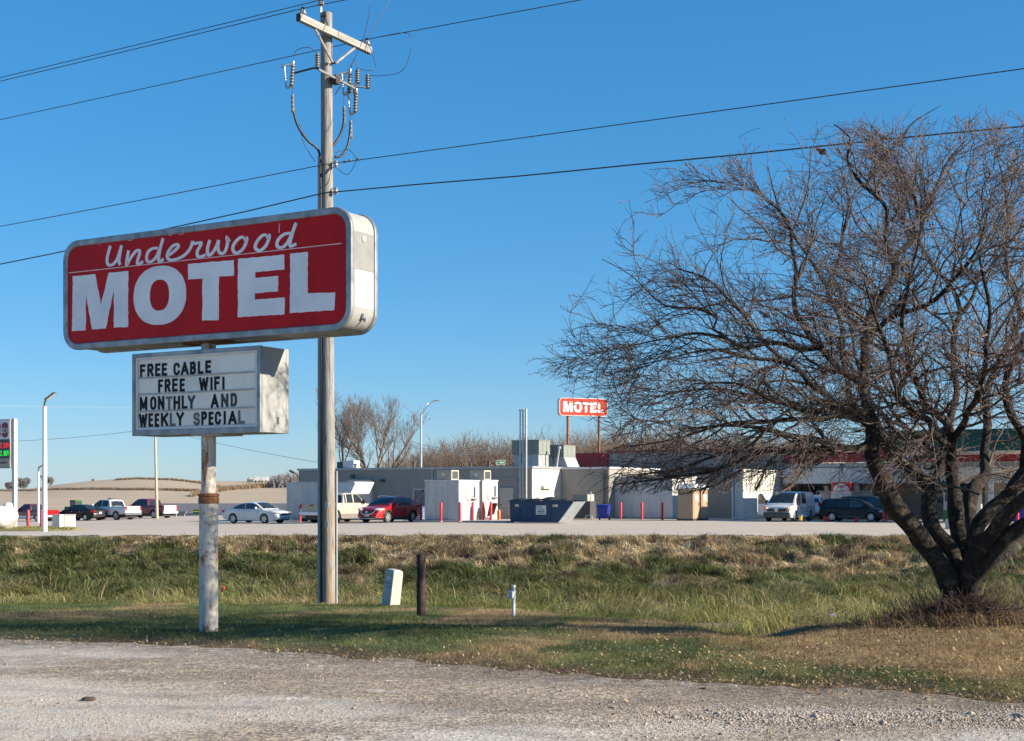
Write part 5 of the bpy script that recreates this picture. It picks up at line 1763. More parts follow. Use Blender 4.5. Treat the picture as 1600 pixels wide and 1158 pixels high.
t = thing('storage_cabinet', 'low pale cabinet against the back wall behind the pickup cab', 'cabinet', (X, Y, -.3), ANG)
b = MB(); b.box(-1, 1.1, 0, .8, 0, 3.0); b.build('body', 'store_white', t, bevel=.03)
b = MB(); b.box(-1.05, 1.15, -.05, .85, 3.0, 3.06); b.build('lid', 'sign_end_paint', t)

# cages, ice box and small things in front of the store
def cage(px, d, label):
    X, Y = XY(px, d)
    t = thing('gas_bottle_cage', label, 'cage', (X, Y, -.05), ANG, 'wire cages by the store front')
    b = MB()
    for i in range(13): b.tube([(i * .12, 0, .05), (i * .12, 0, 1.9)], .012, 5)
    for i in range(7): b.tube([(1.44, i * .12, .05), (1.44, i * .12, 1.9)], .012, 5)
    for z in (.05, .65, 1.3, 1.9): b.tube([(0, 0, z), (1.44, 0, z), (1.44, .72, z)], .02, 5)
    b.build('wire_mesh', 'hvac_curb', t)
    b = MB(); b.box(0, 1.44, .02, .72, 1.9, 1.94); b.box(0, 1.44, .02, .72, .6, .63); b.box(0, 1.44, .7, .72, .05, 1.9); b.build('shelves', 'hvac_curb', t)
    return t


cage(1276, 99, 'grey wire cage between the white van and the ice cabinet')
cage(1327, 97.5, 'grey wire cage right of the ice cabinet')
X, Y = XY(1299, 98)
t = thing('ice_cabinet', 'white ice cabinet with a red topped arched header behind the black minivan', 'ice cabinet', (X, Y, -.05), ANG)
b = MB(); b.box(0, 1.4, 0, .9, .05, 1.9); b.build('cabinet', 'store_white', t, bevel=.03)
b = MB(); b.box(0, 1.4, -.02, .9, 1.9, 2.55); o = b.build('header', 'bollard_red', t, bevel=.02)
b = MB(); b.prism(arc(.7, 1.95, .58, .5, 0, 180, 14), -.03, -.02); b.build('arch', 'white_gloss', o)
b = MB(); b.box(.5, .9, -.036, -.03, 2.15, 2.27); b.build('lettering', 'bollard_red', o)
b = MB(); b.box(.1, .66, -.02, 0, .3, 1.75); b.box(.74, 1.3, -.02, 0, .3, 1.75); b.build('door', 'hvac_curb', t)
for px, d, lab in ((1289, 87.5, 'small red can left of the black minivan wheel'), (1292.5, 87.8, 'small red can between the van and the minivan, right one of two'), (1338.5, 87.0, 'small red can under the middle of the black minivan')):
    X, Y = XY(px, d)
    t = thing('fuel_can', lab, 'fuel can', (X, Y, float(lot_z(X, Y))), ANG, 'small red cans on the paving')
    b = MB(); b.lathe([(.1, 0), (.12, .03), (.12, .24), (.09, .3), (.04, .33)], 12); b.build('can', 'bollard_red', t, smooth=True)
    b = MB(); b.tube([(-.06, 0, .3), (0, 0, .38), (.06, 0, .3)], .015, 6); b.build('handle', 'bollard_red', t)
X, Y = XY(1251, 87.2)
t = thing('bucket', 'small yellow bucket under the side of the white van', 'bucket', (X, Y, 0), 0)
b = MB(); b.lathe([(.09, 0), (.12, .26), (.13, .27), (.1, .27)], 14); b.build('pail', 'yellow_plastic', t, smooth=True)
b = MB(); b.tube(arc(0, .26, .12, .1, 0, 180, 8) and [(a, 0, c) for a, c in arc(0, .26, .12, .1, 0, 180, 8)], .008, 5); b.build('handle', 'galvanised', t)

# ------------------------------------------------------------------ right end: service building, canopy, pumps
X, Y = XY(1397, 101)
t = thing('service_building', 'tan service building at the right behind the bare tree', 'building', (X, Y, 0), ANG)
b = MB(); b.box(0, 6.4, 3, 14, Z0, 4.1); b.build('wall', 'tan_wall', t)
b = MB(); b.box(6.42, 40, .0, 14, Z0, 4.9); b.build('wall', 'tan_wall', t)
b = MB(); b.box(-.1, 6.4, 2.9, 3.0, 4.1, 4.3); b.build('coping', 'store_white', t)
b = MB(); b.box(-.1, 1.9, 2.6, 2.75, 1.75, 2.6); b.build('sign_panel', 'white_gloss', t)
b = MB(); b.box(-.1, 4.8, 2.4, 3.0, .95, 1.72); b.build('ledge', 'tan_metal', t, bevel=.02)
for u_ in (1.3, 2.25, 3.6):
    d_ = part('door', 'store_white', (u_, u_ + .9, 2.93, 3.0, -.1, .93), parent=t); part('handle', 'dark_grey', (u_ + .75, u_ + .8, 2.90, 2.93, .4, .5), parent=d_)
X, Y = XY(1386, 88)
t = thing('fuel_canopy', 'dark green fuel canopy above the pumps behind the tree', 'canopy', (X, Y, 0), ANG)
b = MB(); b.box(0, 16, 0, 7, 4.35, 5.7); b.build('fascia', 'canopy_green', t, bevel=.03)
b = MB(); b.box(.05, 15.95, .05, 6.95, 4.3, 4.34); b.build('soffit', 'store_white', t)
for u_ in (5.6, 13):
    b = MB(); b.box(u_, u_ + .3, 3.2, 3.5, -.4, 4.3); b.build('column', 'white_paint', t, bevel=.01)
X, Y = XY(1474, 84)
t = thing('fuel_pump', 'tall fuel pump with dark hoses and green base behind the tree trunks', 'fuel pump', (X, Y, -.08), ANG)
b = MB(); b.box(0, 1.0, 0, .6, .75, 2.3); b.build('housing', 'sign_end_paint', t, bevel=.04)
b = MB(); b.box(-.02, 1.02, -.02, .62, .1, .75); b.build('base', 'tractor_green', t, bevel=.02)
b = MB(); b.box(.1, .5, -.03, 0, 1.3, 1.9); b.build('screen', 'glass_dark', t)
for u_ in (.62, .8):
    b = MB(); b.tube(catmull([(u_, -.05, 2.1), (u_ + .03, -.2, 1.5), (u_, -.2, .7), (u_ + .05, -.08, 1.0), (u_ + .05, -.05, 1.4)], n=5), .03, 6); b.build('hose', 'black_rubber', t, smooth='all')
b = MB(); b.box(-.1, 1.1, -.1, .7, 2.3, 2.55); b.build('valance', 'canopy_green', t, bevel=.02)
b = MB(); b.box(-.7, 1.7, -.4, 1.0, -.05, .1); b.build('island', 'concrete', t, bevel=.03)
X, Y = XY(1485, 70)
t = thing('concrete_block', 'pale concrete block standing on the paving between the trunks', 'block', (X, Y, float(lot_z(X, Y))), ANG)
b = MB(); b.box(-.22, .22, -.22, .22, 0, .5); b.box(-.26, .26, -.26, .26, -.02, .05); b.build('block', 'concrete', t, bevel=.03)
X, Y = XY(1571, 83)
t = thing('blue_container', 'blue waste container at the right edge with a red post', 'container', (X, Y, -.08), ANG)
b = MB(); b.box(0, 2.4, 0, 1.4, .08, 1.05); b.build('body', 'blue_plastic', t, bevel=.04)
b = MB(); b.box(-.04, 2.44, -.04, 1.44, 1.05, 1.15); b.build('lid', 'bin_blue', t, bevel=.03)
for u_ in (.1, 2.1):
    b = MB(); b.box(u_, u_ + .2, -.02, 0, .1, 1.0); b.build('rib', 'blue_plastic', t)
o = dup(proto, (XY(1590, 81.5)[0], 81.5, -.08), 0, 'red bollard in front of the blue waste container')
o.scale = (1, 1, 1.1)
o = dup(proto, (XY(1443, 92)[0], 92, -.08), 0, 'red bollard beside the white doors of the tan building')

# ------------------------------------------------------------------ left side: price sign, tank, lamp posts, boxes
X, Y = XY(23.5, 75)
t = thing('price_sign', 'tall fuel price sign with red and green digits at the left edge', 'sign', (X, Y, float(lot_z(X, Y))), ANG)
zr = lambda py: EYE - (py - HOR) / F * 75 - float(lot_z(X, Y))
tp, bt = zr(655), zr(731.5)
for u_ in (-1.62, -.02):
    b = MB(); b.box(u_ - .09, u_ + .09, -.12, .12, -.2, tp + .04); b.build('post', 'galvanised', t, bevel=.01)
b = MB(); b.box(-1.52, -.12, -.22, .22, bt, tp); b.build('cabinet', 'sign_end_paint', t, bevel=.02)
b = MB(); b.box(-1.48, -.17, -.235, -.222, zr(686), tp - .05); fa = b.build('brand_panel', 'brand_panel', t)
b = MB()
for u0 in (-2.9, -1.75):
    pass
b.prism(rrect(-1.38, -.86, zr(683.5), zr(660), .2), -.243, -.235); b.prism(rrect(-.78, -.27, zr(683.5), zr(660), .2), -.243, -.235)
b.build('emblem', 'maroon', fa)
b = MB(); word(b, 'CENEX', -1.36, -.27, zr(676.5), zr(668.5), .036, -.2435, gap=.18); b.build('lettering', 'white_gloss', fa)
b = MB(); b.box(-1.48, -.17, -.235, -.222, zr(716), zr(687)); fb = b.build('price_panel', 'dark_grey', t)
b = MB(); word(b, '2.53', -.90, -.36, zr(699.8), zr(692), .026, -.236, gap=.2); glyph(b, '9', -.33, -.24, zr(699.5), zr(692), .024, -.236); b.build('red_digits', 'led_red', fb)
b = MB(); word(b, '2.85', -.90, -.36, zr(712.2), zr(704.2), .026, -.236, gap=.2); glyph(b, '9', -.33, -.24, zr(712), zr(704.2), .024, -.236); b.build('green_digits', 'led_green', fb)
b = MB(); b.box(-1.48, -.17, -.235, -.222, zr(729), zr(718)); fc = b.build('lower_panel', 'tan_metal', t)
b = MB(); b.box(-1.3, -.35, -.24, -.235, zr(724.5), zr(721.5)); b.build('text_line', 'letter_faded', fc)

X, Y = XY(1, 69.8)
t = thing('propane_tank', 'white rounded propane tank end on the verge below the price sign', 'tank', (X, Y, .0), math.radians(14))
R0 = .56
b = MB(); m = Matrix.Translation((0, 0, .52)) @ Matrix.Rotation(math.radians(90), 4, 'X')
prof = [(.001, R0 * .72 + .0)] + [(R0 * math.cos(a), R0 * .72 * math.sin(a)) for a in np.linspace(1.45, 0, 9)] + [(R0, -3.0)] + [(R0 * math.cos(a), -3.0 - R0 * .72 * math.sin(a)) for a in np.linspace(.15, 1.5, 8)]
b.lathe(prof, 28, m); b.build('shell', 'white_gloss', t, smooth=True)
b = MB(); b.lathe([(.22, .9), (.23, 1.14), (.18, 1.22), (.05, 1.26)], 20, Matrix.Translation((.3, .55, 0))); b.build('dome', 'white_paint', t, smooth=True)
b = MB(); b.box(-.5, .5, .3, .5, -.1, .3); b.box(-.5, .5, 2.2, 2.4, -.1, .3); b.build('cradle', 'concrete', t)


def lamp_post(px, d, pytop, label, head, r=.1):
    X, Y = XY(px, d); zg = float(lot_z(X, Y))
    t = thing('lamp_post', label, 'lamp post', (X, Y, zg), 0, 'white lamp posts')
    h = EYE - (pytop - HOR) / F * d - zg
    b = MB(); b.tube([(0, 0, -.2), (-.0, 0, h)], [r * 1.12, r * .85], 16); b.build('pole', 'white_gloss', t, smooth=True)
    b = MB(); b.tube([(0, 0, h), (.0, 0, h + .22)], .05, 8); b.tube([(0, 0, h + .2), (.10, 0, h + .34)], .04, 8); b.build('bracket', 'dark_grey', t)
    m = Matrix.Translation((.28, -.02, h + .48)) @ Matrix.Rotation(math.radians(-38 * head), 4, 'Y')
    b = MB(); b.box(-.30, .30, -.2, .2, -.045, .045, m); b.build('lamp_head', 'dark_grey', t, bevel=.03)
    b = MB(); b.box(-.25, .28, -.16, .16, -.055, -.046, m); b.build('lens', 'lamp_clear', t)
    return t


lamp_post(69.8, 67, 635, 'tall white lamp post with tilted dark head near the white tank', 1, .115)
lamp_post(60, 118, 737, 'smaller white lamp post farther back beside the tall one', .8, .11)
# pair of white utility cabinets
for i, (px, d, lab) in enumerate(((91.5, 72.0, 'white utility cabinet, left one of two on the paving'), (109, 72.2, 'white utility cabinet, right one of two on the paving'))):
    X, Y = XY(px, d)
    t = thing('utility_cabinet', lab, 'cabinet', (X, Y, float(lot_z(X, Y))), math.radians(-25 if i == 0 else 12), 'white utility cabinets')
    b = MB(); b.box(-.27, .27, -.2, .2, .05, .78); b.build('housing', 'store_white', t, bevel=.03)
    b = MB(); b.box(-.29, .29, -.22, .22, .78, .82); b.build('lid', 'white_paint', t, bevel=.01)
    b = MB(); b.box(-.24, .24, -.19, .19, 0, .05); b.build('base', 'dark_grey', t)
# grey mast with wires behind the letter board
X, Y = XY(243, 132); zg = float(hill_z(np.array([X]), np.array([150.]))[0])
t = thing('grey_mast', 'thin grey mast rising behind the white pickup, below the letter board', 'mast', (X, Y, -.9), 0)
hm = EYE - (668 - HOR) / F * 132 + .9
b = MB(); b.tube([(.15, 0, 0), (-.05, 0, hm)], [.16, .10], 12); b.build('pole', 'tan_metal', t, smooth=True)
b = MB(); b.cyl((-.05, 0, hm), (-.05, 0, hm + .12), .12, n=10); b.build('cap', 'dark_grey', t)
def span(p0, p1, sag, r, mat, label, group='service wires in the distance'):
    p0 = Vector(p0); p1 = Vector(p1); pts = []
    for i in range(25):
        s = i / 24; p = p0.lerp(p1, s); p.z -= sag * 4 * s * (1 - s); pts.append(p)
    b = MB(); b.tube(pts, r, 5); o = b.build('service_wire', mat, smooth='all'); tag(o, label, 'wire', group)
topm = (X - .05, Y, hm - 1.0)
span(topm, P(-120, 690, 150), .5, .018, 'wire_dark', 'thin wire from the grey mast to the left edge of the picture')
span((X, Y, hm - .9), P(520, 726, 108), .25, .016, 'wire_dark', 'thin wire dropping from the grey mast to the store roof')
for k, (a, c) in enumerate(((693, 697), (698, 701), (701, 705))):
    span(P(640, a - 4, 150), P(800, c, 106), .55, .022, 'wire_pale', ['highest', 'middle', 'lowest'][k] + ' of three pale wires reaching the rooftop air unit')

# street lamp behind the store
X, Y = XY(658, 140)
t = thing('street_lamp', 'slender grey street lamp with curved arm behind the store roof', 'street lamp', (X, Y, 0), 0)
z = lambda py: EYE - (py - HOR) / F * 140
b = MB(); b.tube([(0, 0, -1), (0, 0, z(648))], [.13, .09], 10); b.build('pole', 'galvanised', t, smooth=True)
b = MB(); b.tube([Vector(q) for q in catmull([(0, 0, z(652)), (.45, 0, z(640)), (.95, 0, z(629.5)), (1.35, 0, z(626.5))], n=6)], .045, 7); b.tube([(0, 0, z(648)), (.35, 0, z(637)), (.8, 0, z(629))], .03, 6); b.build('arm', 'galvanised', t, smooth='all')
b = MB(); b.ball((1.65, 0, z(626)), (.38, .16, .07), 14, 6); b.build('lamp_head', 'hvac_curb', t, smooth=True)
b = MB(); b.cyl((0, 0, z(649)), (0, 0, z(647)), .14, n=10); b.build('collar', 'hvac_curb', t)
# wall-mounted floodlight at the far corner
X, Y = XY(456, 107.5)
t = thing('floodlight', 'small floodlight on a curved white bracket at the left corner of the store', 'floodlight', (X, Y, 0), 0)
z = lambda py: EYE - (py - HOR) / F * 107.5
b = MB(); b.tube(catmull([(.5, .4, z(757)), (.48, .3, z(748)), (.3, .1, z(740)), (.1, 0, z(738))], n=5), .05, 7); b.build('bracket', 'white_paint', t, smooth='all')
b = MB(); b.box(-.2, .2, -.15, .15, -.09, .09, Matrix.Translation((0, 0, z(737))) @ Matrix.Rotation(.5, 4, 'Y')); b.build('lamp_head', 'dark_grey', t, bevel=.02)
# green highway sign
X, Y = XY(782, 165)
t = thing('highway_sign', 'small green highway sign on posts beyond the store roof', 'road sign', (X, Y, 0), math.radians(8))
z = lambda py: EYE - (py - HOR) / F * 165
b = MB(); b.box(-.55, .57, -.03, .03, z(726.5), z(719)); o = b.build('panel', 'highway_green', t)
b = MB(); frame_ring(b, [(-.55, z(726.5)), (.57, z(726.5)), (.57, z(719)), (-.55, z(719))], [(-.5, z(726)), (.52, z(726)), (.52, z(719.6)), (-.5, z(719.6))], -.036, -.031); b.box(-.4, -.3, -.036, -.031, z(723.6), z(722)); b.box(-.1, .38, -.036, -.031, z(723.8), z(722)); b.build('legend', 'white_gloss', o)
for s in (-.4, .4):
    b = MB(); b.box(s - .04, s + .04, .031, .1, -1, z(719.5)); b.build('post', 'galvanised', t)
# distant motel sign
fd = 150
X, Y = XY(910, fd)
t = thing('motel_sign', 'distant red motel sign on two brown posts above the store roof', 'sign', (X, Y, 0), math.radians(22))
z = lambda py: EYE - (py - HOR) / F * fd
hw = 2.85
b = MB(); b.prism(rrect(-hw, hw, z(650), z(623), .35), -.28, .28); b.build('cabinet', 'far_sign_red', t, smooth=True)
b = MB(); frame_ring(b, rrect(-hw - .02, hw + .02, z(650) - .02, z(623) + .02, .36), rrect(-hw + .03, hw - .03, z(650) + .03, z(623) - .03, .32), -.32, .32); b.build('frame', 'white_gloss', t, smooth=True)
allx = [p[0] for ch in 'MTEL' for p in LETTERS2D[ch]]; l0, l1 = min(allx), max(allx)
allz = [p[1] for ch in 'MTEL' for p in LETTERS2D[ch]]; k0, k1 = min(allz), max(allz)
b = MB()
def mapx(p): return (-hw + .4 + (p[0] - l0) / (l1 - l0) * (2 * hw - .8), z(645) + (p[1] - k0) / (k1 - k0) * (z(628) - z(645)))
for ch in 'MOTEL':
    b = MB()
    if ch == 'O': frame_ring(b, [mapx(p) for p in LETTERS2D['O'][0]], [mapx(p) for p in LETTERS2D['O'][1]], -.285, -.31)
    else: b.prism([mapx(p) for p in LETTERS2D[ch]], -.285, -.31)
    b.build('block_letter', 'white_gloss', t)
for u_ in (-1.75, 2.0):
    b = MB(); b.tube([(u_, 0, -1), (u_, 0, z(649))], .14, 10); b.build('post', 'rust', t, smooth=True)
# things far off on the hill
X, Y = XY(408, 505); zh = float(hill_z(np.array([X]), np.array([Y]))[0])
t = thing('cargo_trailer', 'white trailers parked far away on the crest of the hill', 'trailer', (X, Y, zh), 0)
b = MB(); b.box(-2.4, -.3, 0, 2, .5, 2.0); b.box(-.1, 2.2, 0, 2, .5, 2.0); b.build('body', 'white_gloss', t, bevel=.05)
b = MB()
for u_ in (-2, -.7, .4, 1.8): b.cyl((u_, -.05, .35), (u_, .2, .35), .4, n=12)
b.build('wheels', 'black_rubber', t)
X, Y = XY(391, 505); zh = float(hill_z(np.array([X]), np.array([Y]))[0])
t = thing('farm_shed', 'tiny dark shed left of the white trailers on the hill crest', 'shed', (X, Y, zh), .4)
b = MB(); b.box(-.9, .9, -.8, .8, 0, 1.2); b.build('wall', 'dark_grey', t)
b = MB(); b.prism([(-1.05, 1.2), (1.05, 1.2), (0, 1.9)], -.95, .95); b.build('roof', 'tan_metal', t)
# green tractor cab and small yellow-green sign behind the parked cars
X, Y = XY(119, 150)
t = thing('tractor', 'dark green tractor cab showing above the black sedan', 'tractor', (X, Y, -.82), math.radians(150))
t.scale = (.6, .6, .6)
b = MB(); b.box(-.6, .7, -.7, .7, 1.9, 2.65); b.build('cab_glass', 'glass_tint', t, bevel=.05)
b = MB(); b.box(-.7, .8, -.8, .8, 2.65, 2.95)
for a in (-.62, .7):
    for c in (-.72, .72): b.box(a - .05, a + .05, c - .05, c + .05, 1.2, 2.65)
b.box(-.6, .7, -.7, .7, 1.0, 1.9); b.build('cab', 'tractor_green', t, bevel=.03)
b = MB(); b.box(.72, 2.6, -.45, .45, .9, 1.75); b.build('hood', 'tractor_green', t, bevel=.1)
for (u_, r_) in ((0, .85), (2.0, .6)):
    for s in (-1, 1):
        b = MB(); b.cyl((u_, s * .75, r_), (u_, s * 1.15, r_), r_, n=22); o = b.build('wheel', 'black_rubber', t, bevel=.05)
        b = MB(); b.cyl((u_, s * 1.151, r_), (u_, s * 1.16, r_), r_ * .5, n=16); b.build('rim', 'yellow_plastic', o)
X, Y = XY(307, 143)
t = thing('entrance_sign', 'low green and yellow sign behind the maroon pickup', 'sign', (X, Y, -.75), math.radians(-10))
b = MB(); b.box(-.33, .33, -.05, .05, .25, .75); o = b.build('panel', 'tractor_green', t)
b = MB(); b.box(-.32, .32, -.056, -.051, .52, .6); b.build('stripe', 'yellow_plastic', o)
for s in (-.28, .28):
    b = MB(); b.box(s - .03, s + .03, -.03, .03, -.2, .25); b.build('post', 'galvanised', t)
X, Y = XY(278, 138)
t = thing('guard_rail', 'short pale guard rail at the end of the parked pickups', 'guard rail', (X, Y, -.85), ANG)
b = MB(); b.box(-.5, 1.1, -.04, .04, .5, .75); b.build('rail', 'sign_end_paint', t, bevel=.03)
for u_ in (-.3, .8):
    b = MB(); b.box(u_, u_ + .08, 0, .08, 0, .5); b.build('post', 'galvanised', t)

# ------------------------------------------------------------------ vehicles
def interp(pts, x):
    return float(np.interp(x, [p[0] for p in pts], [p[1] for p in pts]))


def smooth_line(pts, n=4):
    return [tuple(p) for p in catmull([(a, b) for a, b in pts], n=n)]


def car(name, label, cat, s, loc, rz, group=None):
    """x forward from the rear bumper (0) to the nose (L); y left; z up"""
    t = thing(name, label, cat, loc, rz, group)
    L, Wd = s['L'], s['W']; hw = Wd / 2; r = s['r']; xr_, xf_ = s['xr'], s['xf']
    arch = r * 1.22
    belt = smooth_line(s['belt'], 5)
    low = s.get('low', [(0, .38), (.4, .24), (L - .5, .22), (L, .32)])
    P_ = s['paint']
    ox = -L / 2

    def wtaper(x):
        a = max(0, (s.get('tr', .45) - x) / s.get('tr', .45)); c = max(0, (s.get('tf', .7) - (L - x)) / s.get('tf', .7))
        return 1 - s.get('kr', .10) * a ** 2.2 - s.get('kf', .17) * c ** 2.2

    xs_ = sorted(set([round(v, 3) for v in list(np.linspace(0, L, 34)) + [xr_ + arch * math.cos(a) for a in np.linspace(0, math.pi, 15)] + [xf_ + arch * math.cos(a) for a in np.linspace(0, math.pi, 15)] + [.04, .1, L - .04, L - .1]]))
    xs_ = [x for x in xs_ if 0 <= x <= L]
    NR = 7
    b = MB(); loops = []
    for x in xs_:
        zl = interp(low, x)
        for xw in (xr_, xf_):
            if abs(x - xw) < arch: zl = max(zl, r + math.sqrt(max(0, arch ** 2 - (x - xw) ** 2)) * .98)
        zh = interp(belt, x)
        zl = min(zl, zh - .03)
        wt = wtaper(x)
        e = min(x, L - x)
        loop = []
        for i in range(NR):
            q = i / (NR - 1); z = zl + (zh - zl) * q
            a = (z - .2) / (zh - .2)
            w = hw * wt * (1 - .07 * max(0, .45 - a) ** 1.2 - .10 * max(0, a - .62) ** 1.6 - (.05 if i == NR - 1 else 0))
            # nose and tail are pulled in at top and bottom
            dx = 0
            if x > L - .25: dx = -.10 * (abs(a - .45) * 2) ** 2 * (x - (L - .25)) / .25
            if x < .25: dx = .08 * (abs(a - .5) * 2) ** 2 * (.25 - x) / .25
            loop.append((x + dx, w, z))
        topw = loop[-1][1]
        crown = s.get('crown', .035)
        top = [(loop[-1][0], topw * f, zh + crown * (1 - f * f)) for f in (.75, .4, 0, -.4, -.75)]
        loop = loop + top + [(p[0], -p[1], p[2]) for p in loop[::-1]]
        loops.append([(p[0] + ox, p[1], p[2]) for p in loop])
    n = len(loops[0])
    vs = [p for l in loops for p in l]
    fs = []
    for i in range(len(loops) - 1):
        for k in range(n):
            fs.append((i * n + k, i * n + (k + 1) % n, (i + 1) * n + (k + 1) % n, (i + 1) * n + k))
    # ends closed with rows across
    for base, flip in ((0, 1), ((len(loops) - 1) * n, 0)):
        for k in range(n // 2):
            a, c = base + k, base + n - 1 - k
            if k + 1 < c - 1 - base:
                fs.append((a, a + 1, c - 1, c) if flip else (c, c - 1, a + 1, a))
    b.add(vs, fs)
    body = b.build('body', P_, t, smooth=True)
    # dark inner floor and wells
    b = MB(); b.box(.25 + ox, L - .25 + ox, -hw * .72, hw * .72, .22, .75); b.build('underbody', 'black_plastic', t, bevel=.02)
    # cabin
    gx = s['cab']          # roofline points (x, z) from rear foot to front foot
    line = smooth_line(gx, 4)
    zb_ = s['zbelt']; wb_ = hw * s.get('wb', .93); tum = s.get('tum', .34)
    x0, x1 = line[0][0], line[-1][0]
    cx = sorted(set([round(v, 3) for v in list(np.linspace(x0, x1, 30)) + [p[0] for p in line]]))
    loops = []
    for x in cx:
        zt_ = interp(line, x)
        zb2 = min(zb_ - .05, zt_ - .01)
        lp = []
        for q in (0, .25, .5, .75, .93, 1.0):
            z = zb2 + (zt_ - zb2) * q
            w = wb_ - tum * max(0, z - zb_) - (.05 if q == 1.0 else 0)
            lp.append((x, w, z))
        tw = lp[-1][1]
        top = [(x, tw * f, zt_ + .03 * (1 - f * f)) for f in (.8, .4, 0, -.4, -.8)]
        lp = lp + top + [(p[0], -p[1], p[2]) for p in lp[::-1]]
        loops.append([(p[0] + ox, p[1], p[2]) for p in lp])
    n = len(loops[0]); b = MB()
    fs = []
    for i in range(len(loops) - 1):
        for k in range(n - 1):
            fs.append((i * n + k, i * n + k + 1, (i + 1) * n + k + 1, (i + 1) * n + k))
    b.add([p for l in loops for p in l], fs); b.build('cabin', P_, t, smooth=True)
    G = s.get('glass', 'glass_dark')

    def roof_sheet(xa, xb, wfrac, name, off=.012):
        rows = []
        for x in np.linspace(xa, xb, 8):
            zt_ = interp(line, x); w = (wb_ - tum * max(0, zt_ - zb_) - .05) * wfrac
            sl = (interp(line, x + .03) - interp(line, x - .03)) / .06
            nx_, nz_ = -sl / math.hypot(sl, 1), 1 / math.hypot(sl, 1)
            rows.append([(x + nx_ * off + ox, w * f, zt_ + nz_ * off + .03 * (1 - f * f)) for f in (1, .6, .2, -.2, -.6, -1)])
        MB().sheet(rows).build(name, G, t, smooth='all')
    roof_sheet(s['ws'][0], s['ws'][1], .93, 'windshield')
    if s.get('rw'): roof_sheet(s['rw'][0], s['rw'][1], .9, 'rear_window')
    for sd in (1, -1):
        for (xa, xb, *mt) in s['win']:
            rows = []
            for x in np.linspace(xa, xb, 9):
                zt_ = interp(line, x) - .075
                z0w = zb_ + .03
                zt2 = max(zt_, z0w + .005)
                rows.append([(x + ox, sd * (wb_ - tum * max(0, z - zb_) + .012), z) for z in (z0w, (z0w + zt2) / 2, zt2)])
            MB().sheet(rows).build('side_window', mt[0] if mt else G, t, smooth='all')
        # mirror
        mx_ = s['mirror']
        b = MB(); b.ball((mx_ + ox, sd * (wb_ + .14), zb_ + .10), (.075, .12, .09) if not s.get('bigmirror') else (.07, .14, .17), 10, 8); b.tube([(mx_ + ox, sd * (wb_ - .02), zb_ + .04), (mx_ + ox, sd * (wb_ + .1), zb_ + .08)], .02, 6)
        b.build('mirror', s.get('mirror_mat', P_), t, smooth=True)
        for hx in s['handles']:
            b = MB(); b.box(hx - .09 + ox, hx + .09 + ox, sd * hw * .985 - .005, sd * hw * .985 + .025, zb_ - .16, zb_ - .12); b.build('door_handle', s.get('handle_mat', P_), t, bevel=.008)
        b = MB()
        for sx in s['seams']:
            zz0 = interp(low, sx) + .12; prev = None
            pts = []
            for z in np.linspace(zz0, zb_ - .02, 6):
                a = (z - .2) / (interp(belt, sx) - .2)
                w = hw * wtaper(sx) * (1 - .07 * max(0, .45 - a) ** 1.2 - .10 * max(0, a - .62) ** 1.6)
                pts.append((sx + ox, sd * (w + .001), z))
            b.tube(pts, .008, 4)
        if s['seams']: b.build('door_seam', 'black_plastic', t)
        # lights
        hz, hh, hl = s['head']
        m = Matrix.Translation((L - hl * .5 - .05 + ox, sd * (hw * .78), hz)) @ Matrix.Rotation(sd * math.radians(-s.get('headrot', 28)), 4, 'Z')
        b = MB(); b.ball((0, 0, 0), (hl * .62, .19 if not s.get('boxy') else .16, hh * .6), 14, 8, None)
        b2 = MB(); b2.add([m @ Vector(v) for v in b.v], b.f); b2.build('headlight', s.get('head_mat', 'lamp_clear'), t, smooth=True)
        tz, th_, tl = s['tail']
        m = Matrix.Translation((tl * .45 + ox, sd * (hw * .87), tz)) @ Matrix.Rotation(sd * math.radians(18), 4, 'Z')
        b = MB(); b.box(-tl / 2 - .02, tl / 2, -.12, .09, -th_ / 2, th_ / 2, m); b.build('taillight', 'lamp_red', t, bevel=.02)
        for xw in (xr_, xf_):
            yo = sd * (hw - .02)
            tw = s.get('tw', .21)
            m = Matrix.Translation((xw + ox, yo, r)) @ Matrix.Rotation(math.radians(-90 * sd), 4, 'X')
            b = MB(); b.lathe([(r * .60, -tw), (r * .95, -tw), (r, -tw + .03), (r, -.03), (r * .95, -.005), (r * .70, .0), (r * .62, -.012)], 28, m)
            wh = b.build('wheel', 'black_rubber', t, smooth=True)
            b = MB()
            b.lathe([(r * .66, -.03), (r * .66, -.004), (r * .60, -.004), (r * .58, -.05)], 28, m)
            b.lathe([(.06, -.03), (.055, .004), (.03, .008)], 14, m)
            ns = s.get('spokes', 5)
            for k in range(ns):
                a = 2 * math.pi * k / ns
                mm_ = m @ Matrix.Rotation(a, 4, 'Z')
                b.box(.03, r * .60, -r * s.get('spw', .13), r * s.get('spw', .13), -.03, -.006, mm_)
            b.build('rim', s.get('rim_mat', 'rim_alloy'), wh)
    # number plates, grille, bumpers
    b = MB(); b.box(-.012 + ox, .015 + ox, -.16, .16, s['plate_r'] - .08, s['plate_r'] + .08); b.build('rear_plate', 'plate_white', t, bevel=.005)
    b = MB(); b.box(L - .012 + ox, L + .016 + ox, -.16, .16, s['plate_f'] - .08, s['plate_f'] + .08); b.build('front_plate', 'plate_white', t, bevel=.005)
    for (z0g, z1g, wg, mt) in s['grille']:
        b = MB(); b.box(L - .12 + ox, L + .006 + ox, -wg, wg, z0g, z1g); b.build('grille', mt, t, bevel=.03)
    if s.get('fog'):
        for sd in (1, -1):
            b = MB(); b.box(L - .34 + ox, L - .02 + ox, sd * hw * .62 - .14, sd * hw * .62 + .14, s['fog'] - .05, s['fog'] + .05); b.build('air_intake', 'black_plastic', t, bevel=.02)
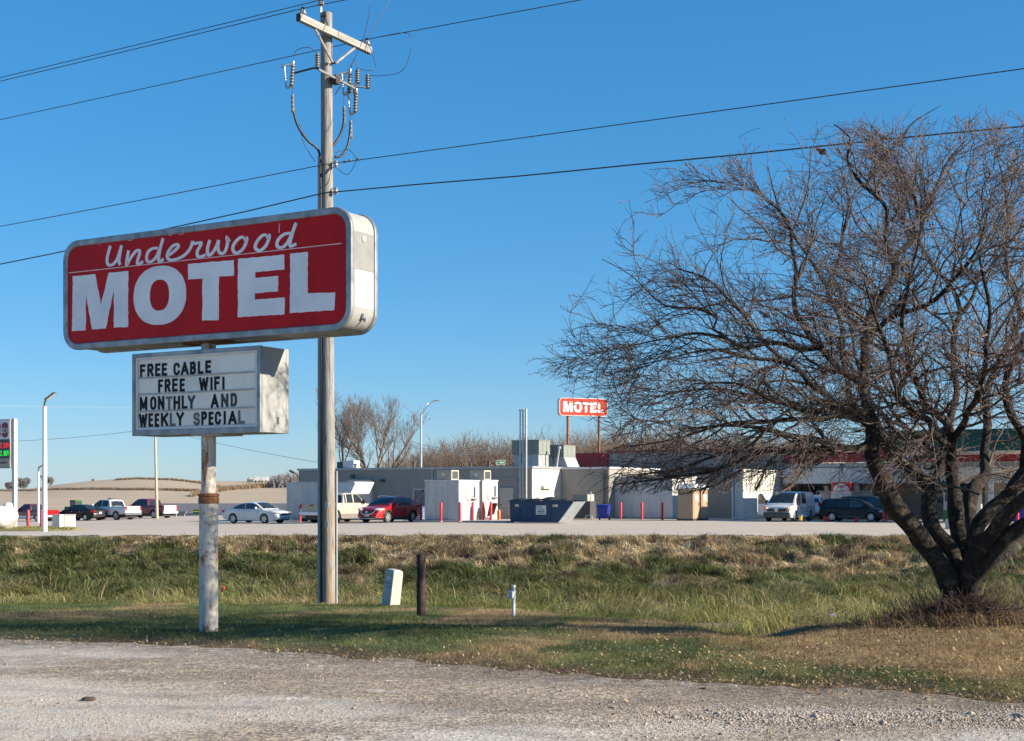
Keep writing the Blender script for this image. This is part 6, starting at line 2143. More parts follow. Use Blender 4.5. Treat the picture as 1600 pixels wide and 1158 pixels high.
    if s.get('bump_r'):
        b = MB(); b.box(-.12 + ox, .12 + ox, -hw * .97, hw * .97, s['bump_r'][0], s['bump_r'][1]); b.build('rear_bumper', s['bump_r'][2], t, bevel=.05)
    if s.get('bump_f'):
        b = MB(); b.box(L - .25 + ox, L + .03 + ox, -hw * .93, hw * .93, s['bump_f'][0], s['bump_f'][1]); b.build('front_bumper', s['bump_f'][2], t, bevel=.09, seg=3)
    if s.get('cladding'):
        mt, zc = s['cladding']
        for sd in (1, -1):
            b = MB(); b.box(xr_ + arch + .02 + ox, xf_ - arch - .02 + ox, sd * hw * .975 - .03, sd * hw * .975 + .03, .26, zc); b.build('sill_trim', mt, t, bevel=.03)
            for xw in (xr_, xf_):
                pts = [(xw + math.cos(a) * (arch + .02) + ox, sd * hw * .985, r + math.sin(a) * (arch + .02) * .98) for a in np.linspace(.1, math.pi - .1, 14)]
                b = MB(); b.tube(pts, .035, 6); b.build('arch_trim', mt, t, smooth='all')
    if s.get('bed'):
        xa, xb, zr_ = s['bed']
        b = MB(); b.box(xa + ox, xb + ox, -hw * .80, hw * .80, zr_ + .0, zr_ + .045); b.build('bed_shade_slab', 'black_plastic', t, bevel=.01)  # black slab stands in for the shaded inside of the open bed
        b = MB(); b.box(-.02 + ox, .06 + ox, -hw * .80, hw * .80, s['gate'][0], zr_ + .03); tg = b.build('tailgate', s['gate'][1], t, bevel=.02)
        if len(s['gate']) > 2: tg['label'] = s['gate'][2]
        b = MB(); b.box(-.035 + ox, -.018 + ox, -.14, .14, zr_ - .16, zr_ - .07); b.build('tailgate_handle', 'black_plastic', tg, bevel=.005)
    return t


sedan = dict(L=5.05, W=1.85, r=.33, xr=1.02, xf=3.83, zbelt=.98, paint='paint_white',
             belt=[(0, .86), (.12, .98), (.55, 1.03), (1.2, 1.02), (2.5, .98), (3.5, .97), (4.2, .91), (4.75, .80), (5.05, .62)],
             cab=[(.55, .98), (1.0, 1.18), (1.55, 1.40), (2.2, 1.475), (2.75, 1.46), (3.15, 1.32), (3.75, .97)],
             ws=(2.9, 3.66), rw=(.68, 1.45), win=[(1.02, 2.05, 'glass_tint'), (2.12, 3.30, 'glass_tint')], mirror=3.2, handles=[1.75, 2.75], seams=[2.08, 3.25],
             head=(.74, .15, .5), tail=(.85, .2, .25), plate_r=.75, plate_f=.5, grille=[(.62, .70, .42, 'black_plastic'), (.36, .46, .42, 'black_plastic')], fog=.42, spokes=5, spw=.17)


def put(px, d): 
    X, Y = XY(px, d); return (X, Y, float(lot_z(X, Y)))


def put_end(px, d, L, rz, end):
    """place so that the middle of one end (rear -1 / nose +1) is seen at px"""
    X, Y = XY(px, d)
    X -= end * L / 2 * math.cos(rz); Y -= end * L / 2 * math.sin(rz)
    return (X, Y, float(lot_z(X, Y)))


HU, HNU, HV, HNV = ANG, ANG + math.pi, ANG + math.pi / 2, ANG - math.pi / 2
car('parked_sedan', 'white four door sedan parked on open paving left of the tan pickup', 'car', sedan, put(403, 96.5), HU, 'parked vehicles')

acc = dict(sedan, L=4.9, paint='paint_black', xr=1.05, xf=3.8, win=[(1.02, 2.05), (2.12, 3.30)], kr=.14, head_mat='lamp_clear', handle_mat='chrome',
           belt=[(0, .80), (.1, 1.0), (.5, 1.06), (1.2, 1.03), (2.5, .98), (3.5, .96), (4.1, .88), (4.6, .76), (4.9, .58)], tail=(.88, .17, .4), bump_r=(.35, .62, 'paint_dark'))
car('parked_sedan', 'black sedan parked between the white cabinets and the white pickup', 'car', acc, put_end(157, 127, 4.9, HNU, -1), HNU, 'parked vehicles')

pick = dict(L=5.85, W=2.03, r=.40, xr=1.25, xf=4.85, zbelt=1.24, paint='paint_white', tr=.2, kr=.02, tf=.5, kf=.10, crown=.02,
            low=[(0, .62), (.3, .58), (1.0, .5), (5.2, .45), (5.85, .5)],
            belt=[(0, 1.28), (1.0, 1.27), (1.95, 1.27), (2.05, 1.24), (3.9, 1.24), (4.4, 1.23), (5.3, 1.16), (5.8, 1.08), (5.85, .9)],
            cab=[(1.98, 1.2), (2.08, 1.55), (2.25, 1.84), (2.6, 1.90), (3.4, 1.89), (3.7, 1.76), (4.5, 1.22)],
            ws=(3.62, 4.38), rw=(2.0, 2.16), win=[(2.25, 3.02), (3.1, 4.05)], mirror=4.05, bigmirror=True, handles=[2.35, 3.3], seams=[2.12, 3.06, 4.12], tum=.22, wb=.95,
            head=(.98, .26, .25), boxy=True, headrot=12, tail=(1.08, .36, .14), plate_r=.62, plate_f=.55, grille=[(.76, 1.08, .62, 'chrome')],
            bump_r=(.48, .72, 'chrome'), bump_f=(.45, .70, 'chrome'), bed=(.08, 1.93, 1.24), gate=(.74, 'paint_white'), spokes=6, spw=.13, tw=.26)
o = car('pickup_truck', 'white crew cab pickup parked between the black sedan and the maroon pickup', 'pickup', pick, put_end(208.5, 127.5, 5.85, HNU, -1), HNU, 'parked vehicles')
b = MB(); b.box(-.35, .1, -.3, .3, 1.9, 2.04); b.build('roof_light', 'dark_grey', o, bevel=.03)
b = MB(); b.box(-1.0, -.97, -.15, .15, 1.84, 1.88); b.build('brake_light', 'lamp_red', o)
pm2 = dict(pick, L=5.9, paint='paint_maroon', gate=(.74, 'paint_pearl', 'tailgate coloured pale for sun glare'), bump_r=(.48, .72, 'paint_white'))  # pearl gate colour stands in for sun glare on the tailgate
car('pickup_truck', 'maroon crew cab pickup with sun glare painted on its tailgate, rightmost of the row at left', 'pickup', pm2, put_end(266, 134, 5.9, HNU, -1), HNU, 'parked vehicles')
s10 = dict(pick, L=4.95, W=1.75, r=.34, xr=1.05, xf=4.0, zbelt=1.0, paint='paint_maroon',
           low=[(0, .5), (.9, .42), (4.4, .38), (4.95, .42)], belt=[(0, 1.05), (1.8, 1.04), (1.9, 1.0), (3.4, 1.0), (4.6, .92), (4.9, .84), (4.95, .7)],
           cab=[(1.85, .95), (1.95, 1.3), (2.1, 1.54), (2.4, 1.6), (2.9, 1.59), (3.1, 1.48), (3.75, .99)], ws=(3.05, 3.66), rw=(1.87, 2.03), win=[(2.05, 2.45), (2.52, 3.42)], mirror=3.4, handles=[2.65], seams=[2.48, 3.5],
           head=(.74, .2, .2), tail=(.85, .3, .1), plate_r=.5, plate_f=.45, grille=[(.6, .82, .5, 'black_plastic')], bump_r=(.40, .58, 'paint_white'), bump_f=(.38, .55, 'chrome'), bed=(.08, 1.76, 1.01), gate=(.6, 'paint_red'), tw=.22, cladding=('paint_silver', .55))
car('pickup_truck', 'small old maroon pickup behind the red bollards at far left', 'pickup', s10, put_end(81, 127, 4.95, HNU, -1), HNU, 'parked vehicles')

f250 = dict(pick, L=6.2, paint='paint_tan', r=.41, xr=1.35, xf=5.05, gate=(.78, 'paint_taupe', 'taupe tailgate'), bump_r=(.52, .76, 'paint_pearl'), mirror_mat='black_plastic', handle_mat='black_plastic', spokes=8,  # tailgate in a darker tone than the tan body
            belt=[(0, 1.33), (2.1, 1.32), (2.2, 1.30), (4.2, 1.30), (4.7, 1.28), (5.6, 1.22), (6.15, 1.15), (6.2, .95)], zbelt=1.30,
            cab=[(2.12, 1.25), (2.22, 1.6), (2.36, 1.92), (2.7, 1.99), (3.7, 1.98), (4.0, 1.86), (4.75, 1.28)], ws=(3.92, 4.65), rw=(2.14, 2.30), win=[(2.36, 2.50), (2.62, 3.28), (3.42, 4.30)], mirror=4.3, handles=[2.75, 3.6], seams=[2.55, 3.36, 4.4],
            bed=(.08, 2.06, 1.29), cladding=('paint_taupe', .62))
f250['tail'] = (1.12, .36, .12)
car('pickup_truck', 'tan crew cab pickup seen from behind, half hidden by the utility pole', 'pickup', f250, put_end(487, 91.4, 6.2, HV, -1), HV, 'parked vehicles')

mur = dict(L=4.85, W=1.92, r=.37, xr=.98, xf=3.8, zbelt=1.08, paint='paint_red', tf=1.0, kf=.26, kr=.16,
           low=[(0, .5), (.4, .34), (4.2, .28), (4.85, .36)], belt=[(0, .95), (.1, 1.14), (.5, 1.20), (1.2, 1.12), (2.5, 1.06), (3.4, 1.06), (4.1, 1.00), (4.6, .88), (4.85, .66)],
           cab=[(.12, 1.12), (.45, 1.42), (.9, 1.58), (1.7, 1.68), (2.4, 1.66), (2.9, 1.52), (3.65, 1.06)], ws=(2.72, 3.52), rw=(.16, .5), win=[(1.0, 1.95), (2.02, 3.05)], mirror=2.98, handles=[1.6, 2.6], seams=[1.98, 3.05],
           head=(.86, .16, .62), headrot=34, tail=(1.02, .2, .5), plate_r=.8, plate_f=.50, grille=[(.56, .76, .4, 'black_plastic'), (.34, .44, .5, 'black_plastic')], cladding=('black_plastic', .40), spokes=5, spw=.14)
o = car('crossover', 'dark red crossover facing the camera beside the tan pickup', 'car', mur, put_end(573, 88.0, 4.85, HNV, 1), HNV, 'parked vehicles')
b = MB()
L2 = 4.85 / 2
b.tube([(L2 - .20, .62, .86), (L2 + .01, .40, .60), (L2 + .05, 0, .54), (L2 + .01, -.40, .60), (L2 - .20, -.62, .86)], .045, 6); b.build('grille_chrome', 'chrome', o, smooth='all')
b = MB(); b.tube([(L2 - .25, .8, .36), (L2 - .04, .4, .30), (L2, 0, .29), (L2 - .04, -.4, .30), (L2 - .25, -.8, .36)], .03, 6); b.tube([(-.9, .93, .36), (.9, .93, .36)], .03, 6); b.build('lower_trim', 'chrome', o, smooth='all')
b = MB(); b.cyl((L2 - .0, 0, .70), (L2 + .03, 0, .70), .07, n=18); b.build('badge', 'chrome', o)
for sd in (1, -1):
    b = MB(); b.tube(catmull([(-1.65, sd * .66, 1.56), (-1.2, sd * .66, 1.68), (-.3, sd * .65, 1.75), (.3, sd * .65, 1.70)], n=4), .025, 6); b.build('roof_rail', 'chrome', o, smooth='all')

van = dict(L=5.1, W=1.93, r=.34, xr=1.05, xf=4.15, zbelt=1.12, paint='paint_white', tr=.2, kr=.03, tf=.9, kf=.14,
           low=[(0, .4), (.4, .3), (4.7, .26), (5.1, .34)], belt=[(0, 1.15), (3.6, 1.13), (4.2, 1.10), (4.7, .98), (5.0, .86), (5.1, .66)],
           cab=[(.02, 1.1), (.06, 1.5), (.14, 1.80), (.4, 1.89), (2.6, 1.91), (3.2, 1.86), (3.6, 1.68), (4.35, 1.10)], ws=(3.36, 4.25), rw=None, win=[(1.9, 2.75), (2.95, 3.85)], tum=.16, wb=.96, mirror=3.8, bigmirror=True, mirror_mat='black_plastic', handles=[2.9, 2.3], seams=[2.85, 1.75, 3.95],
           head=(.82, .2, .38), headrot=25, head_mat='lamp_amber', tail=(1.1, .4, .1), plate_r=.9, plate_f=.42, grille=[(.66, .84, .62, 'black_plastic')], bump_f=(.26, .60, 'dark_grey'), cladding=('paint_white', .3), spokes=10, spw=.06, crown=.05)
o = car('delivery_van', 'white van facing the camera with one front door open', 'van', van, put_end(1213, 87.6, 5.1, HNV, 1), HNV, 'parked vehicles')
b = MB(); b.cyl((2.55, 0, .76), (2.59, 0, .76), .12, n=22); b.build('badge', 'chrome', o)
b = MB(); b.tube([(2.58, 0, .76), (2.598, 0, .86)], .014, 5); b.tube([(2.58, 0, .76), (2.598, .09, .70)], .014, 5); b.tube([(2.58, 0, .76), (2.598, -.09, .70)], .014, 5); b.build('badge_star', 'dark_grey', o)
b = MB(); b.box(.35, .7, .967, .975, .78, 1.0); b.build('side_logo', 'bag_blue', o)
# opened passenger-side front door
hx, hy = 1.32, -.95
m = Matrix.Translation((hx, hy, 0)) @ Matrix.Rotation(math.radians(62), 4, 'Z')
b = MB(); b.box(-1.0, 0, -.03, .03, .42, 1.14, m)
b.tube([m @ Vector(q) for q in [(-.98, 0, 1.12), (-.95, 0, 1.70), (-.80, 0, 1.78), (-.55, 0, 1.76), (-.05, 0, 1.14)]], .035, 6)
dr = b.build('door', 'paint_white', o, bevel=.015); dr['label'] = 'opened front door'
b = MB(); b.add([m @ Vector(q) for q in [(-.96, -.005, 1.14), (-.93, -.005, 1.68), (-.8, -.005, 1.75), (-.56, -.005, 1.73), (-.08, -.005, 1.14)]], [(0, 1, 2, 3, 4)]); b.build('window', 'glass_tint', dr)

mini = dict(L=4.75, W=1.85, r=.33, xr=.95, xf=3.75, zbelt=.98, paint='paint_black', tr=.2, kr=.06, tf=.8, kf=.18,
            belt=[(0, .98), (.3, 1.0), (3.3, .98), (3.9, .92), (4.4, .80), (4.7, .66), (4.75, .5)],
            cab=[(.05, .95), (.12, 1.25), (.25, 1.50), (.6, 1.60), (2.2, 1.62), (2.7, 1.54), (3.15, 1.34), (3.75, .97)], ws=(2.86, 3.66), rw=(.06, .2), win=[(.42, 1.1), (1.18, 2.1), (2.18, 3.2, 'glass_tint')], mirror=3.2, handles=[1.9, 2.4], seams=[1.14, 2.14, 3.25],
            head=(.72, .16, .4), tail=(1.25, .3, .08), plate_r=.8, plate_f=.45, grille=[(.56, .68, .45, 'black_plastic')], spokes=7, spw=.12, cladding=('dark_grey', .42))
o = car('minivan', 'black minivan seen side on in front of the ice cabinet', 'minivan', mini, put(1336, 89), HU, 'parked vehicles')
o.scale = (.9, .9, .9)
car('parked_wagon', 'dark green wagon mostly hidden behind the black minivan', 'car', dict(mini, paint='paint_darkgreen', L=4.6), put(1364, 94.5), HU, 'parked vehicles')
suv = dict(mur, paint='paint_pearl')
o = car('crossover', 'pale crossover showing its rear behind the white van', 'car', suv, put_end(1263, 94.5, 4.85, math.radians(74), -1), math.radians(74), 'parked vehicles')

# ------------------------------------------------------------------ the big crabapple
TD = 17.3
TX, TY = XY(1500, TD)
TZ = gz(TX, TY)
tree = thing('crabapple_tree', 'large spreading bare tree with many forked limbs at the right', 'tree', (TX, TY, TZ), 0)
rt = random.Random(21)


def tp(px, py, dy): return np.array(P(px, py, TD + dy * (1 - .55 * min(1, abs(px - 1490) / 480))))


# main limbs: (photo column, photo row, depth from the trunk, radius in metres)
LIMBS = [
    # root flare and short bole
    [(1500, 990, 0, .40), (1500, 962, 0, .31), (1500, 935, 0, .265), (1501, 908, 0, .23), (1502, 880, 0, .15)],
    # A the heavy left limb and its leader
    [(1490, 930, -.05, .17), (1464, 876, -.2, .16), (1432, 832, -.35, .15), (1408, 806, -.45, .15), (1392, 788, -.5, .155), (1385, 762, -.5, .14), (1376, 738, -.55, .13), (1366, 714, -.55, .125), (1363, 686, -.5, .12), (1358, 650, -.4, .095), (1352, 612, -.3, .085), (1350, 570, -.25, .08), (1350, 531, -.2, .078), (1356, 505, -.2, .075), (1364, 487, -.2, .075), (1382, 460, -.25, .068), (1396, 432, -.3, .062), (1397, 404, -.3, .055)],
    [(1397, 404, -.3, .05), (1384, 370, -.5, .036), (1385, 331, -.7, .033), (1368, 305, -.85, .03), (1353, 291, -.95, .028), (1330, 265, -1.0, .02), (1323, 247, -1.05, .017), (1327, 215, -1.1, .013), (1303, 194, -1.2, .009)],
    [(1353, 291, -.95, .022), (1372, 262, -.8, .017), (1408, 215, -.7, .013), (1428, 190, -.6, .009), (1470, 165, -.6, .006)],
    [(1397, 404, -.3, .05), (1416, 385, -.1, .04), (1435, 367, .1, .038), (1445, 331, .2, .032), (1463, 291, .35, .026), (1482, 252, .5, .018), (1521, 216, .6, .01)],
    [(1435, 340, .1, .03), (1430, 315, -.2, .025), (1418, 285, -.5, .018), (1395, 240, -.6, .012), (1360, 195, -.7, .007)],
    # A left forks
    [(1364, 690, -.5, .09), (1344, 698, -.8, .075), (1315, 703, -1.2, .065), (1280, 702, -1.5, .055), (1240, 706, -1.8, .05), (1200, 703, -2.0, .045), (1165, 716, -2.1, .038), (1120, 733, -2.2, .03), (1075, 743, -2.3, .022), (1020, 750, -2.3, .014), (960, 757, -2.3, .008)],
    [(1200, 703, -2.0, .035), (1150, 706, -1.6, .028), (1100, 718, -1.3, .022), (1050, 735, -1.1, .016), (990, 742, -1.0, .009)],
    # C second limb and the one crossing to the upper left
    [(1496, 900, -.1, .15), (1480, 852, -.15, .135), (1460, 822, -.05, .125), (1452, 796, 0, .115), (1450, 778, 0, .12), (1446, 760, .05, .105), (1428, 742, .15, .095), (1408, 724, .2, .085), (1392, 700, .25, .08), (1380, 680, .3, .085), (1360, 664, .4, .075), (1340, 652, .5, .07), (1316, 644, .6, .06), (1295, 622, .7, .05), (1270, 600, .8, .045), (1240, 572, .9, .04), (1225, 566, 1.0, .038), (1175, 560, 1.2, .03), (1122, 547, 1.4, .024), (1075, 553, 1.5, .016), (1000, 570, 1.6, .009)],
    [(1316, 644, .6, .05), (1280, 655, .3, .042), (1227, 657, 0, .036), (1149, 661, -.3, .028), (1096, 673, -.5, .02), (1040, 690, -.7, .013), (960, 700, -.9, .008)],
    [(1340, 652, .5, .055), (1325, 610, .8, .05), (1318, 560, 1.1, .048), (1316, 515, 1.3, .046), (1300, 475, 1.5, .04), (1294, 449, 1.6, .036), (1308, 412, 1.7, .03), (1320, 356, 1.8, .022), (1325, 309, 1.9, .014), (1312, 260, 2.0, .008)],
    [(1350, 600, -.3, .055), (1310, 575, -.7, .05), (1285, 545, -1.0, .045), (1266, 528, -1.2, .042), (1242, 482, -1.5, .036), (1245, 426, -1.7, .03), (1236, 385, -1.8, .025), (1233, 347, -1.9, .02), (1205, 318, -2.0, .014), (1158, 290, -2.1, .009), (1090, 281, -2.2, .005)],
    [(1285, 545, -1.0, .04), (1254, 547, -1.3, .036), (1214, 534, -1.6, .032), (1165, 545, -1.9, .028), (1138, 530, -2.0, .026), (1114, 514, -2.1, .024), (1120, 496, -2.1, .021), (1088, 482, -2.2, .017), (1037, 477, -2.4, .012), (986, 430, -2.5, .008), (940, 405, -2.6, .005)],
    [(1138, 530, -2.0, .022), (1096, 520, -1.8, .018), (1044, 529, -1.7, .014), (985, 540, -1.6, .010), (920, 552, -1.5, .006)],
    [(1446, 760, .05, .08), (1464, 750, .5, .085), (1470, 726, .8, .08), (1456, 706, 1.0, .06), (1432, 690, 1.2, .05), (1400, 674, 1.5, .042), (1370, 640, 1.9, .035), (1345, 590, 2.4, .028), (1330, 520, 2.9, .02), (1310, 450, 3.2, .012)],
    # C3/D upright centre
    [(1470, 726, .8, .075), (1476, 690, .9, .07), (1488, 640, 1.0, .062), (1495, 599, 1.0, .056), (1488, 547, 1.05, .052), (1490, 513, 1.1, .05), (1503, 487, 1.15, .045), (1490, 455, 1.3, .036), (1465, 425, 1.5, .03), (1440, 385, 1.8, .022), (1420, 330, 2.0, .015), (1410, 270, 2.1, .009)],
    [(1503, 487, 1.15, .04), (1520, 462, 1.2, .034), (1530, 430, 1.25, .028), (1515, 425, 1.2, .024), (1530, 395, 1.3, .02), (1555, 350, 1.4, .016), (1580, 290, 1.5, .011), (1590, 225, 1.6, .007)],
    [(1503, 890, .1, .14), (1500, 832, .15, .125), (1493, 794, .25, .12), (1486, 760, .3, .11), (1488, 728, .3, .10), (1491, 700, .25, .085), (1480, 668, .1, .07), (1455, 640, -.3, .06), (1430, 600, -.8, .05), (1418, 560, -1.3, .04), (1410, 500, -1.8, .03), (1420, 440, -2.2, .022), (1435, 380, -2.5, .015), (1440, 300, -2.7, .008)],
    # E the dark one behind
    [(1508, 870, .4, .14), (1518, 806, .9, .12), (1522, 766, 1.1, .13), (1536, 742, 1.3, .10), (1541, 710, 1.5, .085), (1543, 680, 1.6, .075), (1540, 640, 1.7, .066), (1550, 590, 1.8, .058), (1575, 540, 1.9, .05), (1592, 505, 2.0, .045), (1585, 460, 2.1, .036), (1570, 400, 2.2, .028), (1575, 330, 2.3, .02), (1560, 250, 2.4, .011), (1540, 190, 2.5, .006)],
    [(1520, 768, 1.1, .09), (1495, 752, 1.6, .075), (1470, 720, 2.2, .06), (1440, 690, 2.7, .048), (1400, 650, 3.2, .036), (1370, 600, 3.6, .025), (1350, 540, 4.0, .014)],
    # F, G, H on the right
    [(1512, 872, -.1, .15), (1522, 836, -.15, .125), (1544, 808, -.2, .12), (1566, 780, -.2, .115), (1586, 752, -.2, .11), (1604, 732, -.2, .10), (1640, 690, -.3, .085), (1690, 640, -.4, .07), (1740, 580, -.5, .055), (1780, 500, -.6, .04), (1800, 420, -.6, .027), (1830, 340, -.6, .014)],
    [(1604, 732, -.2, .08), (1600, 690, -.5, .07), (1580, 640, -.8, .06), (1570, 590, -1.1, .05), (1600, 530, -1.4, .04), (1625, 450, -1.6, .03), (1620, 370, -1.7, .02), (1605, 290, -1.8, .012), (1600, 200, -1.9, .006)],
    [(1512, 905, -.2, .15), (1532, 856, -.5, .13), (1560, 820, -.8, .12), (1584, 794, -1.0, .11), (1605, 776, -1.2, .10), (1660, 740, -1.6, .08), (1730, 700, -1.9, .06), (1800, 660, -2.1, .045), (1870, 640, -2.2, .03), (1960, 640, -2.3, .014)],
    [(1514, 920, -.2, .145), (1546, 866, -.5, .12), (1580, 836, -.8, .115), (1603, 824, -.95, .11), (1650, 800, -1.2, .09), (1710, 770, -1.3, .07), (1790, 740, -1.2, .05), (1870, 720, -1.0, .03)],
    [(1522, 900, .1, .13), (1556, 872, .4, .11), (1590, 850, .7, .1), (1640, 800, 1.2, .085), (1700, 740, 1.7, .065), (1770, 680, 2.2, .05), (1830, 600, 2.6, .035), (1870, 520, 2.9, .018)],
    # limbs towards and away from the viewer that fill the crown
    [(1480, 700, .2, .06), (1450, 660, -.6, .055), (1420, 640, -1.4, .05), (1400, 610, -2.2, .042), (1390, 560, -2.9, .032), (1370, 500, -3.4, .022), (1350, 440, -3.7, .012)],
    [(1491, 690, .25, .06), (1510, 650, -.5, .052), (1530, 610, -1.3, .045), (1540, 560, -2.0, .036), (1545, 480, -2.6, .026), (1530, 400, -3.0, .015)],
    [(1358, 650, -.4, .06), (1330, 635, -1.0, .055), (1290, 640, -1.7, .048), (1250, 640, -2.4, .04), (1200, 620, -3.0, .03), (1150, 600, -3.4, .02), (1080, 600, -3.7, .011)],
    [(1315, 700, -1.2, .05), (1280, 690, -2.0, .044), (1240, 680, -2.6, .038), (1190, 670, -3.1, .03), (1130, 665, -3.4, .021), (1060, 670, -3.6, .012)],
    [(1227, 566, 1.0, .034), (1190, 530, 1.6, .03), (1150, 480, 2.1, .025), (1110, 440, 2.5, .019), (1060, 420, 2.8, .012)],
    [(1280, 655, .3, .04), (1250, 640, 1.2, .036), (1200, 625, 2.0, .03), (1140, 610, 2.7, .024), (1080, 610, 3.1, .016), (1020, 620, 3.4, .009)],
    [(1294, 449, 1.6, .03), (1270, 410, 1.9, .025), (1240, 370, 2.3, .02), (1215, 320, 2.6, .014), (1200, 260, 2.8, .008)],
    [(1350, 531, -.2, .05), (1385, 500, -.9, .042), (1440, 480, -1.4, .036), (1490, 440, -1.8, .028), (1530, 380, -2.1, .02), (1550, 300, -2.3, .011)],
]
# envelope of the crown seen from the trunk: radius against height above ground
CX, CY = (1490 - 800) / F * TD, TD
ENVZ = [1.35, 1.7, 2.1, 2.6, 3.3, 4.0, 4.6, 5.1, 5.6, 6.1, 6.45, 6.75]
ENVR = [3.9, 4.55, 4.85, 4.95, 5.0, 4.9, 4.75, 4.3, 3.8, 3.1, 2.3, .8]


def inside(p, g=0):
    r = math.hypot(p[0] - CX, (p[1] - CY) * 1.08)
    a = math.atan2(p[1] - CY, p[0] - CX)
    z = p[2]
    if z < 1.72 or z > 1.75 + (.256 + .044 * fbm(p[0] * 1.1, p[1] * .7, 88, 3)) * p[1] + g * .5: return False
    lim = np.interp(z, ENVZ, ENVR) * (1 + .07 * math.sin(a * 5 + z * 3) + .05 * math.sin(a * 11 - z * 5))
    return r < lim + g


limb_paths = Paths(); twig_paths = Paths(); fine_paths = Paths()
starts = []    # (point, direction, radius)
limb_mb = MB()
for li, L in enumerate(LIMBS):
    p4 = [np.array([*tp(a, c, d), r]) for a, c, d, r in L]
    sm = catmull(p4, step=.11)
    k = rt.random() * 10
    pts = []; rad = []
    for i, q in enumerate(sm):
        w = min(.03, q[3] * .35) if li else .0
        j = np.array([math.sin(i * .9 + k), math.sin(i * .7 + 2 * k), math.sin(i * .8 + 3 * k)]) * w
        pts.append(Vector(q[:3] + j)); rad.append(max(.004, float(q[3]) * (.79 if li else .92) * (1 + .07 * math.sin(i * 1.3 + k) + .05 * rt.uniform(-1, 1))))
    nn = 14 if rad[0] > .1 else 8
    limb_mb.tube(pts, rad, nn)
    acc_ = 0
    for i in range(1, len(pts)):
        acc_ += (pts[i] - pts[i - 1]).length
        if pts[i].z > 1.75 and rad[i] < .09 and i > 2:
            step = .10 + rad[i] * 1.3
            if acc_ > step * rt.uniform(.6, 1.3):
                acc_ = 0
                starts.append((pts[i], (pts[i] - pts[i - 1]).normalized(), rad[i]))
    starts.append((pts[-1], (pts[-1] - pts[-2]).normalized(), rad[-1]))
# knots and pruned stubs
for (px, py, dy, r) in ((1524, 848, -.55, .045), (1512, 868, -.33, .035), (1386, 784, -.5, .045), (1449, 778, -.05, .045)):
    c = tp(px, py, dy)
    limb_mb.ball(c, (r, r * .8, r * 1.1), 12, 8)
o = limb_mb.build('trunk', 'bark', tree, smooth='all'); o.data.transform(Matrix.Translation((-TX, -TY, -TZ)))

fruits = []


def rnd_unit():
    while True:
        v = Vector((rt.uniform(-1, 1), rt.uniform(-1, 1), rt.uniform(-1, 1)))
        if .05 < v.length < 1: return v.normalized()


def shoot(p, d, length, r0, r1, n, wob, up):
    pts = [p]; q = p.copy(); d = d.copy()
    st = length / (n - 1)
    for i in range(n - 1):
        d = (d + rnd_unit() * wob + Vector((0, 0, up))).normalized()
        q = q + d * st
        pts.append(q)
    rad = [r0 + (r1 - r0) * i / (n - 1) for i in range(n)]
    return pts, rad, d


def side_dir(d, ang):
    a = rnd_unit(); a = (a - d * a.dot(d))
    if a.length < .05: a = d.orthogonal()
    a.normalize()
    a.z *= .75
    return (d * math.cos(ang) + a.normalized() * math.sin(ang)).normalized()


CTR = Vector((CX, CY, 2.4))
count = 0
for p, d, r in starts:
    out = (p - CTR); out.z *= .55
    if out.length < .1: continue
    out.normalize()
    low = p.z < 2.6
    d1 = (side_dir(d, rt.uniform(.7, 1.35)) + out * .5 + Vector((0, 0, -.10 if low else .0))).normalized()
    len1 = rt.uniform(.7, 1.5)
    r1 = min(r * .6, .021)
    pts, rad, _ = shoot(p, d1, len1, r1, .0042, 9, .34, -.03 if low else .0)
    k = len(pts)
    while k > 2 and not inside(pts[k - 1], -.3): k -= 1
    if k < 3: continue
    pts, rad = pts[:k], rad[:k]
    twig_paths.add(pts, rad)
    for i in range(1, k):
        for rep in range(2):
            if rt.random() < .36: continue
            f = rt.random()
            b0 = pts[i - 1].lerp(pts[i], f)
            dd = (pts[i] - pts[i - 1]).normalized()
            d2 = (side_dir(dd, rt.uniform(.5, 1.1)) + out * .35 + Vector((0, 0, -.12 if low else .04))).normalized()
            p2, r2, _ = shoot(b0, d2, rt.uniform(.3, .75), max(.0046, rad[i] * .55), .0029, 6, .30, -.05 if low else .02)
            k2 = len(p2)
            while k2 > 1 and not inside(p2[k2 - 1], -.05): k2 -= 1
            if k2 < 2: continue
            p2, r2 = p2[:k2], r2[:k2]
            fine_paths.add(p2, r2); count += 1
            for j in range(1, k2):
                if rt.random() < .76:
                    dd2 = (p2[j] - p2[j - 1]).normalized()
                    d3 = (side_dir(dd2, rt.uniform(.5, 1.2)) + out * .25 + Vector((0, 0, -.1 if low else .02))).normalized()
                    p3, r3, _ = shoot(p2[j - 1].lerp(p2[j], rt.random()), d3, rt.uniform(.10, .34), .0033, .0021, 4, .30, -.06 if low else .01)
                    if inside(p3[-1], .06):
                        fine_paths.add(p3, r3); count += 1
                        if rt.random() < .10: fruits.append(p3[-1])
                        if rt.random() < .45:
                            d4 = side_dir((p3[2] - p3[1]).normalized(), rt.uniform(.6, 1.2))
                            p4, r4, _ = shoot(p3[rt.choice((1, 2))], d4, rt.uniform(.05, .16), .0026, .0017, 3, .25, 0)
                            fine_paths.add(p4, r4); count += 1
print("crabapple twigs", count, len(starts))
o = twig_paths.build('branches', 'branch', 5, tree, (TX, TY, TZ))
o = fine_paths.build('twigs', 'twig', 3, tree, (TX, TY, TZ))
V = []; Fc = []
oct_ = np.array([(1, 0, 0), (-1, 0, 0), (0, 1, 0), (0, -1, 0), (0, 0, 1), (0, 0, -1)], float)
of = np.array([(0, 2, 4), (2, 1, 4), (1, 3, 4), (3, 0, 4), (2, 0, 5), (1, 2, 5), (3, 1, 5), (0, 3, 5)])
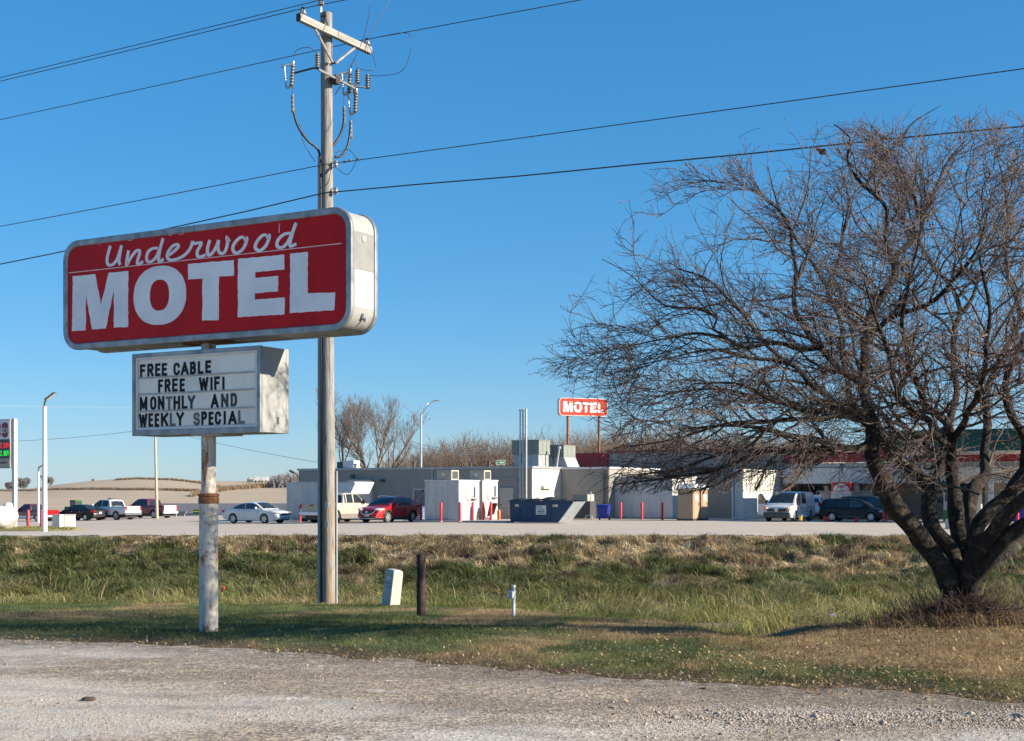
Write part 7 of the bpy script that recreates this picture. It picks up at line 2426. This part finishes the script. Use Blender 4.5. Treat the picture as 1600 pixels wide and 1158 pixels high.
fp = np.array([tuple(f) for f in fruits]) - np.array((TX, TY, TZ + .01))
sz = .006 + .004 * R.random(len(fp))
v = (oct_[None] * sz[:, None, None] + fp[:, None, :]).reshape(-1, 3)
o = np_mesh('fruit', v, [(of[None] + (np.arange(len(fp)) * 6)[:, None, None]).reshape(-1, 3)], 'fruit_red'); o.parent = tree; o['kind'] = 'stuff'
# suckers round the foot
sp_ = Paths()
for i in range(420):
    a = rt.uniform(0, 6.28); rr = .26 + abs(rt.gauss(0, .30))
    x = TX + math.cos(a) * rr * 1.15; y = TY + math.sin(a) * rr * .8
    z = gz(x, y) - .02
    h = rt.uniform(.12, .5) * (1.7 if rt.random() < .12 else 1) * (1 - .5 * min(1, max(0, rr - .3)))
    pts, rad, _ = shoot(Vector((x, y, z)), Vector((math.cos(a) * .35, math.sin(a) * .35, 1)).normalized(), h, rt.uniform(.003, .0055), .0018, 5, .2, .03)
    sp_.add(pts, rad)
    if rt.random() < .6:
        q, r_, _ = shoot(pts[2], side_dir(Vector((0, 0, 1)), .8), h * .4, .003, .0018, 3, .2, .1); sp_.add(q, r_)
o = sp_.build('suckers', 'shoot', 4, tree, (TX, TY, TZ)); o['kind'] = 'stuff'
# loose prunings and brown stems heaped at the foot
bp = Paths()
for i in range(2600):
    a = rt.uniform(0, 6.28); rr = abs(rt.gauss(0, .50))
    x = TX + math.cos(a) * rr * 1.25; y = TY - .15 + math.sin(a) * rr * .75
    z = gz(x, y) + .02 + .30 * math.exp(-(rr / .6) ** 2) * rt.random()
    d = Vector((rt.uniform(-1, 1), rt.uniform(-1, 1), rt.uniform(-.1, .5))).normalized()
    pts, rad, _ = shoot(Vector((x, y, z)), d, rt.uniform(.1, .35), .004, .002, 4, .2, -.05)
    bp.add(pts, rad)
o = bp.build('brush_litter', 'shoot', 4)
tag(o, 'heap of brown brushwood around the foot of the bare tree', 'brushwood', kind='stuff')
o = blades('foot_grass', 9000, (TX - 1.5, TX + 1.6), (16.2, 18.2), lambda X, Y: .12 + .16 * R.random(len(X)), .006, lambda X, Y: np.hypot((X - TX), (Y - TY) * 1.5) < 1.5 * R.random(len(X)) ** .5, .8, True, .4,
           colfun=lambda X, Y: np.array([.26, .18, .09])[None, :] * (.5 + fbm(X * 4, Y * 4, 5))[:, None])
tag(o, 'dry straw growing round the foot of the bare tree', 'grass', kind='stuff')

# birds and a nest in the crown
def bird(px, py, dy, mats, label, rz):
    p = tp(px, py, dy)
    t = thing('bird', label, 'bird', tuple(p), rz)
    t.scale = (.75, .75, .75)
    b = MB(); m = Matrix.Rotation(math.radians(-35), 4, 'Y')
    prof = [(.002, -.085), (.022, -.065), (.040, -.03), (.045, .0), (.040, .03), (.028, .052), (.027, .062), (.031, .078), (.027, .095), (.012, .106), (.003, .112)]
    b.lathe(prof, 14, Matrix.Rotation(math.radians(55), 4, 'Y'))
    b.add([m @ Vector(q) for q in [(-.06, -.012, .0), (-.06, .012, .0), (-.16, .016, -.01), (-.16, -.016, -.01), (-.06, -.012, .01), (-.06, .012, .01), (-.16, .016, -.004), (-.16, -.016, -.004)]], [(0, 1, 2, 3), (4, 7, 6, 5), (0, 4, 5, 1), (1, 5, 6, 2), (2, 6, 7, 3), (3, 7, 4, 0)])
    b.cyl((.088, 0, .060), (.118, 0, .056), .007, .001, 6)
    b.cyl((0, .012, -.03), (0, .014, -.075), .003, n=5); b.cyl((0, -.012, -.03), (0, -.014, -.075), .003, n=5)
    b.build('body', mats[0], t, smooth=True)
    b = MB()
    for s in (1, -1): b.ball((-.015, s * .036, -.002), (.062, .012, .028), 10, 6, Matrix.Rotation(math.radians(35), 4, 'Y'))
    b.build('wing', mats[1], t, smooth=True)
    return t


bird(1284, 237, -1.0, ('bird_rust', 'bird_brown'), 'small brown bird with rusty breast perched near the top of the tree', 2.6)
bird(1196, 492, -2.2, ('bird_blue', 'bird_brown'), 'blue grey bird perched in the left side of the tree', 2.8)
c = tp(1512, 427, 1.2)
npth = Paths()
for i in range(170):
    a = rt.uniform(0, 6.28); rr = rt.uniform(.06, .15)
    p = Vector((c[0] + math.cos(a) * rr, c[1] + math.sin(a) * rr, c[2] + rt.uniform(-.06, .05)))
    d = Vector((-math.sin(a), math.cos(a), rt.uniform(-.4, .4))).normalized()
    pts, rad, _ = shoot(p, d, rt.uniform(.08, .22), .0035, .002, 4, .25, 0); npth.add(pts, rad)
o = npth.build('nest', 'twig', 3); tag(o, 'ragged twig nest in the upper right of the bare tree', 'nest')


# ------------------------------------------------------------------ far trees
def bare_tree(name, label, base, height, spread, seed, dens=1.0, mat='far_twig', stems=3, rmin=.012, group=None, lean=0):
    rg = random.Random(seed)
    global rt
    old = rt; rt = rg
    big = Paths(); fine = Paths()
    base = Vector(base)
    H = height
    def rec(p, d, ln, r, lvl):
        n = 6
        pts, rad, dl = shoot(p, d, ln, r, max(rmin * .6, r * .5), n, .13 + .03 * lvl, .05)
        (big if lvl < 2 else fine).add(pts, rad)
        if lvl >= 5 or ln < .045 * H: return
        kids = {0: 5, 1: 5, 2: 5, 3: 5, 4: 4}[lvl]
        for k in range(int(kids * (dens if lvl >= 2 else 1) + rg.random())):
            i = rg.randint(2 if lvl else 2, n - 1)
            dd = (pts[i] - pts[i - 1]).normalized()
            dn = (side_dir(dd, rg.uniform(.35, .85)) + Vector((0, 0, .18))).normalized()
            rec(pts[i], dn, ln * rg.uniform(.45, .68), max(rmin * .6, rad[i] * .6), lvl + 1)
        rec(pts[-1], dl, ln * .6, rad[-1], lvl + 1)
    for s_ in range(stems):
        a = rg.uniform(0, 6.28)
        rec(base, Vector((math.cos(a) * spread + lean, math.sin(a) * spread, 1)).normalized(), H * rg.uniform(.36, .46), H * .018, 0)
    t = thing(name, label, 'tree', tuple(base), 0, group)
    big.build('trunk', mat, 5, t, tuple(base)); fine.build('crown', mat, 3, t, tuple(base))
    rt = old
    return t


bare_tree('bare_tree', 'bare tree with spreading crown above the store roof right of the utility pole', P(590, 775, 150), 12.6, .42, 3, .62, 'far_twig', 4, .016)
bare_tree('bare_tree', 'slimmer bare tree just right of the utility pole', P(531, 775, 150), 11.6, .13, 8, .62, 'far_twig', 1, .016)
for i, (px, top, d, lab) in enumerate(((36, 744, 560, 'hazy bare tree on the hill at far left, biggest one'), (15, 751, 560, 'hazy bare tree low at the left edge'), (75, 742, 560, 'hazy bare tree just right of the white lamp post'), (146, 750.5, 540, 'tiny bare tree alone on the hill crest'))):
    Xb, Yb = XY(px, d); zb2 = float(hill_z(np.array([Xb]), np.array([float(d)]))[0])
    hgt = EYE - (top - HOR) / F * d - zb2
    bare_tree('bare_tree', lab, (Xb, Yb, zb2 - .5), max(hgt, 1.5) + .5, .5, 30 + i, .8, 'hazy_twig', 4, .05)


# wooded belt: one mass of brush far behind the store
def thicket(name, label, pxs, d0, d1, basef, topf, n, mat, seed, r0):
    global rt
    old = rt; rt = random.Random(seed); pa = Paths()
    for i in range(n):
        px = rt.uniform(*pxs); d = rt.uniform(d0, d1)
        X, Y = XY(px, d); zb2 = basef(X, Y)
        h = EYE - (topf(px) - HOR) / F * d - zb2
        h *= rt.uniform(.75, 1.03) if rt.random() < .7 else rt.uniform(.35, .8)
        if h < .4: continue
        base = Vector((X, Y, zb2 - .2))
        d_ = Vector((rt.gauss(0, .16), rt.gauss(0, .16), 1)).normalized()
        pts, rad, dl = shoot(base, d_, h * .8, r0 * 2.2, r0 * .9, 6, .08, .03)
        pa.add(pts, rad)
        for k in range(13):
            j = rt.randint(1, 5)
            p2, r2, dd = shoot(pts[j], side_dir((pts[j] - pts[j - 1]).normalized(), rt.uniform(.3, .8)), h * rt.uniform(.16, .38), r0 * .8, r0 * .5, 4, .18, .12)
            pa.add(p2, r2)
            for q in range(4):
                jj = rt.randint(1, 3)
                p3, r3, _ = shoot(p2[jj], side_dir((p2[jj] - p2[jj - 1]).normalized(), rt.uniform(.3, .9)), h * rt.uniform(.06, .18), r0 * .55, r0 * .35, 3, .2, .1)
                pa.add(p3, r3)
    rt = old
    o = pa.build(name, mat, 3)
    tag(o, label, 'woods', kind='stuff')
    return o


def wood_top(px):
    return np.interp(px, [560, 600, 640, 690, 740, 780, 830, 880, 920, 1000, 1100, 1300, 1700], [735, 715, 695, 683, 676, 680, 676, 672, 668, 665, 672, 680, 690]) + 12 + 5 * math.sin(px * .11) + 3 * math.sin(px * .31)


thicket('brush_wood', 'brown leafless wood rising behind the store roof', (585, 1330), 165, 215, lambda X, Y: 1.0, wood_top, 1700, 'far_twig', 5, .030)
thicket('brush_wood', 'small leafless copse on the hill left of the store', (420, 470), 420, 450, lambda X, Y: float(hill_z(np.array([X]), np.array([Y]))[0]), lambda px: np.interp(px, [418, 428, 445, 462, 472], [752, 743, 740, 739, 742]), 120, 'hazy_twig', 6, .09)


def strip(name, label, path, h, mat_col, n, seed, w=1.2):
    """band of rough dry growth along a line on the hill, given as (px, row, distance)"""
    t = R.random(n); xs_ = np.linspace(0, 1, len(path))
    px = np.interp(t, xs_, [p[0] for p in path]); row = np.interp(t, xs_, [p[1] for p in path]); d = np.interp(t, xs_, [p[2] for p in path]) + (R.random(n) - .5) * w * 6
    X = (px - 800) / F * d; Y = d; Z = hill_z(X, Y)
    hh = h * (.4 + .9 * R.random(n)); a = R.random(n) * 6.28; ww = .22 * h * (.5 + R.random(n))
    ax, ay = np.cos(a) * ww, np.sin(a) * ww
    v = np.stack([np.stack([X - ax, Y - ay, Z - .1], 1), np.stack([X + ax, Y + ay, Z - .1], 1), np.stack([X + R.normal(0, .3, n) * h, Y, Z + hh], 1)], 1).reshape(-1, 3)
    col = np.array(mat_col)[None] * (.5 + R.random((n, 1)))
    o = np_mesh(name, v, [np.arange(n * 3).reshape(-1, 3)], 'grass_blade', np.repeat(col, 3, 0))
    tag(o, label, 'grass', kind='stuff')


def dist_for(px, row):
    """distance on the hill at which a given photo row is met"""
    for d in np.arange(200, 520, 2.0):
        X = (px - 800) / F * d
        z = float(hill_z(np.array([X]), np.array([d]))[0])
        if HOR - (z - EYE) / d * F <= row: return d
    return 515.0


def hp(px, row): return (px, row, dist_for(px, row))


strip('terrace_grass', 'dark grassy terrace line across the brown field at left', [hp(x_, y_) for x_, y_ in ((-40, 768), (0, 767), (60, 766.5), (120, 765.5), (200, 766), (270, 766.5), (312, 768))], .6, (.19, .135, .085), 9000, 1)
strip('terrace_grass', 'dark edge along the crest of the brown field', [hp(x_, y_) for x_, y_ in ((180, 750.5), (215, 748.5), (245, 749.5), (280, 751.5), (312, 755), (345, 762))], .7, (.17, .12, .075), 2600, 2)
strip('terrace_grass', 'rough straw coloured growth on the slope left of the store', [hp(x_, y_) for x_, y_ in ((300, 776), (330, 770), (355, 765.5), (390, 763), (430, 760), (470, 758))], 1.0, (.25, .185, .12), 9000, 3, 3)
strip('terrace_grass', 'tan grass band along the top of the slope left of the store', [hp(x_, y_) for x_, y_ in ((385, 760), (420, 756), (450, 754), (480, 753))], .8, (.34, .26, .165), 5000, 4, 3)
Xc, Yc = XY(-40, 9000)
# thin vapour trail low in the sky
m_, nt, b_ = newmat('vapour')
b_.inputs["Base Color"].default_value = (.95, .92, .92, 1); b_.inputs["Alpha"].default_value = .05
b = MB(); b.tube([P(-400, 633, 9000), P(0, 634.5, 9000), P(205, 637, 9000), P(420, 641, 9000)], [14, 9, 6, 3], 8)
struct(b.build('vapour_trail', 'vapour', smooth='all'))
